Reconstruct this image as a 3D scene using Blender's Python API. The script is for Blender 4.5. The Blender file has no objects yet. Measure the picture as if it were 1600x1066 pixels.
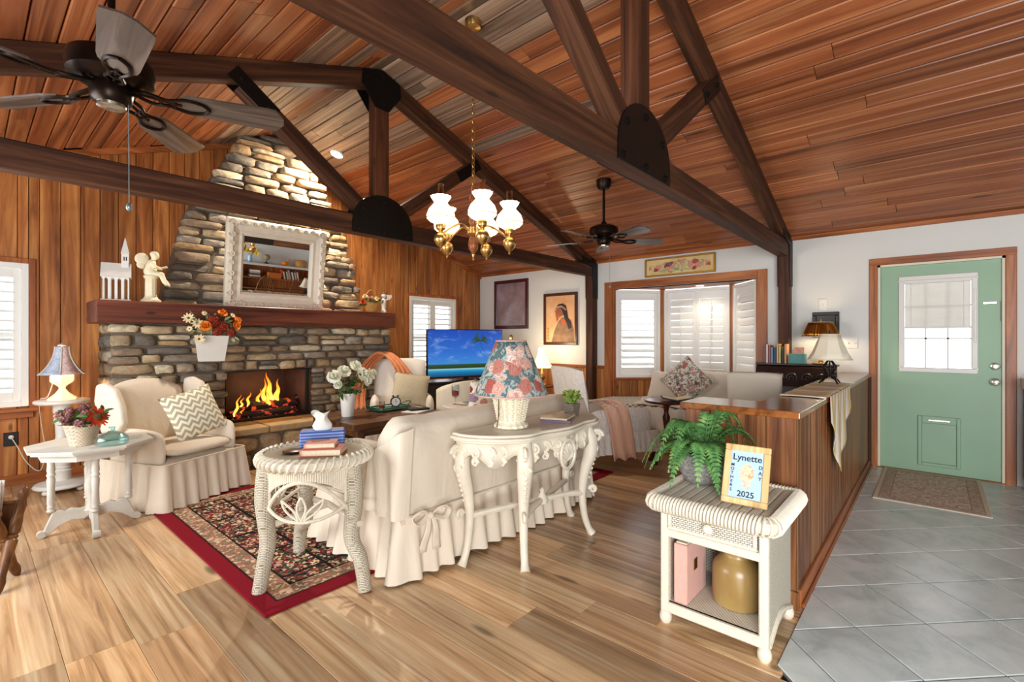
import bpy, bmesh, math, random
from mathutils import Vector, Matrix
random.seed(7)
R = math.radians
SC = bpy.context.scene
COL = SC.collection

# ------------------------------------------------------------------ camera
cam = bpy.data.cameras.new('camera')
cam.sensor_width = 36.0
cam.lens = 36.0 * 751.0 / 1600.0
cam.shift_y = -4.0 / 1600.0
cam.clip_start = 0.05
cam_o = bpy.data.objects.new('camera', cam)
COL.objects.link(cam_o)
cam_o.location = (0, 0, 1.29)
cam_o.rotation_euler = (R(90), 0, R(41.3 - 90))
SC.camera = cam_o

# ------------------------------------------------------------------ world, lights, exposure
SC.view_settings.view_transform = 'Standard'
SC.view_settings.look = 'None'
SC.view_settings.gamma = 1.0
SC.view_settings.use_curve_mapping = False
SC.view_settings.exposure = 0.44
SC.cycles.use_denoising = True
SC.cycles.max_bounces = 8
SC.cycles.diffuse_bounces = 5
SC.cycles.sample_clamp_indirect = 6.0
SC.cycles.caustics_reflective = False
SC.cycles.caustics_refractive = False
world = bpy.data.worlds.new('sky')
SC.world = world
world.use_nodes = True
bg = world.node_tree.nodes['Background']
bg.inputs['Color'].default_value = (0.93, 0.96, 1.0, 1)      # even bright overcast
bg.inputs['Strength'].default_value = 2.6

def area(name, loc, target, sx, sy, power, color=(1, 1, 1)):
    l = bpy.data.lights.new(name, 'AREA')
    l.shape = 'RECTANGLE'; l.size = sx; l.size_y = sy; l.energy = power; l.color = color
    o = bpy.data.objects.new(name, l); COL.objects.link(o)
    o.location = loc
    o.rotation_euler = (Vector(target) - Vector(loc)).to_track_quat('-Z', 'Y').to_euler()
    return o
# daylight from the openings in the side wall to the left of the picture: the wing chair, the aqua bottle and the
# floor before them are lit cool from there, and the bright wedge over tiles and door points back to a glazed door there
area('window_left_offscreen', (-1.175, 3.5, 1.35), (5.0, 3.5, 1.35), 2.0, 1.4, 78, (0.93, 0.965, 1.0))
area('glazed_door_left_offscreen', (-1.175, -1.4, 1.08), (5.0, -1.4, 1.08), 2.2, 2.0, 215, (0.93, 0.965, 1.0))

# ------------------------------------------------------------------ mesh helpers
class MB:
    def __init__(s): s.v = []; s.f = []
    def add(s, vs, fs):
        n = len(s.v); s.v += [tuple(p) for p in vs]; s.f += [tuple(i + n for i in f) for f in fs]; return s
    def merge(s, o, M=None):
        return s.add([(M @ Vector(p)) for p in o.v] if M else o.v, o.f)
    def box(s, x0, y0, z0, x1, y1, z1, b=0.0):
        if b <= 0:
            return s.add([(x0,y0,z0),(x1,y0,z0),(x1,y1,z0),(x0,y1,z0),(x0,y0,z1),(x1,y0,z1),(x1,y1,z1),(x0,y1,z1)],
                [(3,2,1,0),(4,5,6,7),(0,1,5,4),(1,2,6,5),(2,3,7,6),(3,0,4,7)])
        c = Vector(((x0+x1)/2,(y0+y1)/2,(z0+z1)/2)); h = ((x1-x0)/2,(y1-y0)/2,(z1-z0)/2)
        b = min(b, 0.9*min(h)); idx = {}; vs = []
        for sx in (-1,1):
            for sy in (-1,1):
                for sz in (-1,1):
                    sg = (sx,sy,sz)
                    for a in range(3):
                        p = [sg[k]*(h[k] if k == a else h[k]-b) for k in range(3)]
                        idx[(sg,a)] = len(vs); vs.append(c + Vector(p))
        fs = []
        for a in range(3):
            o = [k for k in range(3) if k != a]
            for sa in (-1,1):
                q = []
                for su, sv in ((-1,-1),(1,-1),(1,1),(-1,1)):
                    sg = [0,0,0]; sg[a] = sa; sg[o[0]] = su; sg[o[1]] = sv; q.append(idx[(tuple(sg),a)])
                fs.append(tuple(q))
        for a in range(3):
            o = [k for k in range(3) if k != a]
            for su in (-1,1):
                for sv in (-1,1):
                    def k(sa, ax):
                        sg = [0,0,0]; sg[a] = sa; sg[o[0]] = su; sg[o[1]] = sv; return idx[(tuple(sg),ax)]
                    fs.append((k(-1,o[0]),k(1,o[0]),k(1,o[1]),k(-1,o[1])))
        for sx in (-1,1):
            for sy in (-1,1):
                for sz in (-1,1): fs.append(tuple(idx[((sx,sy,sz),a)] for a in range(3)))
        return s.add(vs, fs)
    def lathe(s, prof, n=16, c=(0,0,0), sx=1.0, sy=1.0, ripple=0.0, rn=0, caps=True):
        vs = []; fs = []
        for r, z in prof:
            for k in range(n):
                a = 2*math.pi*k/n
                q = r*(1 + (ripple*math.cos(rn*a) if rn else 0))
                vs.append((c[0]+q*math.cos(a)*sx, c[1]+q*math.sin(a)*sy, c[2]+z))
        for i in range(len(prof)-1):
            for k in range(n):
                k2 = (k+1) % n
                fs.append((i*n+k, i*n+k2, (i+1)*n+k2, (i+1)*n+k))
        if caps:
            fs.append(tuple(reversed(range(n)))); fs.append(tuple((len(prof)-1)*n+k for k in range(n)))
        return s.add(vs, fs)
    def tube(s, path, r=0.01, n=8, caps=True, flat=1.0):
        P = [Vector(p) for p in path]; m = len(P)
        rs = r if isinstance(r, (list, tuple)) else [r]*m
        vs = []; fs = []; prev = None
        for i in range(m):
            t = (P[min(i+1,m-1)] - P[max(i-1,0)])
            if t.length < 1e-9: t = Vector((0,0,1))
            t.normalize()
            if prev is None:
                u = Vector((0,0,1)) if abs(t.z) < 0.9 else Vector((1,0,0))
            else: u = prev
            u = (u - t*u.dot(t))
            if u.length < 1e-6: u = t.orthogonal()
            u.normalize(); w = t.cross(u); prev = u
            for k in range(n):
                a = 2*math.pi*k/n
                vs.append(P[i] + u*(rs[i]*math.cos(a)*flat) + w*(rs[i]*math.sin(a)))
        for i in range(m-1):
            for k in range(n):
                k2 = (k+1) % n; fs.append((i*n+k, i*n+k2, (i+1)*n+k2, (i+1)*n+k))
        if caps:
            fs.append(tuple(reversed(range(n)))); fs.append(tuple((m-1)*n+k for k in range(n)))
        return s.add(vs, fs)
    def prism(s, poly, d0, d1, plane='xz'):
        def P(a, b, d): return {'xz': (a,d,b), 'xy': (a,b,d), 'yz': (d,a,b)}[plane]
        n = len(poly)
        vs = [P(a,b,d0) for a,b in poly] + [P(a,b,d1) for a,b in poly]
        fs = [tuple(range(n)), tuple(reversed(range(n,2*n)))]
        fs += [(k,k+n,(k+1)%n+n,(k+1)%n) for k in range(n)]
        return s.add(vs, fs)
    def grid(s, fn, nu, nv, cu=False, cv=False):
        vs = [fn(i/(nu if cu else nu-1), j/(nv if cv else nv-1)) for i in range(nu) for j in range(nv)]
        fs = []
        for i in range(nu if cu else nu-1):
            for j in range(nv if cv else nv-1):
                a = i*nv+j; b = ((i+1)%nu)*nv+j; c_ = ((i+1)%nu)*nv+(j+1)%nv; d_ = i*nv+(j+1)%nv
                fs.append((a,b,c_,d_))
        return s.add(vs, fs)
    def ball(s, c, r, n=10, m=6, sx=1, sy=1, sz=1):
        prof = [(max(1e-4, r*math.sin(math.pi*i/m)), -r*math.cos(math.pi*i/m)*sz) for i in range(m+1)]
        return s.lathe(prof, n, c, sx, sy)
    def xf(s, M):
        s.v = [tuple(M @ Vector(p)) for p in s.v]; return s
    def build(s, name, mat=None, parent=None, smooth=True, loc=None, rot=None, solid=0.0, sub=0, ang=38, recalc=True):
        me = bpy.data.meshes.new(name); me.from_pydata(s.v, [], s.f)
        if recalc:
            b = bmesh.new(); b.from_mesh(me)
            bmesh.ops.remove_doubles(b, verts=b.verts, dist=1e-5)
            bmesh.ops.recalc_face_normals(b, faces=b.faces); b.to_mesh(me); b.free()
        if smooth:
            me.polygons.foreach_set('use_smooth', [True]*len(me.polygons)); me.set_sharp_from_angle(angle=R(ang))
        me.update()
        o = bpy.data.objects.new(name, me); COL.objects.link(o)
        if mat: me.materials.append(mat)
        if parent: o.parent = parent
        if loc is not None: o.location = loc
        if rot is not None: o.rotation_euler = rot
        if solid:
            m = o.modifiers.new('thick', 'SOLIDIFY'); m.thickness = solid; m.offset = 0
        if sub:
            m = o.modifiers.new('sub', 'SUBSURF'); m.levels = sub; m.render_levels = sub
        return o
def T(x=0, y=0, z=0, rz=0, rx=0, ry=0, s=1):
    return Matrix.Translation((x,y,z)) @ Matrix.Rotation(rz,4,'Z') @ Matrix.Rotation(ry,4,'Y') @ Matrix.Rotation(rx,4,'X') @ Matrix.Scale(s,4)
def thing(name, label, cat, loc=(0,0,0), rz=0, group=None):
    o = bpy.data.objects.new(name, None); COL.objects.link(o); o.empty_display_size = 0.1
    o.location = loc; o.rotation_euler = (0,0,rz); o['label'] = label; o['category'] = cat
    if group: o['group'] = group
    return o
def tag(o, label, cat, group=None):
    o['label'] = label; o['category'] = cat
    if group: o['group'] = group
    return o
def struct(name, label, loc=(0,0,0)):
    o = bpy.data.objects.new(name, None); COL.objects.link(o); o.location = loc
    o['kind'] = 'structure'; o['label'] = label; return o
def tagst(o, label): o['kind'] = 'structure'; o['label'] = label; return o
def inst(src, name, parent, loc, rot=(0,0,0), scale=(1,1,1)):
    o = bpy.data.objects.new(name, src.data if hasattr(src,'data') else src); COL.objects.link(o)
    o.parent = parent; o.location = loc; o.rotation_euler = rot; o.scale = scale; return o
def copy_tree(o, parent=None):
    c = o.copy(); COL.objects.link(c); c.parent = parent
    for ch in list(o.children): copy_tree(ch, c)
    return c
def bez(p0, p1, p2, p3, n=12):
    out = []
    for i in range(n+1):
        t = i/n; a = 1-t
        out.append(tuple(a**3*p0[k]+3*a*a*t*p1[k]+3*a*t*t*p2[k]+t**3*p3[k] for k in range(len(p0))))
    return out
def spline(pts, n=6):
    P = [Vector(p) for p in pts]; out = []
    for i in range(len(P)-1):
        a = P[max(i-1,0)]; b = P[i]; c = P[i+1]; d = P[min(i+2,len(P)-1)]
        for k in range(n):
            t = k/n
            out.append(0.5*((2*b)+(c-a)*t+(2*a-5*b+4*c-d)*t*t+(-a+3*b-3*c+d)*t**3))
    out.append(P[-1]); return out

# ------------------------------------------------------------------ materials
def lin(h):
    h = h.lstrip('#'); c = [int(h[i:i+2],16)/255 for i in (0,2,4)]
    return tuple(x/12.92 if x <= 0.04045 else ((x+0.055)/1.055)**2.4 for x in c) + (1,)
class NT:
    def __init__(s, name, rough=0.5, metal=0.0, spec=None):
        s.m = bpy.data.materials.new(name); s.m.use_nodes = True; s.t = s.m.node_tree
        s.p = s.t.nodes['Principled BSDF']; s.p.inputs['Roughness'].default_value = rough; s.p.inputs['Metallic'].default_value = metal
        if spec is not None: s.p.inputs['Specular IOR Level'].default_value = spec
    def n(s, typ, **kw):
        o = s.t.nodes.new(typ)
        for k, v in kw.items():
            if k in o.inputs: o.inputs[k].default_value = v
            else: setattr(o, k, v)
        return o
    def l(s, a, b): s.t.links.new(a, b); return s
    def coords(s, scale=(1,1,1), rnd=0.0, kind='Object', rot=(0,0,0)):
        tc = s.n('ShaderNodeTexCoord'); mp = s.n('ShaderNodeMapping'); mp.inputs['Scale'].default_value = scale; mp.inputs['Rotation'].default_value = rot
        src = tc.outputs[kind]
        if rnd:
            oi = s.n('ShaderNodeObjectInfo'); mu = s.n('ShaderNodeMath', operation='MULTIPLY'); mu.inputs[1].default_value = rnd
            s.l(oi.outputs['Random'], mu.inputs[0]); ad = s.n('ShaderNodeVectorMath', operation='ADD')
            s.l(src, ad.inputs[0]); s.l(mu.outputs[0], ad.inputs[1]); src = ad.outputs[0]
        s.l(src, mp.inputs['Vector']); return mp.outputs['Vector']
    def ramp(s, fac, stops, interp='LINEAR'):
        r = s.n('ShaderNodeValToRGB'); r.color_ramp.interpolation = interp; e = r.color_ramp.elements
        while len(e) < len(stops): e.new(0.5)
        for i, (p, c) in enumerate(stops): e[i].position = p; e[i].color = c if len(c) == 4 else lin(c)
        if fac is not None: s.l(fac, r.inputs['Fac'])
        return r.outputs['Color']
    def noise(s, vec, scale=5, detail=4, rough=0.55, dist=0.0):
        o = s.n('ShaderNodeTexNoise', Scale=scale, Detail=detail, Roughness=rough, Distortion=dist); s.l(vec, o.inputs['Vector']); return o.outputs['Fac']
    def mix(s, fac, a, b, mode='MIX'):
        o = s.n('ShaderNodeMix', data_type='RGBA', blend_type=mode)
        if isinstance(fac, (int,float)): o.inputs[0].default_value = fac
        else: s.l(fac, o.inputs[0])
        for v, i in ((a,6),(b,7)):
            if isinstance(v, (tuple,list)): o.inputs[i].default_value = v
            elif isinstance(v, str): o.inputs[i].default_value = lin(v)
            else: s.l(v, o.inputs[i])
        return o.outputs[2]
    def bump(s, h, strength=0.2, dist=0.01):
        b = s.n('ShaderNodeBump', Strength=strength, Distance=dist); s.l(h, b.inputs['Height']); s.l(b.outputs['Normal'], s.p.inputs['Normal']); return s
    def base(s, c):
        if isinstance(c, str): s.p.inputs['Base Color'].default_value = lin(c)
        elif isinstance(c, tuple): s.p.inputs['Base Color'].default_value = c
        else: s.l(c, s.p.inputs['Base Color'])
        return s
    def emit(s, c, k):
        if isinstance(c, str): s.p.inputs['Emission Color'].default_value = lin(c)
        else: s.l(c, s.p.inputs['Emission Color'])
        s.p.inputs['Emission Strength'].default_value = k; return s
def plain(name, c, rough=0.5, metal=0.0, spec=None, var=0.0, scale=8, bump=0.0, bscale=60):
    t = NT(name, rough, metal, spec)
    if var:
        v = t.coords((1,1,1), 3.0); f = t.noise(v, scale, 5)
        a = lin(c); d = tuple(x*(1-var) for x in a[:3])+(1,); u = tuple(min(1,x*(1+var*0.5)) for x in a[:3])+(1,)
        t.base(t.ramp(f, [(0.3,d),(0.7,u)]))
    else: t.base(c)
    if bump: t.bump(t.noise(t.coords((1,1,1)), bscale, 3), bump, 0.004)
    return t.m
def wood(name, dark, mid, light, axis='x', rough=0.45, across=16.0, along=0.9, rnd=40.0, knots=True, bump=0.12, vary=0.45, saw=False, spec=0.4, kn_size=1.0):
    """stained timber: long streaks along one axis, knots, and each board its own tone"""
    t = NT(name, rough, 0, spec)
    k = 'xyz'.index(axis); sc = [across]*3; sc[k] = along
    v = t.coords(tuple(sc), rnd)
    f1 = t.noise(v, 1.0, 6, 0.6, 1.2)
    col = t.ramp(f1, [(0.3,dark),(0.48,mid),(0.68,light)])
    v2 = t.coords(tuple(2.2 if i != k else 0.7 for i in range(3)), rnd)
    f2 = t.noise(v2, 1.3, 4, 0.6, 0.5)
    col = t.mix(0.8, col, t.ramp(f2, [(0.3,(0.62,0.6,0.6,1)),(0.7,(1.15,1.12,1.1,1))]), 'MULTIPLY')
    oi = t.n('ShaderNodeObjectInfo')
    col = t.mix(vary, col, t.ramp(oi.outputs['Random'], [(0,(0.48,0.46,0.47,1)),(0.2,(0.78,0.82,0.86,1)),(0.4,(1.05,0.95,0.9,1)),(0.6,(0.9,0.95,1.0,1)),(0.8,(1.15,1.1,1.05,1)),(1,(1.38,1.3,1.22,1))]), 'MULTIPLY')
    if knots:
        v3 = t.coords(tuple(7.0 if i != k else 2.6 for i in range(3)), rnd)
        vo = t.n('ShaderNodeTexVoronoi', Scale=0.75); t.l(v3, vo.inputs['Vector'])
        kn = t.ramp(vo.outputs['Distance'], [(0.0,(0.9,0.9,0.9,1)),(0.05*kn_size,(0.7,0.7,0.7,1)),(0.10*kn_size,(0,0,0,1))])
        col = t.mix(kn, col, tuple(x*0.35 for x in lin(dark)[:3])+(1,))
    t.base(col); t.bump(f1, bump, 0.004)
    return t.m
M = {}
M['ceil'] = wood('ceiling_pine', '#6b3b26', '#9c5a36', '#c08052', 'y', 0.36, 14, 0.7, 60, True, 0.08, 0.5, spec=0.45)
M['ceilgrey'] = wood('grey_ceiling_pine', '#584336', '#8a705c', '#b59c84', 'y', 0.4, 14, 0.7, 60, True, 0.08, 0.5, spec=0.4)  # greyer version of the ceiling boards, picked more often towards the ridge
M['wallboard'] = wood('wall_pine', '#7a4522', '#ab6a36', '#cf9150', 'z', 0.42, 13, 0.8, 60, True, 0.08, 0.5)
M['trimwood'] = wood('trim_cedar', '#7a3f1c', '#a9602e', '#c07c42', 'y', 0.4, 14, 0.8, 20, False, 0.08, 0.2)
M['trimwoodx'] = wood('trim_cedar_cross', '#6e3a1e', '#9c582c', '#b77440', 'x', 0.4, 14, 0.8, 20, False, 0.08, 0.2)
M['trimwoodz'] = wood('trim_cedar_upright', '#7a3f1c', '#a9602e', '#c07c42', 'z', 0.4, 14, 0.8, 20, False, 0.08, 0.2)
M['beam'] = wood('beam_timber', '#26150d', '#442615', '#633e27', 'x', 0.6, 15, 0.8, 20, True, 0.35, 0.15, spec=0.3)
M['beamz'] = wood('beam_timber_upright', '#26150d', '#4c2a18', '#6c3f26', 'z', 0.6, 15, 0.8, 20, True, 0.3, 0.15, spec=0.3)
M['floor'] = wood('oak_plank', '#8d6b4a', '#c9a276', '#e4cba2', 'y', 0.3, 20, 1.0, 60, True, 0.06, 0.62, spec=0.5, kn_size=1.3)
M['halfboard'] = wood('half_wall_pine', '#4a2814', '#7d4c2a', '#a97647', 'z', 0.4, 18, 0.8, 60, True, 0.1, 0.45)
M['counter'] = wood('counter_pine', '#4f2a14', '#8a5228', '#a56a38', 'x', 0.16, 12, 0.8, 20, True, 0.02, 0.2, spec=0.6)
M['darkwood'] = wood('mahogany', '#2a120c', '#4c2116', '#6b3322', 'x', 0.25, 14, 0.8, 20, False, 0.04, 0.2, spec=0.5)
M['ebony'] = plain('ebonised_wood', '#1c1412', 0.35, 0, 0.5, 0.3, 9)
M['tabletop'] = wood('rustic_walnut', '#2e1c12', '#5b3a22', '#7c5636', 'x', 0.35, 12, 0.8, 20, True, 0.08, 0.2)
M['brownchair'] = wood('maple_turned', '#4a2a14', '#7a4e2a', '#94673a', 'z', 0.35, 14, 0.8, 20, False, 0.05, 0.2)
M['wall'] = plain('wall_paint', '#dcdbd5', 0.75, 0, 0.3, 0.03, 2, 0.08, 90)
M['grout'] = plain('grout', '#6f6d66', 0.9)
M['gap'] = plain('board_joint', '#1a0f0a', 0.9)
M['white'] = plain('white_paint', '#dfdcd4', 0.4, 0, 0.5, 0.04, 4)
M['shutter'] = plain('shutter_white', '#eeede8', 0.4, 0, 0.5)
M['antique'] = plain('antique_white', '#e4dac6', 0.45, 0, 0.5, 0.07, 14, 0.06, 40)
M['iron'] = plain('black_iron', '#17120f', 0.5, 0.6, None, 0.2, 12, 0.1, 80)
M['bronze'] = plain('bronze', '#2a1d16', 0.35, 0.8)
M['brass'] = plain('brass', '#d2ac6c', 0.32, 1.0)
M['chrome'] = plain('satin_nickel', '#c9c4ba', 0.25, 1.0)
M['door'] = plain('door_green', '#93b394', 0.45, 0, 0.4, 0.04, 3)
M['black'] = plain('black_plastic', '#0d0d0e', 0.4)
M['blackcloth'] = plain('black_leather', '#141214', 0.5)
def tile_mat():
    t = NT('stone_tile', 0.28, 0, 0.5); v = t.coords((1,1,1), 30); f = t.noise(v, 5, 8, 0.65, 0.6)
    oi = t.n('ShaderNodeObjectInfo')
    c = t.ramp(f, [(0.25,'#aab3b1'),(0.5,'#cfd5d3'),(0.75,'#e2e5e2')])
    t.base(t.mix(0.3, c, t.ramp(oi.outputs['Random'], [(0,(0.85,0.86,0.88,1)),(1,(1.08,1.08,1.06,1))]), 'MULTIPLY')); t.bump(f, 0.08, 0.004); return t.m
M['tile'] = tile_mat()
def glass_mat(name, c='#ffffff', rough=0.0, ior=1.45):
    t = NT(name, rough); t.base(c); t.p.inputs['Transmission Weight'].default_value = 1.0; t.p.inputs['IOR'].default_value = ior; return t.m
def pane_mat():
    """window glass: mostly clear with a faint mirror film"""
    t = NT('window_glass'); n = t.t.nodes; tr = n.new('ShaderNodeBsdfTransparent'); gl = n.new('ShaderNodeBsdfGlossy'); gl.inputs['Roughness'].default_value = 0.02
    fr = n.new('ShaderNodeFresnel'); fr.inputs['IOR'].default_value = 1.35; mx = n.new('ShaderNodeMixShader')
    t.l(fr.outputs[0], mx.inputs[0]); t.l(tr.outputs[0], mx.inputs[1]); t.l(gl.outputs[0], mx.inputs[2])
    t.l(mx.outputs[0], n['Material Output'].inputs['Surface']); return t.m
M['pane'] = pane_mat()
def thin_glass(name, tint):
    t = NT(name); n = t.t.nodes; tr = n.new('ShaderNodeBsdfTransparent'); tr.inputs['Color'].default_value = lin(tint); gl = n.new('ShaderNodeBsdfGlossy'); gl.inputs['Roughness'].default_value = 0.04
    lw = n.new('ShaderNodeLayerWeight'); lw.inputs['Blend'].default_value = 0.25; mx = n.new('ShaderNodeMixShader'); t.l(lw.outputs['Facing'], mx.inputs[0]); t.l(tr.outputs[0], mx.inputs[1]); t.l(gl.outputs[0], mx.inputs[2])
    t.l(mx.outputs[0], n['Material Output'].inputs['Surface']); return t.m
# ================================================================== THE ROOM
XW, YF, ZE, RX, RZ = 6.05, 6.07, 2.40, 2.43, 3.67
SL = (RZ-ZE)/(XW-RX); AL = math.atan(SL); XL = 2*RX-XW
def ceil_z(x): return RZ - SL*abs(x-RX)
def clip_poly(poly, a, b, c):
    """keep the part of a polygon where a*x+b*y<=c"""
    out = []
    for i in range(len(poly)):
        p, q = poly[i], poly[(i+1) % len(poly)]
        dp, dq = a*p[0]+b*p[1]-c, a*q[0]+b*q[1]-c
        if dp <= 0: out.append(p)
        if (dp < 0 < dq) or (dq < 0 < dp):
            t = dp/(dp-dq); out.append((p[0]+t*(q[0]-p[0]), p[1]+t*(q[1]-p[1])))
    return out

# ---- floors
fl = tagst(MB().box(XL-0.1,-3.4,-0.12,XW+0.9,YF+0.1,-0.014).build('floor', M['gap'], smooth=False), 'oak plank floor of the living room')
PW = 0.2225
def plank_mesh(name, w, t, c, mat, up=True, gap=0.0008):
    h = w/2-gap; m = MB()
    if up: poly = [(-h,-t),(h,-t),(h,-c),(h-c,0),(-h+c,0),(-h,-c)]
    else: poly = [(-h,t),(h,t),(h,c),(h-c,0),(-h+c,0),(-h,c)]
    m.prism([(a,b) for a,b in poly], 0.0, 1.0, 'xz')
    o = m.build(name, mat, smooth=False); me = o.data; bpy.data.objects.remove(o); return me
pm = plank_mesh('floor_plank', PW, 0.013, 0.0012, M['floor'])
rf = random.Random(11)
k0 = -4
for k in range(k0, 25):
    xc = 0.483 + PW*(k+0.5) - PW
    if xc > XW+0.0: continue
    ylow = 0.44 if xc > 2.15 else max(0.0, xc-1.95)
    y = ylow - rf.random()*0.9 if xc < 2.15 else ylow
    first = True
    while y < YF:
        L = 1.52 if not (first and xc > 2.15) else 0.4+1.1*rf.random()
        first = False
        y1 = min(y+L-0.0012, YF)
        if y1-y > 0.05: inst(pm, 'plank', fl, (xc, y, 0), (0,0,0), (1, y1-y, 1)) if hasattr(pm,'data') else None
        if not hasattr(pm,'data'):
            o = bpy.data.objects.new('plank', pm); COL.objects.link(o); o.parent = fl; o.location = (xc,y,0); o.scale = (1, max(0.05,y1-y), 1)
        y += L
tl = tagst(MB().box(1.2,-3.4,-0.013,XW,0.46,-0.0005).build('floor_tiled', M['grout'], smooth=False), 'grey stone tile floor laid diagonally by the entrance door')
tv = clip_poly([(1.2,-3.3),(XW,-3.3),(XW,0.467),(1.2,0.467)], -1, 1, -1.65)
tl.data.clear_geometry(); b_ = MB().prism(tv, -0.013, 0.0012, 'xy'); tl.data.from_pydata(b_.v, [], b_.f); tl.data.materials.append(M['grout']) if not tl.data.materials else None
hd = 0.2415
for i in range(-4, 32):
    for j in range(-14, 6):
        if (i+j) % 2: continue
        cx, cy = 2.617+hd*i*1.0, 0.027+hd*j*0.975
        if cy < -1.75: continue
        g = 0.0035; h = hd-g*1.4
        p = [(cx-h,cy),(cx,cy-h*0.975),(cx+h,cy),(cx,cy+h*0.975)]
        for a,b,c in ((-1,1,-1.652),(0,1,0.464),(1,0,XW),(0,-1,3.2)):
            if p: p = clip_poly(p, a, b, c)
        if len(p) < 3: continue
        ar = 0.5*abs(sum(p[n][0]*p[(n+1)%len(p)][1]-p[(n+1)%len(p)][0]*p[n][1] for n in range(len(p))))
        if ar < 0.004: continue
        mx = sum(q[0] for q in p)/len(p); my = sum(q[1] for q in p)/len(p)
        loc = [(q[0]-mx,q[1]-my) for q in p]
        m = MB(); n = len(loc); inn = [(a*0.985,b_*0.985) for a,b_ in loc]
        m.add([(a,b_,0) for a,b_ in loc]+[(a,b_,0.0045) for a,b_ in loc]+[(a,b_,0.006) for a,b_ in inn],
              [tuple(reversed(range(n)))]+[(q,(q+1)%n,(q+1)%n+n,q+n) for q in range(n)]+[(q+n,(q+1)%n+n,(q+1)%n+2*n,q+2*n) for q in range(n)]+[tuple(range(2*n,3*n))])
        m.build('tile', M['tile'], tl, smooth=False, loc=(mx,my,0.0))

# ---- ceiling: backing slabs and boards that run along the ridge
cb = MB(); th = 0.12
cb.add([(XL-0.3,-3.4,ceil_z(XL-0.3)+0.025),(RX,-3.4,RZ+0.025),(XW+0.3,-3.4,ceil_z(XW+0.3)+0.025),(XW+0.3,YF+0.12,ceil_z(XW+0.3)+0.025),(RX,YF+0.12,RZ+0.025),(XL-0.3,YF+0.12,ceil_z(XL-0.3)+0.025),
        (XL-0.3,-3.4,ceil_z(XL-0.3)+th),(RX,-3.4,RZ+th),(XW+0.3,-3.4,ceil_z(XW+0.3)+th),(XW+0.3,YF+0.12,ceil_z(XW+0.3)+th),(RX,YF+0.12,RZ+th),(XL-0.3,YF+0.12,ceil_z(XL-0.3)+th)],
       [(0,1,4,5),(1,2,3,4),(6,11,10,7),(7,10,9,8),(0,6,7,1),(1,7,8,2),(5,4,10,11),(4,3,9,10),(0,5,11,6),(2,8,9,3)])
ceilo = tagst(cb.build('ceiling', plain('ceiling_joint','#2c180f',0.8), smooth=False), 'vaulted ceiling of stained pine boards')
DX = 0.1305; CW = DX/math.cos(AL)
cm = plank_mesh('ceiling_plank', CW, 0.02, 0.006, M['ceil'], up=False, gap=0.004); cmg = plank_mesh('grey_ceiling_plank', CW, 0.02, 0.006, M['ceilgrey'], up=False, gap=0.004)
rc = random.Random(5)
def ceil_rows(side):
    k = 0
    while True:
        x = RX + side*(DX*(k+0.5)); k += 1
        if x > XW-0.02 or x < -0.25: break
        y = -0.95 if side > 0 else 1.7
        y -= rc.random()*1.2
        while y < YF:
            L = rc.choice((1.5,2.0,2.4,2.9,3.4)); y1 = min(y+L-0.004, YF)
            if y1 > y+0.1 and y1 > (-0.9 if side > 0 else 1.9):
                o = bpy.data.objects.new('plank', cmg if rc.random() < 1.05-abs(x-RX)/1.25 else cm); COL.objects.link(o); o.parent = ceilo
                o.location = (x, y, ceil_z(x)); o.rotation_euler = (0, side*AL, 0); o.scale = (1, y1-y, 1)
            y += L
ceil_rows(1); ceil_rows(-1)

# ---- far wall (fireplace wall): backing plus upright boards
W1 = (-0.42, 0.375, 0.69, 1.955); W2 = (4.50, 5.45, 0.66, 1.945)
def far_backing():
    m = MB(); y0, y1 = YF+0.012, YF+0.14
    xs = [XL-0.1, W1[0], W1[1], W2[0], W2[1], XW+0.1]
    for a, b, w in ((xs[0],xs[1],None),(xs[1],xs[2],W1),(xs[2],xs[3],None),(xs[3],xs[4],W2),(xs[4],xs[5],None)):
        if w is None: m.box(a,y0,0,b,y1,ZE)
        else: m.box(a,y0,0,b,y1,w[2]); m.box(a,y0,w[3],b,y1,ZE)
    m.prism([(XL-0.1,ZE),(XW+0.1,ZE),(XW+0.1,ceil_z(XW+0.1)+0.02),(RX,RZ+0.02),(XL-0.1,ceil_z(XL-0.1)+0.02)], y0, y1, 'xz')
    return m
wf = tagst(far_backing().build('wall_far', M['gap'], smooth=False), 'fireplace gable wall of upright stained pine boards')
def upright(x0, x1, z0, zt0, zt1, y, parent, mat, depth=0.018, name='board'):
    """one upright board facing -y, top may slope"""
    c = 0.005; xc = (x0+x1)/2; m = MB(); a, b = x0-xc+0.002, x1-xc-0.002
    m.add([(a,0,z0),(b,0,z0),(b,0,zt1),(a,0,zt0),(a,-depth+c,z0),(b,-depth+c,z0),(b,-depth+c,zt1),(a,-depth+c,zt0),
           (a+c,-depth,z0),(b-c,-depth,z0),(b-c,-depth,zt1),(a+c,-depth,zt0)],
          [(0,3,2,1),(0,4,7,3),(1,2,6,5),(4,8,11,7),(5,6,10,9),(8,9,10,11),(0,1,5,9,8,4),(3,7,11,10,6,2)])
    return m.build(name, mat, parent, smooth=False, loc=(xc,y,0))
bx = -0.395
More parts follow.
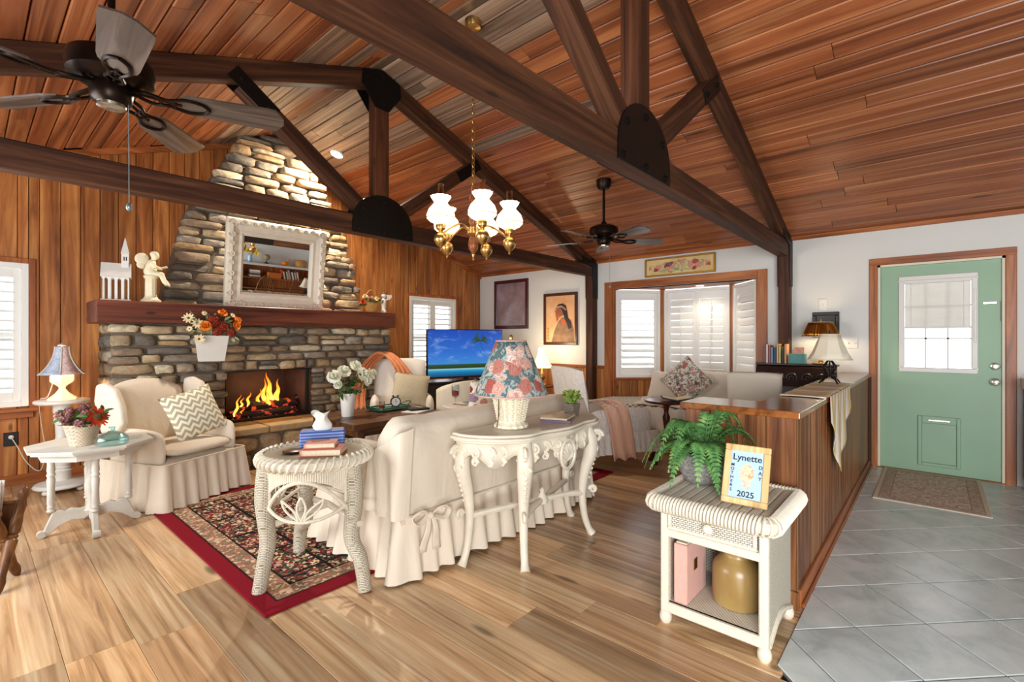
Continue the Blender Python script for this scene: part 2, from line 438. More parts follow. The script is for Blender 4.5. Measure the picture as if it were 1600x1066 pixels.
while bx < XW-0.01:
    a, b = bx, min(bx+0.14, XW)
    segs = [(a,b)]
    for w in (W1, W2):
        new = []
        for p, q in segs:
            for r, s in ((p,min(q,w[0])),(max(p,w[0]),min(q,w[1])),(max(p,w[1]),q)):
                if s-r > 0.008: new.append((r,s))
        segs = new
    for p, q in segs:
        mid = (p+q)/2; w = next((w for w in (W1,W2) if w[0] < mid < w[1]), None)
        top = (ceil_z(p), ceil_z(q))
        if w:
            upright(p,q,0,w[2],w[2],YF+0.012,wf,M['wallboard']); upright(p,q,w[3],top[0],top[1],YF+0.012,wf,M['wallboard'])
        elif mid > 1.5 and mid < 3.3: upright(p,q,2.2,top[0],top[1],YF+0.012,wf,M['wallboard'])
        else: upright(p,q,0,top[0],top[1],YF+0.012,wf,M['wallboard'])
    bx += 0.14
def slope_trim(side):
    m = MB(); x1 = RX+side*(XW-RX)
    m.add([(RX,0,RZ-0.06),(x1,0,ZE-0.06),(x1,0,ZE),(RX,0,RZ),(RX,0.03,RZ-0.06),(x1,0.03,ZE-0.06),(x1,0.03,ZE),(RX,0.03,RZ)],
          [(0,1,2,3),(7,6,5,4),(0,4,5,1),(3,2,6,7),(0,3,7,4),(1,5,6,2)])
    o = m.build('trim_'+('1' if side > 0 else '2'), M['trimwoodx'], smooth=False, loc=(0,YF-0.036,0))
    tagst(o, 'sloping cedar strip under the ceiling on the '+('window' if side > 0 else 'lamp')+' side of the fireplace wall')
slope_trim(1); slope_trim(-1)
tagst(MB().box(XL,YF-0.022,0,XW,YF,0.09,0.004).build('baseboard_far', M['trimwoodx'], smooth=False), 'low brown baseboard along the fireplace wall')

# ---- shutters and windows
def louver_mesh(w, d, t=0.009):
    m = MB(); n = 8
    pts = [(d/2*math.cos(2*math.pi*k/n), t/2*math.sin(2*math.pi*k/n)) for k in range(n)]
    m.add([(-w/2,a,b) for a,b in pts]+[(w/2,a,b) for a,b in pts],
          [tuple(range(n)), tuple(reversed(range(n,2*n)))]+[(k,k+n,(k+1)%n+n,(k+1)%n) for k in range(n)])
    o = m.build('louver_blade', M['shutter']); me = o.data; bpy.data.objects.remove(o); return me
def shutter(parent, x0, x1, z0, z1, y, pitch=0.08, tilt=40, stile=0.05, rail=0.09, rod=True, open_from=None):
    """plantation shutter leaf in the local xz plane, facing -y"""
    m = MB(); t = 0.028
    m.box(x0,y-t/2,z0,x0+stile,y+t/2,z1,0.003); m.box(x1-stile,y-t/2,z0,x1,y+t/2,z1,0.003)
    m.box(x0+stile,y-t/2,z0,x1-stile,y+t/2,z0+rail,0.003); m.box(x0+stile,y-t/2,z1-rail,x1-stile,y+t/2,z1,0.003)
    s = m.build('shutter', M['shutter'], parent, smooth=False)
    w = x1-x0-2*stile-0.004; me = louver_mesh(w, pitch*1.08)
    n = max(1, int((z1-z0-2*rail)/pitch)); st = (z1-z0-2*rail)/n
    for k in range(n):
        tl_ = tilt(k/max(1,n-1)) if callable(tilt) else tilt
        o = bpy.data.objects.new('louver', me); COL.objects.link(o); o.parent = s
        o.location = ((x0+x1)/2, y, z0+rail+st*(k+0.5)); o.rotation_euler = (R(tl_),0,0)
    if rod: MB().box((x0+x1)/2-0.006,y-0.052,z0+rail+0.05,(x0+x1)/2+0.006,y-0.042,z1-rail-0.04,0.002).build('tilt_rod', M['shutter'], s, smooth=False)
    return s
def far_window(name, w, leaves, label, sillx=0.06):
    s = struct(name, label, (0,0,0)); x0,x1,z0,z1 = w; m = MB()
    f = 0.045
    for a in ((x0,z0,x0+f,z1),(x1-f,z0,x1,z1),(x0+f,z0,x1-f,z0+f),(x0+f,z1-f,x1-f,z1)): m.box(a[0],YF-0.03,a[1],a[2],YF+0.12,a[3],0.003)
    m.build('window_frame', M['shutter'], s, smooth=False)
    MB().box(x0+f,YF+0.10,z0+f,x1-f,YF+0.106,z1-f).build('pane', M['pane'], s, smooth=False)
    mm = MB(); mm.box((x0+x1)/2-0.012,YF+0.085,z0+f,(x0+x1)/2+0.012,YF+0.115,z1-f); mm.box(x0+f,YF+0.085,(z0+z1)/2-0.02,x1-f,YF+0.115,(z0+z1)/2+0.02)
    mm.build('sash_bar', M['white'], s, smooth=False)
    c = MB(); g = 0.045
    c.box(x0-g,YF-0.024,z0-0.02,x0,YF-0.002,z1+g,0.003); c.box(x1,YF-0.024,z0-0.02,x1+g,YF-0.002,z1+g,0.003); c.box(x0,YF-0.024,z1,x1,YF-0.002,z1+g,0.003)
    c.build('casing', M['trimwoodz'], s, smooth=False)
    d = MB(); d.box(x0-sillx,YF-0.07,z0-0.045,x1+sillx,YF,z0-0.015,0.004); d.box(x0-0.03,YF-0.035,z0-0.10,x1+0.03,YF,z0-0.045,0.003)
    d.build('window_sill', M['trimwoodx'], s, smooth=False)
    lw = (x1-x0-2*f)/leaves
    for k in range(leaves): shutter(s, x0+f+lw*k+0.002, x0+f+lw*(k+1)-0.002, z0+f+0.004, z1-f-0.004, YF+0.01, 0.08, 18, 0.05, 0.08, rod=False)
    return s
far_window('window_1', W1, 1, 'shuttered window beside the panelled lamp on its white pedestal')
far_window('window_2', W2, 2, 'two-leaf shuttered window behind the television')

# ---- right wall (painted), with bay and door openings
BY0, BY1, BZ = 1.53, 3.42, 1.985
DY0, DY1, DZ = -0.475, 0.43, 2.025
m = MB(); x0, x1 = XW, XW+0.13
for y0,y1,z0,z1 in ((-3.4,DY0,0,ZE+0.03),(DY0,DY1,DZ,ZE+0.03),(DY1,BY0,0,ZE+0.03),(BY0,BY1,BZ,ZE+0.03),(BY1,YF+0.02,0,ZE+0.03)): m.box(x0,y0,z0,x1,y1,z1)
wr = tagst(m.build('wall_right', M['wall'], smooth=False), 'pale grey painted side wall with bay window and green door')
wn = tagst(MB().box(XL-0.1,-3.52,0,XW+0.13,-3.4,ZE).prism([(XL-0.1,ZE),(XW+0.1,ZE),(XW+0.1,ceil_z(XW)+0.02),(RX,RZ+0.02),(XL-0.1,ceil_z(XL)+0.02)],-3.52,-3.4,'xz').build('wall_near', M['wall'], smooth=False), 'pale painted gable wall across the dining end of the room')
wl = tagst(MB().box(XL-0.12,-3.4,0,XL,YF,ZE+0.02).build('wall_left', M['wall'], smooth=False), 'pale painted side wall opposite the bay window')
# wainscot along the painted wall
wa = tagst(MB().box(XW-0.006,BY1+0.12,0,XW,YF,0.86).box(XW-0.006,0.74,0,XW,BY0-0.1,0.86).build('trim_3', M['gap'], smooth=False), 'low board wainscot along the painted wall')
def upright_x(y0, y1, z0, z1, x, parent, mat, depth=0.016, name='board', c=0.004):
    """one upright board facing -x"""
    yc = (y0+y1)/2; m = MB(); a, b = y0-yc+0.001, y1-yc-0.001
    m.add([(0,a,z0),(0,b,z0),(0,b,z1),(0,a,z1),(-depth+c,a,z0),(-depth+c,b,z0),(-depth+c,b,z1),(-depth+c,a,z1),(-depth,a+c,z0),(-depth,b-c,z0),(-depth,b-c,z1),(-depth,a+c,z1)],
          [(0,1,2,3),(0,3,7,4),(1,5,6,2),(4,7,11,8),(5,9,10,6),(8,11,10,9),(0,4,8,9,5,1),(3,2,6,10,11,7)])
    return m.build(name, mat, parent, smooth=False, loc=(x,yc,0))
y = BY1+0.12
while y < YF-0.05: upright_x(y, min(y+0.115,YF-0.02), 0, 0.86, XW-0.006, wa, M['wallboard']); y += 0.115
y = 0.74
while y < BY0-0.1: upright_x(y, min(y+0.115,BY0-0.1), 0, 0.86, XW-0.006, wa, M['wallboard']); y += 0.115
MB().box(XW-0.035,BY1+0.12,0.86,XW-0.001,YF-0.02,0.90,0.004).box(XW-0.035,0.74,0.86,XW-0.001,BY0-0.1,0.90,0.004).build('cap_rail', M['trimwood'], wa, smooth=False)
tagst(MB().box(XW-0.03,-0.9,ZE-0.075,XW-0.001,YF,ZE-0.0,0.003).build('trim_4', M['trimwood'], smooth=False), 'stained cornice strip between painted wall and board ceiling').location.z = 0.045
# bay casing
c = MB()
c.box(XW-0.025,BY0-0.10,0.0,XW-0.001,BY0,BZ+0.10,0.004); c.box(XW-0.025,BY1,0.0,XW-0.001,BY1+0.12,BZ+0.10,0.004)
tagst(c.build('trim_5', M['trimwoodz'], smooth=False), 'upright cedar casing boards of the bay window')
tagst(MB().box(XW-0.025,BY0,BZ,XW-0.001,BY1,BZ+0.10,0.004).build('trim_6', M['trimwood'], smooth=False), 'cedar head board across the top of the bay window')

# ---- bay window
bay = struct('window_3', 'shuttered bay window with cedar posts above the bench seat')
PA, PB, PC, PD = (XW+0.02,BY1), (6.60,2.93), (6.60,1.97), (XW+0.02,BY0)
mb = MB(); mb.prism([PA,PB,PC,PD], BZ, BZ+0.06, 'xy'); mb.build('bay_ceiling', M['trimwood'], bay, smooth=False)
def bay_side(P, Q, leaves, tilt):
    L = math.hypot(Q[0]-P[0],Q[1]-P[1]); ang = math.atan2(Q[1]-P[1],Q[0]-P[0])
    e = bpy.data.objects.new('bay_side', None); COL.objects.link(e); e.parent = bay; e.location = (P[0],P[1],0); e.rotation_euler = (0,0,ang)
    s = 0.035; z0, z1 = 0.735, BZ-0.01
    m = MB()
    m.box(s,-0.02,z0,s+0.04,0.07,z1,0.003); m.box(L-s-0.04,-0.02,z0,L-s,0.07,z1,0.003); m.box(s+0.04,-0.02,z0,L-s-0.04,0.07,z0+0.04,0.003); m.box(s+0.04,-0.02,z1-0.04,L-s-0.04,0.07,z1,0.003)
    w = m.build('window_frame', M['shutter'], e, smooth=False)
    MB().box(s+0.04,0.055,z0+0.04,L-s-0.04,0.06,z1-0.04).build('pane', M['pane'], w, smooth=False)
    lw = (L-2*s-0.08)/leaves
    for k in range(leaves):
        shutter(e, s+0.04+lw*k+0.002, s+0.04+lw*(k+1)-0.002, z0+0.042, z1-0.042, 0.015, 0.088, tilt, 0.045, 0.10, rod=leaves > 1)
    MB().box(0,-0.055,0.70,L,0.08,0.735,0.004).build('window_sill', M['trimwoodx'], e, smooth=False)
    MB().box(0,0.012,0.36,L,0.08,0.70).build('apron_backing', M['gap'], e, smooth=False)
    n = max(3, round(L/0.125))
    for k in range(n): upright(L*k/n, L*(k+1)/n, 0.38, 0.70, 0.70, 0.012, e, M['wallboard'])
    return e
bay_side(PA, PB, 1, lambda t: 12 if t > 0.45 else 25)
bay_side(PB, PC, 2, 79)
bay_side(PC, PD, 1, 76)
for n_, (px_, py_) in enumerate((PB, PC)):
    MB().box(-0.035,-0.035,0.36,0.035,0.035,BZ,0.004).build('post', M['trimwoodz'], bay, smooth=False, loc=(px_,py_,0), rot=(0,0,R(45)))
for (py_, s_) in ((BY1, -1), (BY0, 1)):
    MB().box(XW-0.001,py_-0.02,0.36,XW+0.13,py_+0.02,BZ,0.003).build('jamb', M['trimwoodz'], bay, smooth=False)

# ---- entrance door
dr = struct('door_1', 'green entrance door with a half-blinded window and a pet flap', (XW+0.03,0,0))
wy0, wy1, wz0, wz1 = -0.30, 0.265, 0.965, 1.895
m = MB(); y0, y1 = DY0+0.025, DY1-0.025
for a in ((y0,wy0,0.012,2.0),(wy1,y1,0.012,2.0),(wy0,wy1,0.012,wz0),(wy0,wy1,wz1,2.0)): m.box(0,a[0],a[2],0.04,a[1],a[3])
m.build('door_leaf', M['door'], dr, smooth=False)
m = MB(); g = 0.045
for a in ((wy0,wz0,wy1,wz0+g),(wy0,wz1-g,wy1,wz1),(wy0,wz0+g,wy0+g,wz1-g),(wy1-g,wz0+g,wy1,wz1-g)): m.box(-0.022,a[0],a[1],0.02,a[2],a[3],0.006)
wfm = m.build('window_frame', M['white'], dr, smooth=False)
MB().box(0.022,wy0+g,wz0+g,0.027,wy1-g,wz1-g).build('pane', M['pane'], wfm, smooth=False)
for q in (1,2):
    yy = wy0+g+(wy1-wy0-2*g)*q/3; MB().box(0.008,yy-0.007,wz0+g,0.02,yy+0.007,wz1-g).build('muntin', M['white'], wfm, smooth=False)
for zz in (1.29,1.60): MB().box(0.008,wy0+g,zz-0.007,0.02,wy1-g,zz+0.007).build('muntin', M['white'], wfm, smooth=False)
sl_me = None
for k in range(36):
    zz = 1.405 + k*0.0125
    if zz > wz1-g-0.02: break
    o = MB().add([(-0.004,wy0+g+0.004,-0.006),(-0.004,wy1-g-0.004,-0.006),(0.003,wy1-g-0.004,0.007),(0.003,wy0+g+0.004,0.007)],[(0,1,2,3)]).build('blind_slat', M['white'], wfm, smooth=False, loc=(-0.004,0,zz)) if sl_me is None else None
    if sl_me is None: sl_me = o.data
    else:
        o = bpy.data.objects.new('blind_slat', sl_me); COL.objects.link(o); o.parent = wfm; o.location = (-0.004,0,zz)
MB().box(-0.012,wy0+g,1.385,0.004,wy1-g,1.402,0.003).build('blind_rail', M['white'], wfm, smooth=False)
MB().box(-0.02,wy0+g,wz1-g-0.03,0.004,wy1-g,wz1-g,0.003).build('blind_head', M['white'], wfm, smooth=False)
for yy in (wy0+g+0.05, wy1-g-0.05): MB().tube([(-0.014,yy,1.39),(-0.014,yy,wz1-g-0.01)],0.002,5).build('blind_cord', M['white'], wfm)
MB().box(-0.03,wy0+0.012,1.25,-0.022,wy0+0.030,1.75,0.003).build('blind_slider', M['white'], wfm, smooth=False)
pf = MB()
for a in ((-0.185,0.075,-0.155,0.55),(0.09,0.075,0.12,0.55),(-0.155,0.075,0.09,0.105),(-0.155,0.48,0.09,0.55)): pf.box(-0.02,a[0],a[1],0.002,a[2],a[3],0.005)
pf_o = pf.build('pet_door_frame', M['door'], dr, smooth=False)
MB().box(-0.006,-0.155,0.105,0.0,0.09,0.48,0.003).build('flap', M['door'], pf_o, smooth=False)
MB().box(-0.026,-0.11,0.505,-0.018,0.045,0.52,0.002).build('slide_bar', M['chrome'], pf_o, smooth=False)
for zz, nm in ((1.04,'deadbolt'),(0.90,'door_knob')):
    m = MB(); m.lathe([(0.032,0),(0.034,0.006),(0.03,0.012),(0.014,0.016)] + ([(0.012,0.04),(0.027,0.05),(0.031,0.062),(0.026,0.074),(0.008,0.079)] if nm == 'door_knob' else [(0.02,0.018),(0.018,0.028),(0.006,0.03)]), 18)
    m.build(nm, M['chrome'], dr, loc=(0,-0.408,zz), rot=(0,R(-90),0))
MB().box(-0.008,-0.42,1.60,0.0,-0.33,1.618,0.002).build('latch_plate', M['chrome'], dr, smooth=False)
MB().tube([(-0.02,-0.452,1.44+0.02*k) for k in range(10)],0.008,6).build('hinge_chain', M['chrome'], dr)
dc = MB(); g = 0.065
dc.box(XW-0.022,DY0-g,0,XW-0.001,DY0+0.004,DZ,0.004); dc.box(XW-0.022,DY1-0.004,0,XW-0.001,DY1+g,DZ,0.004); 
tagst(dc.build('trim_7', M['trimwoodz'], smooth=False), 'upright cedar casing of the green door')
tagst(MB().box(XW-0.022,DY0-g,DZ-0.004,XW-0.001,DY1+g,DZ+g,0.004).build('trim_8', M['trimwood'], smooth=False), 'cedar head casing above the green door')
dj = MB(); dj.box(XW-0.001,DY0,0,XW+0.12,DY0+0.024,DZ); dj.box(XW-0.001,DY1-0.024,0,XW+0.12,DY1,DZ); dj.box(XW-0.001,DY0,DZ-0.024,XW+0.12,DY1,DZ)
tagst(dj.build('trim_9', plain('jamb_cream','#dfd6bd',0.5), smooth=False), 'cream door jamb around the green door')
tagst(MB().box(XW-0.03,DY0,0,XW+0.12,DY1,0.012,0.004).build('trim_10', M['trimwood'], smooth=False), 'wooden threshold under the green door')

# ---- half wall with its counter
HX0, HX1, HY0, HY1, HYS, HT = 2.635, 2.90, 0.51, 0.71, 1.03, 0.905
hw = tagst(MB().box(HX0,HY0,0,XW,HY1,HT).box(HX0,HY1,0,HX1,HYS,HT).build('wall_half', M['gap'], smooth=False), 'low boarded half wall dividing entrance from living room')
x = HX0; rr = random.Random(3)
while x < XW-0.02:
    w = rr.choice((0.075,0.09,0.10)); upright(x, min(x+w,XW-0.02), 0.0, HT, HT, HY0, hw, M['halfboard'], 0.018); x += w
y = HY0-0.018
while y < HYS-0.01:
    w = 0.135; upright_x(y, min(y+w,HYS), 0.0, HT, HX0, hw, M['halfboard'], 0.02); y += w
MB().box(HX0-0.022,HY0-0.022,0.0,HX0+0.05,HY0-0.016,HT,0.003).build('corner_board', M['halfboard'], hw, smooth=False)
MB().box(HX0,HY0-0.034,0.0,XW-0.02,HY0-0.016,0.085,0.004).build('baseboard', M['trimwoodx'], hw, smooth=False)
MB().box(HX0,HY0-0.046,0.0,XW-0.02,HY0-0.032,0.022,0.005).build('shoe_strip', M['trimwoodx'], hw, smooth=False)
MB().box(HX0-0.04,HY0-0.03,0.0,HX0-0.019,HYS,0.085,0.004).build('baseboard', M['halfboard'], hw, smooth=False)
ct = MB(); o_ = 0.035
ct.prism([(HX0-o_,HY0-o_),(XW-0.025,HY0-o_),(XW-0.025,HY1+0.02),(HX1+0.02,HY1+0.02),(HX1+0.02,HYS+0.025),(HX0-o_,HYS+0.025)], HT, HT+0.036, 'xy')
MB().box(XW-0.15,HY0-0.035,0,XW-0.025,HY0-0.019,HT,0.003).build('end_board', M['beamz'], hw, smooth=False)
cto = ct.build('countertop', M['counter'], smooth=False); bv = cto.modifiers.new('b','BEVEL'); bv.width = 0.006; bv.segments = 2
tag(cto, 'glossy stained wooden ledge capping the L-shaped half wall', 'countertop')

# ---- roof trusses
def bar(name, p0, p1, wy, dep, parent, mat, y0):
    d = (p1[0]-p0[0], p1[1]-p0[1]); L = math.hypot(*d)
    return MB().box(0,0,-dep/2,L,wy,dep/2,0.006).build(name, mat, parent, smooth=False, loc=(p0[0],y0,p0[1]), rot=(0,-math.atan2(d[1],d[0]),0))
def bolt(parent, x, z, y): MB().lathe([(0.022,0),(0.022,0.004),(0.013,0.005),(0.013,0.014),(0.004,0.018)],8).build('bolt', M['iron'], parent, loc=(x,y,z), rot=(R(90),0,0))
def truss(yf, label, n, vis):
    t = thing('roof_truss', label, 'truss', (0,yf,0)); w = 0.105
    TB, TT = 2.185, 2.345
    MB().box(XL,0,TB,XW-0.15,w,TT,0.006).build('tie_beam', M['beam'], t, smooth=False)
    d = 0.15
    for s in (1,-1):
        off = (d/2)/math.cos(AL)+0.004
        bar('rafter', (RX+s*0.02,RZ-off), (RX+s*3.50,ceil_z(RX+s*3.50)-off), w, d, t, M['beam'], 0.0)
        a, b = (RX+s*0.14,2.38), (RX+s*1.13,ceil_z(RX+s*1.13)-0.17)
        bar('strut', a, b, w, 0.12, t, M['beam'], 0.0)
        dx, dz = b[0]-a[0], b[1]-a[1]; L = math.hypot(dx,dz); ux, uz = dx/L, dz/L; nx, nz = -uz, ux
        c0 = (b[0]-ux*0.27,b[1]-uz*0.27); c1 = (b[0]+ux*0.09,b[1]+uz*0.09)
        poly = [(c0[0]-nx*0.055,c0[1]-nz*0.055),(c1[0]-nx*0.055,c1[1]-nz*0.055),(c1[0]+nx*0.055,c1[1]+nz*0.055),(c0[0]+nx*0.055,c0[1]+nz*0.055)]
        p = MB().prism(poly,-0.009,-0.001,'xz').build('strap_plate', M['iron'], t, smooth=False)
        for q in (0.06,0.29): bolt(p, c0[0]+ux*q, c0[1]+uz*q, -0.009)
        MB().prism(poly,w+0.001,w+0.009,'xz').build('strap_plate', M['iron'], t, smooth=False)
    bxm = MB().box(-0.072,0,TT,0.072,w,RZ-0.17,0.006).build('king_post', M['beamz'], t, smooth=False, loc=(RX+0.005,0,0))
    for y0, y1, yb in ((-0.009,-0.001,-0.009),(w+0.001,w+0.009,None)):
        arc = [(RX+0.02-0.31,TB+0.003),(RX+0.02+0.31,TB+0.003),(RX+0.02+0.31,TB+0.09)]+[(RX+0.02+0.31*math.cos(a),TB+0.09+0.275*math.sin(a)) for a in [math.pi*k/14 for k in range(1,14)]]+[(RX+0.02-0.31,TB+0.09)]
        p = MB().prism(arc,y0,y1,'xz').build('gusset_plate', M['iron'], t, smooth=False)
        if yb is not None:
            for bx_, bz_ in ((-0.25,0.04),(0.25,0.04),(0.0,0.04),(-0.21,0.22),(0.21,0.22),(0.0,0.31)): bolt(p, RX+0.02+bx_, TB+bz_, yb)
        ap = [(RX-0.19,RZ-0.075),(RX,RZ-0.012),(RX+0.19,RZ-0.075),(RX+0.20,RZ-0.19),(RX+0.07,RZ-0.36),(RX-0.07,RZ-0.36),(RX-0.20,RZ-0.19)]
        p = MB().prism(ap,y0,y1,'xz').build('apex_plate', M['iron'], t, smooth=False)
        if yb is not None:
            for bx_, bz_ in ((-0.15,-0.12),(0,-0.07),(0.15,-0.12),(0,-0.32)): bolt(p, RX+bx_, RZ+bz_, yb)
    MB().box(XW-0.15,0.0,0.0,XW-0.002,w,ceil_z(XW-0.15)-0.002,0.006).build('post', M['beamz'], t, smooth=False)
    for y0, y1 in ((-0.01,-0.001),(w+0.001,w+0.01)):
        p = MB().prism([(XW-0.14,1.86),(XW-0.01,1.86),(XW-0.01,2.36),(XW-0.14,2.40),(XW-0.40,2.44),(XW-0.40,2.36),(XW-0.15,2.30)],y0,y1,'xz').build('heel_plate', M['iron'], t, smooth=False)
    return t
truss(3.665, 'timber roof truss with iron plates between the two ceiling fans and the fireplace', 1, True)
truss(1.185, 'timber roof truss whose post meets the painted wall beside the green door', 2, True)
# ================================================================== FLOWERS AND LEAVES
def orient(n):
    return Vector(n).normalized().to_track_quat('Z','Y').to_matrix().to_4x4()
def petal_mb(L, W, cup=0.3, n=3, tipw=0.35):
    """one petal from the origin along +x, curling up"""
    m = MB(); vs = []; fs = []
    for i in range(n+1):
        t = i/n; w = W*0.5*(math.sin(math.pi*(0.18+0.72*t)) if i < n else tipw)
        x = L*t; z = cup*L*t*t
        vs += [(x,-w,z+0.12*w),(x,0,z),(x,w,z+0.12*w)]
    for i in range(n):
        a = i*3; fs += [(a,a+1,a+4,a+3),(a+1,a+2,a+5,a+4)]
    return m.add(vs, fs)
def rose_mb(r, rnd, layers=4, per=6):
    m = MB()
    for l in range(layers):
        t = l/(layers-1) if layers > 1 else 1
        for k in range(per-(layers-1-l)//2):
            a = 2*math.pi*(k+0.5*(l%2))/per + rnd.uniform(-.2,.2)
            p = petal_mb(r*(0.55+0.5*t), r*(0.75+0.4*t), 1.5-1.25*t, 3, 0.75)
            m.merge(p, T(0,0,r*0.28*(1-t)*0.6,a,0,R(-60*(1-t))))
    m.ball((0,0,r*0.2), r*0.34, 8, 5)
    return m
def daisy_mb(r, rnd, n=10, w=0.42, cup=0.15):
    m = MB()
    for k in range(n): m.merge(petal_mb(r*rnd.uniform(.85,1.05), r*w, cup, 2, 0.3), T(0,0,0,2*math.pi*k/n+rnd.uniform(-.1,.1)))
    return m
def cluster_mb(r, rnd, n=26):
    m = MB()
    for k in range(n):
        z = 1-1.25*(k+0.5)/n; a = k*2.39996; q = math.sqrt(max(0,1-z*z))
        d = Vector((q*math.cos(a), q*math.sin(a), z))
        for j in range(4): m.merge(petal_mb(r*0.36, r*0.34, 0.3, 2, 0.6), Matrix.Translation(d*r*0.75) @ orient(d) @ T(0,0,0,j*math.pi/2+rnd.random()))
    return m.ball((0,0,0), r*0.7, 8, 5)
def leaves_mb(pts, rnd, L=0.06, W=0.03):
    """leaves at points along directions: [(p, d)]"""
    m = MB()
    for p, d in pts:
        mm = petal_mb(L*rnd.uniform(.7,1.2), W*rnd.uniform(.8,1.2), rnd.uniform(-.4,.3), 3, 0.08)
        q = Vector(d).normalized().to_track_quat('X','Z').to_matrix().to_4x4()
        m.merge(mm, Matrix.Translation(p) @ q @ Matrix.Rotation(rnd.uniform(-.8,.8),4,'X'))
    return m
def petalmat(name, a, b): 
    t = NT(name, 0.6, 0, 0.2); v = t.coords((1,1,1), 9); f = t.noise(v, 40, 3); t.base(t.ramp(f, [(0.3,a),(0.7,b)])); return t.m
M['p_white'] = petalmat('petal_white', '#dfe0c4', '#f6f5ea'); M['p_orange'] = petalmat('petal_orange', '#d0641a', '#f09a34')
M['p_rust'] = petalmat('petal_rust', '#6d1f14', '#a8402a'); M['p_cream'] = petalmat('petal_cream', '#d8be8c', '#efe0b8')
M['p_red'] = petalmat('petal_red', '#8c1c14', '#d8491c'); M['p_mauve'] = petalmat('petal_berry', '#5d3030', '#b08078'); M['p_yellow'] = petalmat('petal_yellow', '#e0b400', '#ffe12e')
M['leaf'] = petalmat('leaf_green', '#27401f', '#5d7a44'); M['leafpale'] = petalmat('leaf_sage', '#6f7d56', '#a9b083'); M['leafbright'] = petalmat('leaf_bright', '#5b7a2e', '#a9b95a')
M['seed'] = plain('seed_head', '#5a4420', 0.8, 0, None, 0.4, 60)
def bouquet(parent, specs, rnd, origin=(0,0,0)):
    """specs: (kind, radius, position, direction, material)"""
    for kind, r, p, d, mt in specs:
        mb = {'rose': lambda: rose_mb(r,rnd), 'daisy': lambda: daisy_mb(r,rnd), 'sun': lambda: daisy_mb(r,rnd,16,0.3,0.1), 'cluster': lambda: cluster_mb(r,rnd)}[kind]()
        mat4 = Matrix.Translation(p) @ orient(d); 
        f = mb.xf(mat4).build('flower', M[mt], parent)
        if kind in ('daisy','sun'):
            rr_ = r*(0.22 if kind == 'daisy' else 0.34)
            MB().lathe([(rr_,-0.002),(rr_,rr_*0.35),(rr_*0.6,rr_*0.6),(0.001,rr_*0.62)],10).xf(mat4).build('flower_centre', M['seed'], f)
        MB().tube([origin, (Vector(origin)+Vector(p))/2+Vector((0,0,0.01)), p],0.0025,5).build('stem', M['leaf'], parent)

# ================================================================== FIREPLACE
def stone_mat(name, ends):
    t = NT(name, 0.75, 0, 0.3); oi = t.n('ShaderNodeObjectInfo')
    c = t.ramp(oi.outputs['Random'], ends, 'CONSTANT')
    v = t.coords((1,1,1.6), 30); f = t.noise(v, 9, 7, 0.65, 0.8); f2 = t.noise(v, 3.0, 4, 0.6, 1.5)
    c = t.mix(0.85, c, t.ramp(f, [(0.3,(0.52,0.49,0.46,1)),(0.55,(1.1,1.08,1.04,1)),(0.8,(1.5,1.42,1.28,1))]), 'MULTIPLY')
    c = t.mix(t.ramp(f2, [(0.52,(0,0,0,1)),(0.66,(0.45,0.45,0.45,1))]), c, '#a8865c')
    t.base(c); t.bump(f, 0.8, 0.02); return t.m
STN = [(0.0,'#ab967a'),(0.12,'#8d7a66'),(0.24,'#a09688'),(0.36,'#7d7468'),(0.46,'#c0aa88'),(0.58,'#9a8670'),(0.7,'#cdbea2'),(0.8,'#6d665e'),(0.88,'#a98c68'),(0.95,'#9c9286')]
M['stone'] = stone_mat('field_stone', STN)
M['mortar'] = plain('mortar', '#75695a', 0.95, 0, 0.2, 0.3, 14, 0.5, 60)
fp = thing('stone_fireplace', 'field stone fireplace with tapering chimney and raised hearth', 'fireplace')
rs = random.Random(21)
def stone(cx, cz, w, h, y, depth, face='-y', name='stone'):
    n = 10; m = MB(); ring = []
    for k in range(n):
        a = 2*math.pi*(k+0.5)/n; c_, s_ = math.cos(a), math.sin(a); p = 0.42
        x = math.copysign(abs(c_)**p, c_)*w/2*rs.uniform(.84,1.03); z = math.copysign(abs(s_)**p, s_)*h/2*rs.uniform(.78,1.04)
        ring.append((x,z))
    d = depth; i1 = 0.80; b = min(w,h)*0.20
    ox, oz = rs.uniform(-.05,.05)*w, rs.uniform(-.08,.08)*h
    vs = [(x,0.05,z) for x,z in ring]+[(x,-d+b,z) for x,z in ring]+[(x*i1+ox,-d+rs.uniform(-.008,.006),z*i1+oz) for x,z in ring]+[(ox*2,-d-rs.uniform(0,.014),oz*2)]
    fs = [(k,(k+1)%n,(k+1)%n+n,k+n) for k in range(n)]+[(k+n,(k+1)%n+n,(k+1)%n+2*n,k+2*n) for k in range(n)]+[(k+2*n,(k+1)%n+2*n,3*n) for k in range(n)]
    m.add(vs, fs)
    return m.build(name, M['stone'], fp, loc=(cx,y,cz) if face == '-y' else (y,cx,cz), rot=(0,0,0) if face == '-y' else (0,0,R(-90)), ang=60)
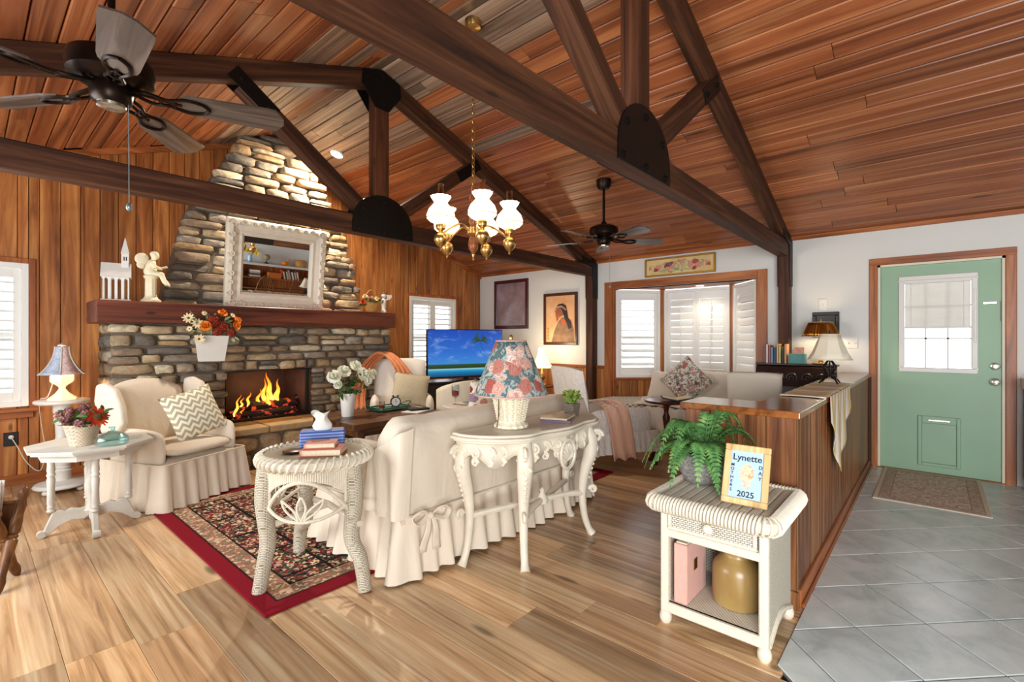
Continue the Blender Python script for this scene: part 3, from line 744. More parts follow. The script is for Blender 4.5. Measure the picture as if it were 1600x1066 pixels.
def stone_rows(z0, z1, xl, xr, y, hr, wr, skip=None, depth=0.05, jut=0.035):
    z = z0
    while z < z1-0.035:
        h = rs.uniform(*hr)
        if z+h > z1-0.05: h = z1-z
        x = xl(z+h/2)+rs.uniform(-.015,.02); xe = xr(z+h/2)+rs.uniform(-.02,.015)
        while x < xe-0.05:
            w = rs.uniform(*wr)
            if x+w > xe-0.09: w = xe-x
            hh = h
            if skip is None or not skip(x, x+w, z, z+h):
                if h > 0.105 and rs.random() < 0.28:
                    q = rs.uniform(.4,.6)*h
                    stone(x+w/2, z+q/2, w-0.008, q-0.006, y, depth+rs.uniform(-jut*.6,jut)); stone(x+w/2, z+(h+q)/2, w-0.008, h-q-0.006, y, depth+rs.uniform(-jut*.6,jut))
                else: stone(x+w/2, z+h/2+rs.uniform(-.006,.006), w-0.008, hh-0.004, y, depth+rs.uniform(-jut*.6,jut))
            x += w
        z += h
FY, FX0, FX1 = 5.55, 0.84, 3.80
BX0, BX1, BZ0, BZ1 = 1.79, 2.695, 0.405, 0.945
# rubble core with the firebox recess
core = MB()
core.box(FX0+0.03,FY,0,BX0,YF,1.43); core.box(BX1,FY,0,FX1-0.03,YF,1.43); core.box(BX0,FY,BZ1,BX1,YF,1.43); core.box(BX0,FY,0,BX1,YF,BZ0-0.03)
def chl(z): return RX-0.08-1.10 + (0.25*(z-1.62) if z < 2.6 else 0.245+0.56*(z-2.6))
def chr_(z): return 2*(RX-0.04)-chl(z)
core.prism([(chl(1.5)+0.04,1.43),(chr_(1.5)-0.04,1.43),(chr_(2.6)-0.04,2.6),(chr_(3.36)-0.04,3.36),(RX,RZ-0.01),(chl(3.36)+0.04,3.36),(chl(2.6)+0.04,2.6)], 5.76, YF, 'xz')
core.build('rubble_core', M['mortar'], fp, smooth=False)
HX_0, HX_1 = 1.60, 2.92
core2 = MB().box(HX_0+0.03,5.12,0,HX_1-0.03,FY,0.345); core2.build('hearth_core', M['mortar'], fp, smooth=False)
def skip_low(a, b, z0, z1):
    mx, mz = (a+b)/2, (z0+z1)/2
    if a < BX1+0.02 and b > BX0-0.02 and z0 < BZ1+0.10 and z1 > BZ0: return True
    return mx > HX_0+0.1 and mx < HX_1-0.1 and z1 < 0.40
def low_rows():
    # side piers and band above the opening laid separately so courses stop cleanly at the firebox
    stone_rows(0.02, 0.40, lambda z: FX0, lambda z: HX_0-0.02, FY, (.08,.13), (.18,.34))
    stone_rows(0.02, 0.40, lambda z: HX_1+0.02, lambda z: FX1, FY, (.08,.13), (.18,.34))
    stone_rows(0.40, BZ1, lambda z: FX0, lambda z: BX0-0.005, FY, (.06,.125), (.15,.38))
    stone_rows(0.40, BZ1, lambda z: BX1+0.005, lambda z: FX1, FY, (.06,.115), (.12,.30))
    stone_rows(BZ1+0.105, 1.42, lambda z: FX0, lambda z: FX1, FY, (.07,.13), (.16,.40))
    stone_rows(BZ1, BZ1+0.105, lambda z: FX0, lambda z: BX0-0.06, FY, (.10,.105), (.16,.36))
    stone_rows(BZ1, BZ1+0.105, lambda z: BX1+0.06, lambda z: FX1, FY, (.10,.105), (.14,.30))
    stone_rows(BZ1, BZ1+0.105, lambda z: BX0-0.05, lambda z: BX1+0.05, FY, (.10,.105), (.12,.22), None, 0.06)
low_rows()
stone_rows(1.60, 2.62, chl, chr_, 5.77, (.075,.125), (.18,.40), lambda a,b,z0,z1: a > 1.95 and b < 2.8 and z1 < 2.45)
stone_rows(2.62, 3.62, lambda z: max(chl(z), RX-(RZ-z)/SL+0.03), lambda z: min(chr_(z), RX+(RZ-z)/SL-0.03), 5.77, (.09,.14), (.20,.42), None, 0.055, 0.03)
stone_rows(0.01, 0.335, lambda z: HX_0, lambda z: HX_1, 5.12, (.10,.15), (.22,.46), None, 0.05)
# side returns seen past the left ends
z = 0.45
while z < 1.40:
    h = rs.uniform(.09,.14); h = min(h,1.42-z); stone(5.66, z+h/2, 0.20, h-0.005, FX0+0.04, 0.045, '-x'); stone(5.88, z+h/2, 0.22, h-0.005, FX0+0.04, 0.045, '-x'); z += h
# hearth slab in three flagstones
xq = HX_0-0.03
for w in (0.47, 0.46, 0.45):
    fpoly = [(0,0),(w-0.008,rs.uniform(-.008,.008)),(w-0.008,0.50),(0,0.50)]
    o = MB().prism(fpoly,0,0.065,'xy').build('hearth_slab', plain('hearth_slab_stone','#b79c74',0.7,0,0.3,0.3,9,0.4,30) if xq < 1.6 else bpy.data.materials['hearth_slab_stone'], fp, smooth=False, loc=(xq,5.045,0.34)); xq += w
    bv = o.modifiers.new('b','BEVEL'); bv.width = 0.012; bv.segments = 2
# firebox
M['soot'] = plain('firebox_steel', '#4a3430', 0.6, 0.2, None, 0.3, 6)
fb = MB(); yb = 5.98
fb.add([(BX0,FY-0.02,BZ0),(BX1,FY-0.02,BZ0),(BX1-0.12,yb,BZ0),(BX0+0.12,yb,BZ0),(BX0,FY-0.02,BZ1),(BX1,FY-0.02,BZ1),(BX1-0.12,yb,BZ1),(BX0+0.12,yb,BZ1)],
       [(0,1,2,3),(4,7,6,5),(0,3,7,4),(1,5,6,2),(3,2,6,7)])
fbo = fb.build('firebox', M['soot'], fp, smooth=False, recalc=False)
MB().box(BX0,FY-0.05,BZ0-0.002,BX1,FY-0.02,BZ0+0.03,0.003).build('firebox_rim', M['black'], fp, smooth=False)
MB().box(BX0,FY-0.05,BZ1-0.012,BX1,FY-0.02,BZ1,0.002).build('firebox_rim', M['black'], fp, smooth=False)
MB().box(BX1-0.07,FY-0.03,BZ0,BX1-0.02,FY-0.012,BZ1-0.01,0.002).build('firebox_door', M['black'], fp, smooth=False)
# fire
fire = thing('log_fire', 'burning logs with tall orange flames inside the firebox', 'fire', (2.22,5.72,BZ0))
def bark_mat():
    t = NT('charred_log', 0.9); v = t.coords((3,14,14), 5); f = t.noise(v, 2.5, 6)
    t.base(t.ramp(f, [(0.3,'#0e0908'),(0.7,'#3a2620')])); t.bump(f, 0.8, 0.02)
    t.emit(t.ramp(t.noise(t.coords((5,5,5),5),2.2,3), [(0.56,(0,0,0,1)),(0.66,(0.75,0.06,0.02,1))]), 0.8); return t.m
M['bark'] = bark_mat()
for x0,y0,z0,x1,y1,z1,r in ((-.34,.02,.05,.30,.05,.05,.05),(-.30,-.05,.045,.34,-.08,.05,.045),(-.12,-.02,.13,.36,.0,.13,.055),(-.36,-.04,.03,.06,.06,.27,.026),(.02,.05,.18,.40,.02,.14,.04),(.15,-.09,.06,.42,.05,.2,.025)):
    n_ = 7; pa = [(x0+(x1-x0)*k/n_, y0+(y1-y0)*k/n_, z0+(z1-z0)*k/n_+rs.uniform(-.006,.006)) for k in range(n_+1)]
    MB().tube(pa, [r*rs.uniform(.85,1.1) for _ in pa], 9).build('log', M['bark'], fire)
def flame_mat():
    t = NT('flame', 1.0); tc = t.coords((1,1,1), 0, 'Generated'); sp = t.n('ShaderNodeSeparateXYZ'); t.l(tc, sp.inputs[0])
    c = t.ramp(sp.outputs['Z'], [(0.0,'#ffd27a'),(0.3,'#ffb23e'),(0.7,'#ef7d1c'),(1.0,'#a83a0c')])
    n = t.t.nodes; em = n.new('ShaderNodeEmission'); t.l(c, em.inputs['Color']); em.inputs['Strength'].default_value = 2.6
    tr = n.new('ShaderNodeBsdfTransparent'); mx = n.new('ShaderNodeMixShader')
    lw = n.new('ShaderNodeLayerWeight'); lw.inputs['Blend'].default_value = 0.35
    f = t.noise(t.coords((9,9,3.5)), 2, 4); mm = t.n('ShaderNodeMath', operation='ADD'); t.l(lw.outputs['Facing'], mm.inputs[0])
    rr2 = t.ramp(f, [(0.35,(0,0,0,1)),(0.75,(0.55,0.55,0.55,1))]); t.l(rr2, mm.inputs[1])
    t.l(mm.outputs[0], mx.inputs[0]); t.l(em.outputs[0], mx.inputs[1]); t.l(tr.outputs[0], mx.inputs[2]); t.l(mx.outputs[0], n['Material Output'].inputs['Surface']); return t.m
M['flame'] = flame_mat()
for x, y, z, h, r, ln in ((.10,.0,.14,.36,.055,-.05),(.02,.02,.14,.30,.038,.03),(.16,.0,.12,.30,.05,.02),(-.06,-.01,.12,.20,.035,.05),(-.16,.0,.12,.17,.028,.04),(-.30,-.05,.04,.24,.026,.06),(-.26,-.06,.02,.10,.03,.05),(.05,-.03,.12,.17,.055,.0),(-.22,.0,.12,.12,.02,.02)):
    pa = [(x+ln*(k/8)**1.3+0.012*math.sin(k*1.4+x*9), y, z+h*k/8) for k in range(9)]
    MB().tube(pa, [r*v for v in (.45,.85,1,.92,.76,.56,.38,.2,.03)], 10, flat=0.6).build('flame', M['flame'], fire)
eb = MB(); 
for k in range(90): eb.ball((rs.uniform(-.42,.42), rs.uniform(-.14,.10), rs.uniform(.005,.03)), rs.uniform(.008,.02), 5, 3)
ebo = eb.build('embers', M['bark'], fire); ebo['kind'] = 'stuff'
fl_ = bpy.data.lights.new('fire_glow','POINT'); fl_.energy = 4; fl_.color = (1,.45,.12); fl_.shadow_soft_size = 0.12
flo = bpy.data.objects.new('fire_glow', fl_); COL.objects.link(flo); flo.parent = fire; flo.location = (0.05,-0.06,0.30)
# mantel
M['mantel'] = wood('mantel_timber', '#3a1a10', '#6b3422', '#824a30', 'x', 0.4, 13, 0.7, 20, True, 0.15, 0.1)
MB().box(0.73,5.29,1.425,3.72,5.80,1.62,0.006).build('mantel', M['mantel'], fp, smooth=False)
MT = 1.62

# ---- mirror (leans forward off the chimney, so it shows the dining end)
def mirror():
    w, h, g = 1.06, 0.955, 0.175
    t = thing('framed_mirror', 'large mirror in a carved cream frame standing on the mantel', 'mirror', (2.34,5.665,MT+0.004))
    t.rotation_euler = (R(7.5), 0, R(-3.5))
    fr = MB(); prof = [(0.0,0.0),(0.0,-0.05),(0.02,-0.075),(0.055,-0.08),(0.075,-0.06),(0.12,-0.045),(0.15,-0.05),(g,-0.03),(g,0.0)]
    cs = [(-w/2,0,1,1),(w/2,0,-1,1),(w/2,h,-1,-1),(-w/2,h,1,-1)]; n = len(prof)
    vs = [(cx+sx*a, d, cz+sz*a) for cx,cz,sx,sz in cs for a,d in prof]; fs = []
    for i in range(4):
        j = (i+1)%4
        for k in range(n-1): fs.append((i*n+k,j*n+k,j*n+k+1,i*n+k+1))
    fr.add(vs, fs); f = fr.build('frame', M['antique'], t, smooth=False)
    orn = MB()
    def scroll(cx, cz, s, fx=1, fz=1, rot=0):
        pa = []
        for k in range(16):
            a = k*0.55; r = s*(1-k/17); pa.append((r*math.cos(a)*fx, 0, r*math.sin(a)*fz))
        orn.merge(MB().tube(pa,[0.009*(1-.5*k/16) for k in range(16)],6), Matrix.Translation((cx,-0.078,cz)) @ Matrix.Rotation(rot,4,'Y'))
    for sx in (-1,1):
        for cz in (0.06,h-0.06):
            scroll(sx*(w/2-0.06),cz,0.05,sx,1 if cz > .4 else -1); scroll(sx*(w/2-0.13),cz,0.03,-sx,1)
        for k in range(7): scroll(sx*(w/2-0.05), 0.17+k*(h-0.34)/6, 0.03 if k%2 else 0.038, sx, 1 if k%2 else -1)
    for k in range(9):
        for cz in (0.05,h-0.05): scroll(-w/2+0.17+k*(w-0.34)/8, cz, 0.03 if k%2 else 0.038, 1 if k%2 else -1, 1 if cz > .4 else -1)
    oc = orn.build('carved_scrolls', M['antique'], f); oc['kind'] = 'stuff'
    gm = NT('mirror_silver', 0.01, 1.0); gm.base((0.93,0.93,0.92,1))
    MB().box(-w/2+g,-0.016,g,w/2-g,-0.012,h-g).build('mirror_glass', gm.m, t, smooth=False)
    MB().box(-w/2+0.02,-0.010,0.02,w/2-0.02,0.0,h-0.02).build('backing', M['tabletop'], t, smooth=False)
mirror()

# ---- little church
def church():
    t = thing('church_ornament', 'white wooden church ornament with steeple on the mantel', 'ornament', (0.885,5.44,MT), R(-12))
    MB().box(-.105,-.07,0,.105,.07,.014,0.003).build('base', M['white'], t, smooth=False)
    def arch_wall(L, H, n, aw):
        m = MB(); y0, y1 = -0.005, 0.005; sp = L/n
        for k in range(n):
            cx = -L/2+sp*(k+.5); ah = H-0.035-aw/2
            pts = [(cx-sp/2,0),(cx-aw/2,0),(cx-aw/2,ah)]+[(cx+aw/2*math.cos(a),ah+aw*0.9*math.sin(a)) for a in [math.pi*(1-i/6) for i in range(1,6)]]+[(cx+aw/2,ah),(cx+aw/2,0),(cx+sp/2,0),(cx+sp/2,H),(cx-sp/2,H)]
            m.prism(pts,y0,y1,'xz')
        return m
    for yy in (-.055,.055): arch_wall(.18,.21,4,.026).xf(T(0,yy,.014)).build('side_wall', M['white'], t, smooth=False)
    for xx in (-.085,.085): arch_wall(.11,.21,1,.05).xf(T(xx,0,.014,R(90))).build('end_wall', M['white'], t, smooth=False)
    for xx in (-.085,.085): MB().prism([(-.06,.224),(.06,.224),(0,.325)],xx-.005,xx+.005,'yz').build('gable', M['white'], t, smooth=False)
    for s in (-1,1): MB().add([(-.105,s*.075,.208),(.105,s*.075,.208),(.105,0,.335),(-.105,0,.335)],[(0,1,2,3)]).build('roof', M['white'], t, smooth=False, solid=.008)
    st = MB().box(.035,-.026,.28,.087,.026,.425,.002).build('steeple', M['white'], t, smooth=False)
    MB().add([(.031,-.03,.425),(.091,-.03,.425),(.091,.03,.425),(.031,.03,.425),(.061,0,.575)],[(0,1,4),(1,2,4),(2,3,4),(3,0,4),(3,2,1,0)]).build('spire', M['white'], st, smooth=False)
    for a in (-.026,): MB().box(.05,a-.002,.36,.058,a,.395).box(.066,a-.002,.36,.074,a,.395).build('louvre_opening', M['black'], st, smooth=False)
church()
M['plaster'] = plain('ivory_plaster', '#eadfbe', 0.6, 0, 0.3, 0.12, 14)
def angel():
    t = thing('angel_statuette', 'ivory angel statuette reading on a fluted column on the mantel', 'statuette', (1.13,5.42,MT), R(-20))
    MB().lathe([(.078,0),(.08,.02),(.062,.032),(.05,.05),(.045,.06)],16).lathe([(.045,.06),(.043,.215),(.052,.225),(.058,.24),(.05,.25)],20,(0,0,0),1,1,.03,10).build('column', M['plaster'], t)
    b = MB()
    b.ball((-.005,0,.285),.05,12,8,1.05,1,1.0); b.tube([(0,0,.27),(.0,0,.34),(.012,0,.385)],[.05,.042,.028],12)
    b.ball((.032,-.004,.432),.034,12,8,1,.9,1.1); b.tube([(.012,0,.38),(.024,0,.41)],[.02,.018],8)
    b.ball((.026,-.002,.448),.034,12,8,1.05,1,.8)
    for s in (-1,1):
        b.tube([(.005,s*.04,.37),(.045,s*.045,.325),(.085,s*.02,.315)],[.016,.014,.011],8)
        b.tube([(.01,s*.022,.27),(.08,s*.026,.262),(.105,s*.024,.19),(.125,s*.024,.165)],[.03,.026,.018,.012],8)
    bo = b.build('figure', M['plaster'], t); rm = bo.modifiers.new('r','REMESH'); rm.mode = 'VOXEL'; rm.voxel_size = .006; rm.use_smooth_shade = True
    for s in (-1,1):
        wg = MB()
        wg.ball((0,0,0),.055,14,9,.95,.22,1.0); wg.ball((.018,0,-.05),.035,12,8,.9,.22,1.0)
        wg.xf(T(-.062,s*.03,.395,s*R(-20),0,R(28))).build('wing', M['plaster'], t)
    MB().add([(.075,-.04,.318),(.125,-.04,.335),(.125,.04,.335),(.075,.04,.318)],[(0,1,2,3)]).build('book', M['plaster'], t, smooth=False, solid=.008)
    MB().grid(lambda u,v: (.02+.12*u, -.05+.1*v, .275-.11*u*u-.012*math.sin(v*14)*u), 8, 14).build('drapery', M['plaster'], t, solid=.006)
angel()
M['basket'] = plain('basket_cane', '#c48f4d', 0.6, 0, 0.3, 0.35, 40, 0.6, 70)
def flower_basket():
    t = thing('flower_basket', 'small yellow wicker basket of red and cream flowers on the mantel', 'basket', (3.44,5.42,MT), R(5))
    MB().lathe([(.075,0),(.09,.06),(.10,.125),(.104,.13),(.094,.125),(.07,.02)],20,(0,0,0),1,.75,.02,20).build('basket_bowl', M['basket'], t)
    MB().tube([(.097*math.cos(a),0,.12+.17*math.sin(a)) for a in [math.pi*k/16 for k in range(17)]],.006,6).build('handle', M['basket'], t)
    q = random.Random(2); sp = []
    for k in range(12):
        a = q.uniform(0,6.28); r = q.uniform(.01,.10); sp.append((q.choice(('rose','daisy','rose')), q.uniform(.022,.034), (r*math.cos(a),r*math.sin(a)*.8,.15+q.uniform(0,.05)), (math.cos(a)*.6,math.sin(a)*.6-.4,1), q.choice(('p_rust','p_cream','p_red','p_cream','p_mauve'))))
    sp.append(('rose',.03,(-.14,-.02,.13),(-1,-.5,.4),'p_red')); bouquet(t, sp, q, (0,0,.08))
    leaves_mb([((q.uniform(-.12,.12),q.uniform(-.09,.06),.12+q.uniform(0,.04)),(q.uniform(-1,1),q.uniform(-1,.4),q.uniform(-.4,.6))) for _ in range(26)]+[((-.10-.01*k,-.03,.10),(-1,-.3,-.3)) for k in range(8)], q, .055,.025).build('foliage', M['leaf'], t)
flower_basket()
def cherub():
    t = thing('heart_cherub', 'white cherub figurine holding a heart beside the flower basket', 'figurine', (3.63,5.43,MT), R(-10))
    b = MB(); b.lathe([(.035,0),(.036,.02),(.026,.05),(.028,.10),(.034,.14),(.028,.18),(.015,.20)],12); b.ball((0,0,.235),.034,12,8); b.tube([(.02,-.01,.17),(.05,-.03,.19),(.055,-.03,.215)],[.012,.011,.010],8); b.tube([(-.02,-.01,.17),(-.03,-.035,.17)],[.012,.010],8)
    o = b.build('figure', M['white'], t); rm = o.modifiers.new('r','REMESH'); rm.mode = 'VOXEL'; rm.voxel_size = .006; rm.use_smooth_shade = True
    hp = [(16*math.sin(a)**3, 13*math.cos(a)-5*math.cos(2*a)-2*math.cos(3*a)-math.cos(4*a)) for a in [2*math.pi*k/20 for k in range(20)]]
    MB().prism([(.062+x*.0022,.215+z*.0024) for x,z in hp],-.04,-.026,'xz').build('heart', M['white'], t)
    hr = MB().ball((0,.004,.25),.036,10,6,1,1,.8).build('hair', M['seed'], t)
cherub()
def wall_pocket():
    t = thing('wall_pocket', 'white wall pocket of orange and rust flowers hung below the mantel', 'planter', (1.575,5.287,1.07))
    m = MB(); a, b, h, d = .105, .135, .25, .09
    m.add([(-a,0,0),(a,0,0),(a,-d*.7,0),(-a,-d*.7,0),(-b,0,h),(b,0,h),(b,-d,h-.004),(-b,-d,h-.004),(-b+.01,-.008,h),(b-.01,-.008,h),(b-.01,-d+.01,h),(-b+.01,-d+.01,h),(-a,-.008,.02),(a,-.008,.02),(a,-d*.7+.01,.02),(-a,-d*.7+.01,.02)],
          [(0,1,2,3),(0,4,5,1),(1,5,6,2),(2,6,7,3),(3,7,4,0),(4,8,9,5),(5,9,10,6),(6,10,11,7),(7,11,8,4),(8,12,13,9),(9,13,14,10),(10,14,15,11),(11,15,12,8),(12,15,14,13)])
    m.build('pocket', M['white'], t, smooth=False)
    MB().box(-.012,-.005,.23,.012,.0,.41,.001).build('hanging_strap', M['white'], t, smooth=False)
    q = random.Random(9)
    sp = [('cluster',.062,(.0,-.09,.38),(-.1,-1,.5),'p_rust'),('cluster',.055,(.075,-.09,.33),(.3,-1,.3),'p_rust'),('cluster',.05,(.155,-.08,.28),(.6,-1,0),'p_rust'),('cluster',.05,(.03,-.10,.29),(0,-1,.2),'p_rust'),
          ('rose',.046,(-.075,-.12,.335),(-.4,-1,.3),'p_orange'),('rose',.042,(.085,-.06,.46),(.1,-.8,.8),'p_orange'),('rose',.04,(.20,-.08,.345),(.5,-1,.3),'p_orange'),('rose',.038,(.215,-.06,.395),(.6,-.8,.5),'p_orange'),
          ('daisy',.055,(-.20,-.07,.41),(-.5,-1,.4),'p_cream'),('daisy',.055,(-.135,-.09,.36),(-.3,-1,.3),'p_cream'),('daisy',.05,(-.13,-.12,.215),(-.2,-1,-.1),'p_cream'),('daisy',.03,(-.19,-.06,.31),(-.6,-1,.1),'p_cream'),('daisy',.028,(.18,-.05,.45),(.4,-1,.5),'p_cream'),('daisy',.028,(-.06,-.03,.46),(0,-1,.6),'p_cream')]
    bouquet(t, sp, q, (0,-.04,.2))
    lv = [((q.uniform(-.17,.2),q.uniform(-.10,-.02),q.uniform(.24,.44)),(q.uniform(-1,1),-.6,q.uniform(-.5,1))) for _ in range(46)]+[((.17,-.09,.20),(.5,-.3,-.8)),((.16,-.1,.22),(.3,-.5,-.9)),((.18,-.08,.24),(.7,-.3,-.5))]
    leaves_mb(lv, q, .06,.028).build('foliage', M['leafpale'], t)
    tw = MB()
    for k in range(10):
        a = q.uniform(-1,1); tw.tube(spline([(0,-.04,.24),(a*.12,-.06,.36),(a*.22,-.06,.42+q.uniform(-.05,.06))],4),.002,4)
    tw.build('twigs', M['leafpale'], t)
wall_pocket()
# ================================================================== SOFT FURNITURE
def cloth_mat(name, c, wr=0.25, scale=5, weave=0.1):
    t = NT(name, 0.85, 0, 0.2); v = t.coords((1,1,0.55)); f = t.noise(v, scale, 4, 0.55, 1.0); f2 = t.noise(t.coords((1,1,1)), 320, 2)
    a = lin(c); t.base(t.ramp(f, [(0.3, tuple(x*.93 for x in a[:3])+(1,)),(0.7,a)]))
    ad = t.n('ShaderNodeMath', operation='MULTIPLY_ADD'); t.l(f2, ad.inputs[0]); ad.inputs[1].default_value = 0.04; t.l(f, ad.inputs[2])
    t.bump(ad.outputs[0], wr, 0.05); t.p.inputs['Sheen Weight'].default_value = 0.15; return t.m
M['slip'] = cloth_mat('slipcover_cotton', '#e4d6c2')
M['slip2'] = cloth_mat('slipcover_white', '#e8e0d4')
M['cream'] = cloth_mat('cream_upholstery', '#e9dcc2', 0.1)
M['linen'] = cloth_mat('linen_grey', '#d8cdbd', 0.15)
M['peach'] = cloth_mat('peach_throw', '#d98a5c', 0.3, 14)
M['quilt'] = cloth_mat('quilted_white', '#e8e0d6', 0.6, 26)
def floral_mat(name, ground, petals, leaf, scale=9.0, cover=0.55, heart='#8a4a44', leafk=1.8, miss=0.12):
    """printed roses: voronoi blossoms with darker hearts, leaf blotches between"""
    t = NT(name, 0.8, 0, 0.2); v = t.coords((1,1,1))
    wv = t.n('ShaderNodeTexNoise', Scale=scale*2.2, Detail=3.0); t.l(v, wv.inputs['Vector'])
    wm = t.n('ShaderNodeVectorMath', operation='MULTIPLY_ADD'); t.l(wv.outputs['Color'], wm.inputs[0]); wm.inputs[1].default_value = (.05,.05,.05); t.l(v, wm.inputs[2])
    vo = t.n('ShaderNodeTexVoronoi', Scale=scale); t.l(wm.outputs[0], vo.inputs['Vector'])
    sep = t.n('ShaderNodeSeparateColor'); t.l(vo.outputs['Color'], sep.inputs[0])
    pc = t.ramp(sep.outputs[0], [(i/len(petals), p) for i, p in enumerate(petals)], 'CONSTANT')
    ringw = t.n('ShaderNodeMath', operation='SINE'); mu = t.n('ShaderNodeMath', operation='MULTIPLY'); mu.inputs[1].default_value = 42.0
    t.l(vo.outputs['Distance'], mu.inputs[0]); t.l(mu.outputs[0], ringw.inputs[0])
    pc = t.mix(t.ramp(ringw.outputs[0], [(0.2,(0,0,0,1)),(0.9,(0.6,0.6,0.6,1))]), pc, heart)
    lf = t.noise(v, scale*leafk, 3, 0.6, 1.5); gc = t.mix(t.ramp(lf, [(0.47,(0,0,0,1)),(0.53,(1,1,1,1))]), ground, leaf)
    msk = t.ramp(vo.outputs['Distance'], [(cover*0.62,(1,1,1,1)),(cover*0.70,(0,0,0,1))])
    sel = t.ramp(sep.outputs[1], [(0.0,(0,0,0,1)),(miss,(1,1,1,1))], 'CONSTANT')
    t.base(t.mix(t.mix(1.0, msk, sel, 'MULTIPLY'), gc, pc)); t.bump(t.noise(v, 300, 2), 0.05, 0.002); return t.m
M['chintz'] = floral_mat('rose_chintz', '#a3aea8', ['#d8a898','#bb7a6c','#e0c0b0','#a85a50','#e8cfc0'], '#566a6c', 13, 0.84, '#96504a')
M['floralpillow'] = floral_mat('floral_tapestry', '#efe6d4', ['#b04a44','#8f7f96','#d9a08f','#7a3030'], '#e5dac6', 11, 0.62)
M['petitpoint'] = floral_mat('petit_point', '#f0e9dc', ['#c7776c','#d9a79a','#8d8a90','#7a5a58'], '#8f8f84', 15, 0.6)
def chevron_mat():
    t = NT('chevron_print', 0.85, 0, 0.2); v = t.coords((1,1,1)); sp = t.n('ShaderNodeSeparateXYZ'); t.l(v, sp.inputs[0])
    def mth(op, a, b=None):
        o = t.n('ShaderNodeMath', operation=op)
        for i, q in enumerate((a,b)):
            if q is None: continue
            if isinstance(q,(int,float)): o.inputs[i].default_value = q
            else: t.l(q, o.inputs[i])
        return o.outputs[0]
    zig = mth('PINGPONG', sp.outputs['X'], 0.034); w = mth('FRACT', mth('MULTIPLY', mth('ADD', sp.outputs['Z'], mth('MULTIPLY', zig, 1.1)), 19.0))
    t.base(t.mix(t.ramp(w, [(0.0,(0,0,0,1)),(0.5,(1,1,1,1))], 'CONSTANT'), '#efe9da', '#b3ab86')); t.bump(t.noise(v, 260, 2), 0.1, 0.003); return t.m
M['chevron'] = chevron_mat()
def gingham_mat():
    t = NT('gingham', 0.85, 0, 0.2); v = t.coords((1,1,1)); c = t.n('ShaderNodeTexChecker', Scale=26.0); t.l(v, c.inputs['Vector'])
    t.base(t.mix(c.outputs['Fac'], '#efeae0', '#8d9088')); return t.m
M['gingham'] = gingham_mat()
def fur_mat():
    t = NT('fur_pillow', 0.95, 0, 0.1); v = t.coords((1,1,1)); f = t.noise(v, 60, 6, 0.7, 2.5); t.base(t.ramp(f, [(0.3,'#c9b791'),(0.7,'#f0e6cc')])); t.bump(f, 0.9, 0.02); return t.m
M['fur'] = fur_mat()

def pillow(name, label, w, h, t_, mat, loc, rot, cat='pillow', group=None, piping=None):
    n = 17
    def f(u, v, s):
        x = (u-.5)*2; z = (v-.5)*2; e = (max(0,1-abs(x)**2.4)*max(0,1-abs(z)**2.4))**0.62
        k = 1-0.06*(1-abs(x)**2)*abs(z)**4; k2 = 1-0.06*(1-abs(z)**2)*abs(x)**4
        return (x*w/2*k2, s*t_/2*e, z*h/2*k)
    m = MB(); m.grid(lambda u,v: f(u,v,-1), n, n); m.grid(lambda u,v: f(u,v,1), n, n)
    o = m.build(name, mat, None, ang=80); o.location = loc; o.rotation_euler = rot
    return tag(o, label, cat, group)
def rpath(x0, y0, x1, y1, r=0.05, n=5):
    """rounded rectangle, counter-clockwise, dense points"""
    out = []
    for cx, cy, a0 in ((x1-r,y0+r,-90),(x1-r,y1-r,0),(x0+r,y1-r,90),(x0+r,y0+r,180)):
        for k in range(n+1): a = R(a0+90*k/n); out.append((cx+r*math.cos(a), cy+r*math.sin(a)))
    out.append(out[0]); d = []
    for i in range(len(out)-1):
        p, q = out[i], out[i+1]; L = math.hypot(q[0]-p[0],q[1]-p[1]); k = max(1,int(L/0.014))
        for j in range(k): d.append((p[0]+(q[0]-p[0])*j/k, p[1]+(q[1]-p[1])*j/k))
    return d
def skirt(path, z0, z1, seed=0, flare=0.05, wave=0.085, amp=0.022, rows=7, closed=True):
    """gathered ruffle hanging along a path"""
    q = random.Random(seed); n = len(path); m = MB(); s = 0.0; S = [0]
    for i in range(1,n): s += math.hypot(path[i][0]-path[i-1][0], path[i][1]-path[i-1][1]); S.append(s)
    ph = [q.uniform(0,6.28) for _ in range(4)]
    nrm = []
    for i in range(n):
        a = path[(i-1)%n] if closed else path[max(0,i-1)]; b = path[(i+1)%n] if closed else path[min(n-1,i+1)]
        d = Vector((b[1]-a[1], -(b[0]-a[0]), 0)); nrm.append(d.normalized() if d.length > 0 else Vector((1,0,0)))
    vs = []
    for i in range(n):
        w = math.sin(2*math.pi*S[i]/wave+ph[0]+1.2*math.sin(S[i]*7+ph[1])) + .5*math.sin(2*math.pi*S[i]/(wave*2.3)+ph[2])
        hem = z0+0.010*math.sin(S[i]*5+ph[3])
        for j in range(rows):
            t = j/(rows-1); z = z1+(hem-z1)*t; o = flare*t+amp*w*(0.15+0.85*t**0.8)
            vs.append((path[i][0]+nrm[i].x*o, path[i][1]+nrm[i].y*o, z))
    fs = [(i*rows+j, ((i+1)%n)*rows+j, ((i+1)%n)*rows+j+1, i*rows+j+1) for i in range(n if closed else n-1) for j in range(rows-1)]
    return m.add(vs, fs)
def soft(x0,y0,z0,x1,y1,z1,b=0.05): return MB().box(x0,y0,z0,x1,y1,z1,b)
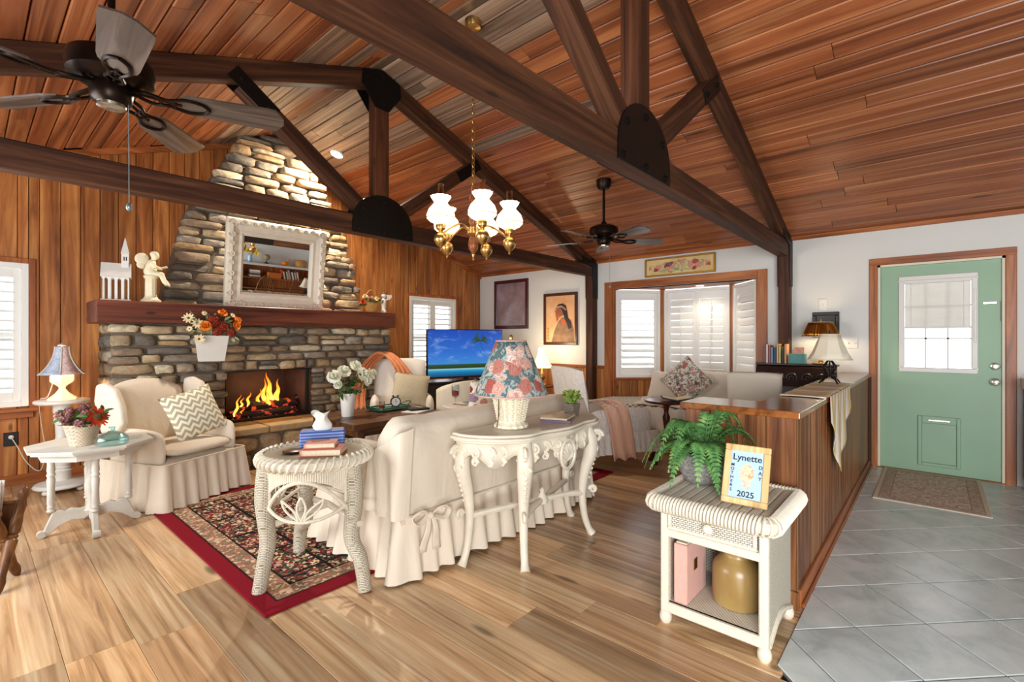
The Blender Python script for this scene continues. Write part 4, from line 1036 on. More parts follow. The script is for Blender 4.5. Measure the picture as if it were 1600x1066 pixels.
def bow(parent, loc, rz, mat, s=1.0):
    m = MB()
    for sg in (-1,1):
        pa = [(sg*.01*s,0,0),(sg*.05*s,-.02*s,.035*s),(sg*.10*s,-.015*s,.01*s),(sg*.07*s,-.02*s,-.025*s),(sg*.01*s,-.005*s,-.004*s)]
        m.tube(spline(pa,4),.014*s,6,flat=0.35)
    m.ball((0,-.01*s,0),.018*s,8,6)
    b = m.build('bow', mat, parent, loc=loc, rot=(0,0,rz))
    for sg in (-1,1): MB().grid(lambda u,v: (sg*(.01+.03*u)*s+(v-.5)*.045*s*(.5+u*.5), -.012*s-.012*s*math.sin(u*5), -.17*s*u), 8, 4).build('bow_tail', mat, b, solid=.004)
    return b

def sofa():
    t = thing('slipcovered_sofa', 'cream slipcovered sofa with ruffled skirt, its back to the carved console', 'sofa', (1.51,2.10,0))
    L, D = 1.89, 0.93; S = M['slip']
    soft(.03,.05,.20,L-.03,D-.02,.40,.03).build('seat_base', S, t, sub=1)
    # back: draped profile, a little proud and wrinkled at the ends
    q = random.Random(4)
    prof = [(.015,.30),(.010,.45),(.014,.60),(.03,.74),(.06,.815),(.11,.85),(.17,.845),(.215,.80),(.235,.70),(.25,.55),(.25,.42)]
    def fb(u, v):
        i = v*(len(prof)-1); k = min(int(i),len(prof)-2); a = i-k
        y = prof[k][0]*(1-a)+prof[k+1][0]*a; z = prof[k][1]*(1-a)+prof[k+1][1]*a
        x = 0.0+L*u; e = min(u, 1-u)*L
        drop = -0.07*max(0,1-e/0.08)**2 if z > .55 else 0
        z2 = z+drop+.006*math.sin(x*9+1); 
        fold = .010*math.sin(x*23+z*6)*max(0,1-e/.5)+.006*math.sin(x*8+z*4)
        return (x, y-fold*(1 if v < .5 else 0), z2)
    m = MB(); m.grid(fb, 60, 26)
    m.grid(lambda u,v: (0.0+.0*u, *(lambda p,r: (p[0]+(.13-p[0])*u, p[1]+(.5-p[1])*u))(fb(0,v)[1:], 0)), 2, 26); m.grid(lambda u,v: (L, *(lambda p: (p[0]+(.13-p[0])*u, p[1]+(.5-p[1])*u))(fb(1,v)[1:])), 2, 26)
    m.build('backrest', S, t, ang=70)
    for x0 in (.07, L-.23):
        soft(x0,.12,.28,x0+.21,D-.03,.655,.075).build('arm', S, t, sub=2)
    for k in range(2): soft(.24+k*.73,.24,.385,.24+(k+1)*.73-.01,D+.0,.54,.05).build('seat_cushion', S, t, sub=2)
    for k in range(2): soft(.25+k*.72,.19,.50,.25+(k+1)*.72-.02,.40,.83,.07).build('back_cushion', S, t, sub=2)
    # drape at the open corner
    m = MB(); m.grid(lambda u,v: (max(0,.10-u)*.8-.010-.03*v+.012*math.sin(u*15+v*3)*(.2+v)*min(1,u*6), -.014+.33*max(0,u-.06), (.81-.17*u)*(1-v)+.34*v), 34, 14); m.build('side_drape', S, t, ang=70)
    m = MB(); pt = rpath(0.0,.0,L,D,.05); m = skirt(pt, .018, .335, 5, .045, .12, .024, 8); m.build('skirt', S, t, ang=75)
    pp = [(p[0],p[1],.338) for p in pt]; MB().tube(pp+[pp[0]], .008, 6).build('piping', S, t)
    bow(t, (.16,-.035,.33), R(-8), S, 1.15)
sofa()
pillow('tapestry_pillow', 'floral tapestry pillow propped on the cream sofa', .46,.44,.14, M['floralpillow'], (2.70,2.59,.755), (R(-12),0,R(172)))

def wing_chair(name, label, loc, rz, wings=True, W=.72, D=.74, back=.98, mat='slip', legs=False):
    t = thing(name, label, 'armchair', (*loc,0), rz); S = M[mat]; h = W/2
    soft(-h+.03,-D/2+.03,.20,h-.03,D/2-.04,.37,.03).build('seat_base', S, t, sub=1)
    soft(-h+.10,-D/2+.0,.36,h-.10,D/2-.16,.475,.05).build('seat_cushion', S, t, sub=2)
    # back with camel top
    def fbk(u, v):
        x = (u-.5)*2; top = back-.10*abs(x)**2.2 if wings else back-.03*abs(x)**4
        z = .35+(top-.35)*v; lean = .10*v; 
        return (x*(h-.06), D/2-.10+lean, z)
    m = MB()
    m.grid(lambda u,v: (lambda p: (p[0],p[1]-.055*(1-(2*u-1)**4)**.5*(1-v**8),p[2]))(fbk(u,v)), 22, 16)
    m.grid(lambda u,v: (lambda p: (p[0],p[1]+.07*(1-(2*u-1)**4)**.5,p[2]))(fbk(u,v)), 22, 16)
    m.grid(lambda u,v: (lambda p: (p[0],p[1]-.055*(1-(2*u-1)**4)**.5*0+(-.0+(.07*(1-(2*u-1)**4)**.5)*v),p[2]))(fbk(u,1)), 22, 2)
    m.build('backrest', S, t, ang=75)
    for s in (-1,1):
        soft(s*h-(.13 if s > 0 else 0),-D/2+.06,.25,s*h+(.13 if s < 0 else 0),D/2-.06,.60,.06).build('arm', S, t, sub=2)
        if wings:
            poly = [(D/2-.06,.55),(D/2-.24,.56),(D/2-.30,.64),(D/2-.27,.78),(D/2-.20,.90),(D/2-.08,.945),(D/2+.0,.93),(D/2+.02,.80)]
            o = MB().prism(poly, s*(h-.015)-.03, s*(h-.015)+.03, 'yz').build('wing', S, t); bv = o.modifiers.new('b','BEVEL'); bv.width = .022; bv.segments = 3
    if not legs:
        pt = rpath(-h,-D/2,h,D/2,.04); skirt(pt, .015, .345, int(loc[0]*100), .035, .10, .02, 7).build('skirt', S, t, ang=75)
        pp = [(p[0],p[1],.347) for p in pt]; MB().tube(pp+[pp[0]], .007, 6).build('piping', S, t)
    else:
        pt = rpath(-h,-D/2,h,D/2,.04); skirt(pt, .15, .36, 3, .03, .07, .012, 6).build('skirt', S, t, ang=75)
        for sx in (-1,1):
            for sy in (-1,1): MB().tube(spline([(sx*(h-.05),sy*(D/2-.05),.22),(sx*(h-.02),sy*(D/2-.02),.15),(sx*(h-.06),sy*(D/2-.06),.06),(sx*(h-.015),sy*(D/2-.015),.012)],4),[.03]*4+[.026]*4+[.018]*3+[.024,.03],8).build('leg', M['darkwood'], t)
    return t
wing_chair('wing_chair', 'white slipcovered wing chair with ruffled skirt left of the hearth', (1.155,4.72), R(23), True, .74, .70, .95)
pillow('chevron_pillow', 'cream pillow with sage chevron stripes on the wing chair', .40,.40,.13, M['chevron'], (1.265,4.64,.672), (R(-22),R(-14),R(12)))
ac = wing_chair('slipcovered_armchair', 'white slipcovered armchair with a peach throw right of the hearth', (3.585,4.97), R(-32), False, .78, .66, 1.03, 'slip2')
pillow('fur_pillow', 'shaggy ivory fur pillow on the armchair with the peach throw', .44,.40,.15, M['fur'], (3.635,4.86,.665), (R(-24),R(8),R(-36)))
def throw_over():
    m = MB()
    # band laid over the chair corner: path over the top, hanging front and back
    pa = spline([(-.53,-.02,.42),(-.52,.07,.62),(-.42,.18,.90),(-.24,.30,1.08),(-.12,.26,1.04),(-.02,.19,.93),(.04,.16,.82)],6); pa = [Vector(p) for p in pa]
    def f(u, v):
        i = u*(len(pa)-1); k = min(int(i),len(pa)-2); p = pa[k].lerp(pa[k+1], i-k)
        w = .17*(1-.3*math.sin(math.pi*u)); return (p.x+(v-.5)*w*1.2, p.y+(v-.5)*w*.25-.02+.016*math.sin(v*22), p.z+.02+.014*math.cos(v*22))
    m.grid(f, 40, 18)
    o = m.build('peach_throw', M['peach'], None, solid=.008, ang=80); o.location = (3.585,4.97,0); o.rotation_euler = (0,0,R(-32)); tag(o, 'peach knitted throw draped over the armchair corner', 'throw')
throw_over()
# low chair by the television with a ribbed cream back
def tub_chair():
    t = thing('tub_chair', 'low cream tub chair with a white cover in front of the television', 'armchair', (3.79,4.12,0), R(185)); t.scale = (.78,.78,1.03)
    h = .40
    def f(u, v):
        a = R(200)*(u-.5)+R(90); r = .40; top = .80-.10*abs(2*u-1)**3
        return (r*math.cos(a)*1.0, r*math.sin(a)*.92, .30+(top-.30)*v)
    m = MB(); m.grid(f, 26, 10); m.build('back_shell', M['cream'], t, solid=.09, ang=80)
    soft(-.33,-.34,.22,.33,.30,.46,.06).build('seat_cushion', M['cream'], t, sub=2)
    pt = rpath(-.38,-.34,.38,.36,.12); skirt(pt,.015,.30,8,.03,.1,.018,6).build('skirt', M['slip2'], t, ang=75)
    m = MB(); m.grid(lambda u,v: (lambda p: (p[0]*1.14,p[1]*1.14,p[2]+.012-.30*max(0,v-.5)))(f(.60+.34*u,1)) if v > .5 else (lambda p: (p[0]*(.82+.64*v),p[1]*(.82+.64*v),p[2]+.05*math.sin(math.pi*v)+.01))(f(.60+.34*u,1)), 14, 12)
    m.build('arm_cover', M['slip2'], t, solid=.008, ang=80)
tub_chair()
o = MB().box(-.085,-.022,0,.085,.022,.018,.006).build('remote_control', M['black'], None, smooth=False); o.location = (3.815,3.833,.823); o.rotation_euler = (0,0,R(5)); tag(o, 'black remote control lying on top of the tub chair back', 'remote')
# side chair with quilted back and peach blanket
qc = wing_chair('quilted_armchair', 'armchair in a white quilted cover with short dark cabriole legs', (4.50,2.66), R(62), False, .80, .86, 1.0, 'quilt', True)
def quilt_blanket():
    m = MB()
    m.grid(lambda u,v: (-.440-.05*u-.010*math.sin(v*14)*(u), .02+.26*v-.10*u, .64-.42*u*u-.10*u+.014*math.sin(v*12+u*5)), 12, 26)
    m.grid(lambda u,v: (-.440+.26*u, .02+.26*v, .64+.02*math.sin(u*3)+.008*math.sin(v*19)), 6, 26)
    o = m.build('peach_blanket', cloth_mat('blush_blanket','#e2b196',0.4,12), None, solid=.006, ang=80); o.location = (4.50,2.66,0); o.rotation_euler = (0,0,R(62)); tag(o, 'blush peach blanket draped over the arm of the quilted chair', 'blanket')
quilt_blanket()

# ================================================================== RUGS
def rug_mat(name, hx, hy, border, tones, field, panels=True, line='#241614'):
    t = NT(name, 0.95, 0, 0.1); v = t.coords((1,1,1)); sp = t.n('ShaderNodeSeparateXYZ'); t.l(v, sp.inputs[0])
    def mth(op, a, b=None, c=None):
        o = t.n('ShaderNodeMath', operation=op)
        for i, q in enumerate((a,b,c)):
            if q is None: continue
            if isinstance(q,(int,float)): o.inputs[i].default_value = q
            else: t.l(q, o.inputs[i])
        return o.outputs[0]
    ex = mth('SUBTRACT', hx, mth('ABSOLUTE', sp.outputs['X'])); ey = mth('SUBTRACT', hy, mth('ABSOLUTE', sp.outputs['Y'])); e = mth('MINIMUM', ex, ey)
    fine = t.noise(v, 30, 4, 0.7, 1.0)
    def cells(scale):
        vo = t.n('ShaderNodeTexVoronoi', Scale=scale); t.l(v, vo.inputs['Vector']); sc_ = t.n('ShaderNodeSeparateColor'); t.l(vo.outputs['Color'], sc_.inputs[0]); return sc_
    n_ = len(tones); a_ = cells(42.0); b_ = cells(70.0)
    pat = t.mix(t.ramp(b_.outputs[1], [(0.0,(0,0,0,1)),(0.5,(1,1,1,1))], 'CONSTANT'), t.ramp(a_.outputs[0], [(i/n_, c) for i, c in enumerate(tones)], 'CONSTANT'), t.ramp(b_.outputs[0], [(i/n_, c) for i, c in enumerate(tones)], 'CONSTANT'))
    # panel grid lines
    gx = mth('ABSOLUTE', mth('SUBTRACT', mth('FRACT', mth('MULTIPLY', sp.outputs['X'], field)), .5)); gy = mth('ABSOLUTE', mth('SUBTRACT', mth('FRACT', mth('MULTIPLY', sp.outputs['Y'], field)), .5))
    grid = t.ramp(mth('MAXIMUM', gx, gy), [(0.465,(0,0,0,1)),(0.48,(1,1,1,1))])
    dia = t.ramp(mth('ADD', gx, gy), [(0.16,(1,1,1,1)),(0.18,(0,0,0,1))])
    f = t.mix(dia, pat, border[0]); f = t.mix(0.35, pat, f); f = t.mix(grid, f, '#1f1614') if panels else f
    lighter = t.mix(0.35, pat, border[1])
    col = t.mix(t.ramp(e, [(border[2][0],(0,0,0,1)),(border[2][0]+.004,(1,1,1,1))]), border[0], line)
    col = t.mix(t.ramp(e, [(border[2][1],(0,0,0,1)),(border[2][1]+.003,(1,1,1,1))]), col, lighter)
    col = t.mix(t.ramp(e, [(border[2][2],(0,0,0,1)),(border[2][2]+.003,(1,1,1,1))]), col, line)
    col = t.mix(t.ramp(e, [(border[2][3],(0,0,0,1)),(border[2][3]+.003,(1,1,1,1))]), col, f)
    t.base(col); t.bump(fine, 0.3, 0.004); return t.m
o = MB().box(-1.60,-1.08,0,1.60,1.08,.012,.005).build('persian_rug', rug_mat('persian_weave',1.60,1.08,('#7e1422','#c9a384',(.085,.097,.20,.212)),['#2a1c1a','#7a2028','#c9ab8c','#3c4438','#96483e','#d8c4a4','#1f2630','#5d5a3c'],2.6), None, smooth=False); o.location = (2.51,3.39,.0005)
tag(o, 'red bordered persian style rug under the sofa and armchairs', 'rug')
o = MB().box(-.60,-.345,0,.60,.345,.009,.004).build('entrance_rug', rug_mat('faded_weave',.60,.345,('#ddd0bc','#a8947e',(.03,.035,.10,.106)),['#d2c4b0','#e0d6c6','#c4a294','#d2b8a8','#bcab98','#e0d8ca'],1.5,False,'#a08c78'), None, smooth=False); o.location = (5.42,0.03,.0065)
tag(o, 'small faded beige and rust rug in front of the green door', 'rug')
# ================================================================== TABLES, CABINETS AND WHAT STANDS ON THEM
def wicker_mat(name, c, gap, sx=60.0):
    t = NT(name, 0.6, 0, 0.3); v = t.coords((1,1,1)); sp = t.n('ShaderNodeSeparateXYZ'); t.l(v, sp.inputs[0])
    ad = t.n('ShaderNodeMath', operation='ADD'); t.l(sp.outputs['X'], ad.inputs[0]); t.l(sp.outputs['Y'], ad.inputs[1])
    cb_ = t.n('ShaderNodeCombineXYZ'); t.l(ad.outputs[0], cb_.inputs[0]); t.l(sp.outputs['Z'], cb_.inputs[1])
    br = t.n('ShaderNodeTexBrick', Scale=1.0); t.l(cb_.outputs[0], br.inputs['Vector'])
    br.inputs['Brick Width'].default_value = 1.0/sx; br.inputs['Row Height'].default_value = 0.5/sx; br.inputs['Mortar Size'].default_value = 0.11/sx; br.inputs['Mortar Smooth'].default_value = 1.0
    br.inputs['Color1'].default_value = lin(c); br.inputs['Color2'].default_value = tuple(x*.93 for x in lin(c)[:3])+(1,); br.inputs['Mortar'].default_value = lin(gap)
    t.base(br.outputs['Color'])
    iv = t.n('ShaderNodeMath', operation='SUBTRACT'); iv.inputs[0].default_value = 1.0; t.l(br.outputs['Fac'], iv.inputs[1]); t.bump(iv.outputs[0], 0.8, 0.004); return t.m
M['wicker'] = wicker_mat('white_wicker', '#dcd2be', '#8d7f66')
M['wickerfine'] = wicker_mat('white_wicker_fine', '#e2d9c8', '#7d7058', 58)
M['cane'] = plain('white_cane_wrap', '#dcd2be', 0.55, 0, 0.35, 0.10, 50, 0.3, 90)
M['paper'] = plain('paper', '#e9e6de', 0.8); M['pages'] = plain('page_edges', '#e2d3b4', 0.85, 0, None, 0.15, 90)
def rope(parent, name, path, r, mat, twist=0.02, closed=True, step=2):
    """braided rim: a row of overlapping diagonal strands"""
    m = MB(); n = len(path)
    s = 0.0
    for i in range(0, n, step):
        p = Vector(path[i]); d = (Vector(path[(i+1)%n])-p)
        if d.length < 1e-6: continue
        d.normalize(); up = Vector((0,0,1)); sd = d.cross(up).normalized()
        pa = []
        for k in range(7):
            a = -1.9+3.8*k/6; pa.append(p + d*(twist*(k/6-.5)*2) + sd*(r*math.cos(a)) + up*(r*math.sin(a)))
        m.tube(pa, r*(0.26 if step > 1 else 0.2), 5)
    m.tube([Vector(p) for p in path]+([Vector(path[0])] if closed else []), r*0.86, 8)
    o = m.build(name, mat, parent); o['kind'] = 'stuff'; return o
def book(name, label, w, d, h, mat, loc, rz, spine=True, group=None, tilt=0, parent=None, cat='book'):
    t = thing(name, label, cat, loc, rz, group)
    MB().box(-w/2,-d/2,0,w/2,d/2,.003).box(-w/2,-d/2,h-.003,w/2,d/2,h).box(-w/2-.002,-d/2,0,-w/2+.002,d/2,h).build('cover', mat, t, smooth=False)
    MB().box(-w/2+.002,-d/2+.004,.003,w/2-.005,d/2-.004,h-.003).build('page_block', M['pages'], t, smooth=False)
    return t

# ---- round wicker table by the sofa arm (three curved legs)
def wicker_table():
    c = (1.235,2.475); z = .69; t = thing('wicker_table', 'round white wicker table with curved wrapped legs beside the sofa arm', 'table', (c[0],c[1],0))
    r = .255
    MB().lathe([(.001,z-.008),(r*.98,z-.008),(r*.98,z),(r*.6,z+.002),(.001,z+.002)],40,caps=False).build('tabletop', M['wicker'], t)
    rope(t, 'braided_rim', [(r*1.02*math.cos(a),r*1.02*math.sin(a),z-.018) for a in [2*math.pi*k/92 for k in range(92)]], .030, M['cane'], .022)
    feet = [(0.985-c[0],2.555-c[1]),(1.345-c[0],2.19-c[1]),(1.325-c[0],2.86-c[1])]
    angs = [math.atan2(y,x) for x,y in feet]
    # vertical-stake apron with an arch over each opening
    m = MB(); n = 132
    for k in range(n):
        a = 2*math.pi*k/n; dmin = min(abs((a-b+math.pi)%(2*math.pi)-math.pi) for b in angs); 
        srt = sorted(b%(2*math.pi) for b in angs); gaps = [((srt[(i+1)%3]-srt[i])%(2*math.pi)) for i in range(3)]
        i = max([j for j in range(3) if srt[j] <= a], default=2); g = gaps[i]; u = ((a-srt[i])%(2*math.pi))/g
        zb = z-.05-.17+.125*math.sin(math.pi*u)**.8 if .10 < u < .90 else z-.23
        m.tube([(r*.95*math.cos(a),r*.95*math.sin(a),z-.04),(r*.90*math.cos(a),r*.90*math.sin(a),(z+zb)/2),(r*.90*math.cos(a),r*.90*math.sin(a),zb)],.0064,5)
    ap = m.build('woven_apron', M['cane'], t); ap['kind'] = 'stuff'
    tops = []
    for (fx,fy), a in zip(feet, angs):
        tx, ty = r*.92*math.cos(a), r*.92*math.sin(a)
        pa = spline([(tx,ty,z-.05),(tx*1.06,ty*1.06,z-.22),(tx*.98,ty*.98,z-.42),(fx*.93,fy*.93,.16),(fx*1.03,fy*1.03,.005)],8)
        MB().tube(pa,[.046-.013*k/(len(pa)-1) for k in range(len(pa))],12).build('leg', M['wicker'], t)
    # arched canes and daisy loops under the apron, facing outwards between legs
    srt = sorted(range(3), key=lambda i: angs[i])
    for i in range(3):
        a0 = angs[srt[i]]; g = (angs[srt[(i+1)%3]]-a0)%(2*math.pi); a1 = a0+g
        def P(u, zz, rr=r*.91): a = a0+g*u; return (rr*math.cos(a),rr*math.sin(a),zz)
        MB().tube([P(.05+.9*k/16, z-.27+.17*math.sin(math.pi*k/16)) for k in range(17)],.010,7).build('arch_cane', M['cane'], t)
        MB().tube([P(.10+.8*k/16, z-.25-.045*math.sin(math.pi*k/16)) for k in range(17)],.009,7).build('lower_cane', M['cane'], t)
        for u0 in (.32,.5,.68):
            pa = []
            for k in range(15):
                q = k/14; w = .045*math.sin(math.pi*q)*(1 if k < 8 else 1); s = 1
                pa.append((q,w))
            lp = MB()
            for s in (-1,1): lp.tube([P(.5+(u0-.5)*(.15+.95*q)+s*w*.9, z-.285+.115*q*(1 if abs(u0-.5) < .05 else .82)) for q,w in pa],.006,6)
            lp.build('petal_cane', M['cane'], t)
        hl = MB(); 
        for s in (-1,1): pass
    mid = ((feet[1][0]+feet[2][0])/2*.9, (feet[1][1]+feet[2][1])/2*.9)
    for a_, b_ in (((feet[1][0]*.92,feet[1][1]*.92,.34),(mid[0],mid[1],.375)),((mid[0],mid[1],.375),(feet[2][0]*.92,feet[2][1]*.92,.36)),((feet[0][0]*.92,feet[0][1]*.92,.33),(mid[0],mid[1],.375))):
        MB().tube([a_,b_],.017,9).build('stretcher', M['cane'], t)
    return z+.004
wz = wicker_table()
def tissue_box():
    t = thing('tissue_box', 'blue striped tissue box with a white tissue on the wicker table', 'tissue box', (1.325,2.575,wz), R(-30))
    tm = NT('blue_stripe', 0.5); v = tm.coords((1,1,1)); sp = tm.n('ShaderNodeSeparateXYZ'); tm.l(v, sp.inputs[0]); fr = tm.n('ShaderNodeMath', operation='FRACT'); mu = tm.n('ShaderNodeMath', operation='MULTIPLY'); mu.inputs[1].default_value = 62; tm.l(sp.outputs['Z'], mu.inputs[0]); tm.l(mu.outputs[0], fr.inputs[0])
    tm.base(tm.ramp(fr.outputs[0], [(0,'#2f4a93'),(.35,'#5f7fc4'),(.55,'#9fb4e0'),(.75,'#34509a')], 'LINEAR'))
    MB().box(-.115,-.06,0,.115,.06,.085,.006).build('carton', tm.m, t, smooth=False)
    q = random.Random(3); m = MB()
    m.grid(lambda u,v: ((.04+.012*math.sin(v*7))*math.cos(2*math.pi*u)*(1+.2*math.sin(6*math.pi*u)*v)-.012*v, (.018+.03*v)*math.sin(2*math.pi*u)*(1+.3*math.cos(4*math.pi*u)*v), .082+.10*v+.010*math.sin(6*math.pi*u+1)*v), 34, 8, cu=True)
    m.build('tissue', M['paper'], t, ang=80)
tissue_box()
M['coral'] = plain('coral_cover', '#d27a68', 0.6, 0, 0.3, 0.08, 20); M['coral2'] = plain('salmon_cover', '#dc9482', 0.6, 0, 0.3, 0.06, 20)
book('hardback_book', 'larger coral hardback at the bottom of the pair on the wicker table', .20,.15,.032, M['coral'], (1.235,2.385,wz), R(-42))
book('hardback_book', 'smaller salmon hardback lying on top of the larger coral one', .15,.115,.024, M['coral2'], (1.235,2.41,wz+.033), R(-38))
cs = thing('coaster', 'dark round coaster beside the tissue box on the wicker table', 'coaster', (1.125,2.51,wz))
MB().lathe([(.001,0),(.045,0),(.048,.006),(.045,.010),(.001,.010)],20,caps=False).build('disc', M['blackcloth'], cs); MB().lathe([(.048,.009),(.050,.012),(.047,.014)],20).build('rim', M['tabletop'], cs)

# ---- carved console behind the sofa
def console():
    t = thing('carved_console', 'antique white carved console table with cabriole legs behind the sofa', 'console table', (2.38,2.03,0)); z = .765; A = M['antique']
    def outline(s, o=0):
        h = .56+o
        base = [(h,0),(h,-.10-o*.2),(h*.93,-.20),(h*.80,-.27-o),(h*.60,-.345-o),(h*.38,-.345-o),(h*.18,-.37-o),(0,-.385-o)]
        p = [Vector((x,y,0)) for x,y in base]; q = spline(p,5); rt = [(v.x,v.y) for v in q]; lf = [(-x,y) for x,y in reversed(rt[:-1])]
        return rt+lf
    for o_, z0, z1, nm in ((.02,z-.016,z,'tabletop'),(.035,z-.034,z-.016,'top_moulding'),(.012,z-.05,z-.034,'under_moulding')):
        ob = MB().prism(outline(1,o_),z0,z1,'xy').build(nm, A, t, ang=30); bv = ob.modifiers.new('b','BEVEL'); bv.width = .006; bv.segments = 2; bv.limit_method = 'ANGLE'
    ol = outline(1,-.02)
    # apron that dips between legs
    n = len(ol); m = MB(); L = [0]
    for i in range(1,n): L.append(L[-1]+math.hypot(ol[i][0]-ol[i-1][0],ol[i][1]-ol[i-1][1]))
    tot = L[-1]; vs = []; fs = []
    for i,(x,y) in enumerate(ol):
        u = L[i]/tot; dip = .10+.035*math.cos(2*math.pi*u*6)+.075*math.exp(-((u-.5)/.05)**2)
        vs += [(x,y,z-.05),(x,y,z-.05-dip)]
    fs = [(2*i,2*i+1,2*i+3,2*i+2) for i in range(n-1)]; m.add(vs,fs).build('apron', A, t, solid=.018)
    def scroll(p, n_, s, r=.010, flip=1, turns=1.6):
        n_ = Vector((n_[0],n_[1],0)).normalized(); tx = Vector((-n_.y,n_.x,0)); pa = []
        for k in range(18):
            a = k/17*turns*2*math.pi; q = s*(1-.75*k/17); pa.append(Vector(p)+tx*(flip*q*math.cos(a))+Vector((0,0,q*math.sin(a)))+n_*.006)
        return MB().tube(pa,[r*(1-.4*k/17) for k in range(18)],6)
    car = MB(); q = random.Random(6)
    for i in range(3,n-3,4):
        a, b = ol[i-1], ol[i+1]; nn = ((b[1]-a[1]),-(b[0]-a[0])); nn = (-nn[0],-nn[1]) if nn[1] > 0 and abs(nn[1]) > abs(nn[0]) else nn
        ctr = Vector((ol[i][0],ol[i][1],0)); out = ctr-Vector((0,-.1,0)); nn = (out.x,out.y)
        car.merge(scroll((ol[i][0],ol[i][1],z-.105),nn,.036,.011,1 if i%8 < 4 else -1)); car.merge(scroll((ol[i][0],ol[i][1],z-.155),nn,.024,.009,-1 if i%8 < 4 else 1))
    # shell cartouche in the centre
    for k in range(9):
        a = R(-70+140*k/8); car.tube([(0,-.375,z-.21),(.030*math.sin(a),-.392,z-.19+.03*math.cos(a)),(.062*math.sin(a),-.385,z-.185+.085*math.cos(a))],[.006,.011,.008],6)
    car.tube([(.07*math.cos(a),-.385,z-.165+.085*math.sin(a)) for a in [2*math.pi*k/24 for k in range(25)]],.012,6)
    c = car.build('carved_scrollwork', A, t); c['kind'] = 'stuff'
    feet = [(-.49,-.03),(-.32,-.31),(.32,-.30),(.49,-.04)]
    for fx, fy in feet:
        d = Vector((fx,fy-.05 if fy < -.2 else 0,0)).normalized(); b = Vector((fx,fy,0))
        pa = [b+Vector((0,0,z-.06)), b+d*.035+Vector((0,0,z-.13)), b+d*.035+Vector((0,0,z-.22)), b-d*.005+Vector((0,0,z-.36)), b-d*.02+Vector((0,0,.27)), b-d*.005+Vector((0,0,.13)), b+d*.022+Vector((0,0,.045)), b+d*.045+Vector((0,0,.006))]
        pa = spline(pa,5); rr_ = [.040,.046,.046,.034,.026,.023,.022,.030]; rad = []
        for k in range(len(pa)): i = k/(len(pa)-1)*7; j = min(int(i),6); rad.append(rr_[j]*(1-(i-j))+rr_[j+1]*(i-j))
        lg = MB().tube(pa,rad,10).build('leg', A, t)
        orn = MB(); orn.merge(scroll(b+d*.075+Vector((0,0,z-.115)),(d.y,-d.x),.042,.014)); orn.merge(scroll(b+d*.050+Vector((0,0,.30)),(d.y,-d.x),.026,.011,-1)); orn.merge(scroll(b+d*.07+Vector((0,0,z-.20)),d,.028,.010))
        for k in range(6): orn.ball(b+d*(.068-.008*k)+Vector((0,0,z-.24-.03*k)),.013-.001*k,7,5)
        oo = orn.build('leg_carving', A, lg); oo['kind'] = 'stuff'
    c0 = Vector((0,-.19,.285))
    for fx, fy in feet: MB().tube(spline([Vector((fx*.96,fy*.96-.005,.275)),Vector((fx*.55,fy*.5-.09,.285)),c0],5),.019,8).build('stretcher', A, t)
    MB().lathe([(.035,-.02),(.04,0),(.03,.02),(.012,.045),(.018,.06),(.004,.075)],12,tuple(c0)).build('stretcher_finial', A, t)
    return z
cz = console()
def floral_lamp():
    t = thing('floral_lamp', 'large table lamp with rose chintz shade and cream basket base on the console', 'lamp', (2.12,1.87,cz+.001))
    bm = NT('cream_ceramic', 0.3, 0, 0.5); bm.base('#e9dfc6')
    prof = [(.085,0),(.098,.008),(.098,.022),(.080,.034),(.072,.05),(.078,.09),(.090,.14),(.100,.185),(.106,.215),(.098,.225),(.05,.225)]
    MB().lathe(prof,60,(0,0,0),1,1,.035,15).build('base', bm.m, t)
    rb = MB()
    for k in range(15):
        a = 2*math.pi*(k+.5)/15
        for j in range(12): 
            zz = .05+.0145*j; rr_ = .074+.033*(zz-.05)/.165+.004; rb.ball((rr_*math.cos(a+(.03 if j%2 else -.03)),rr_*math.sin(a+(.03 if j%2 else -.03)),zz),.0085,5,4,1,1,.9)
    w_ = rb.build('basket_weave', bm.m, t); w_['kind'] = 'stuff'
    n = 40; m = MB(); m.grid(lambda u,v: ((.216-.128*v)*math.cos(2*math.pi*u),(.216-.128*v)*math.sin(2*math.pi*u),.198+.312*v), n, 6, cu=True)
    m.build('shade', M['chintz'], t, solid=.004, ang=60)
    for rr_, zz in ((.217,.199),(.089,.509)): MB().tube([(rr_*math.cos(a),rr_*math.sin(a),zz) for a in [2*math.pi*k/40 for k in range(41)]],.0045,6).build('shade_trim', petalmat('rose_braid','#c79488','#dcb8aa') if zz < .3 else bpy.data.materials['rose_braid'], t)
    MB().tube([(0,0,.22),(0,0,.53)],.006,8).lathe([(.012,.515),(.014,.53),(.006,.545)],10).build('rod', M['brass'], t)
    for k in range(3): a = 2*math.pi*k/3; MB().tube([(0,0,.50),(.088*math.cos(a),.088*math.sin(a),.508)],.002,5).build('spider', M['brass'], t)
    MB().tube(spline([(-.10,.02,.012),(-.105,.0,.10),(-.11,.0,.21)],4),.003,5).build('cord', M['tabletop'], t)
floral_lamp()
M['mag1'] = plain('magazine_violet', '#6d5470', 0.4); M['mag2'] = plain('magazine_cream', '#d8c8a8', 0.4, 0, 0.5, 0.25, 12)
book('magazine', 'violet edged hardback under the cream booklet on the console', .24,.19,.016, M['mag1'], (2.52,1.82,cz), R(28)); book('booklet', 'cream booklet lying on the violet edged hardback', .22,.17,.012, M['mag2'], (2.525,1.82,cz+.017), R(20))
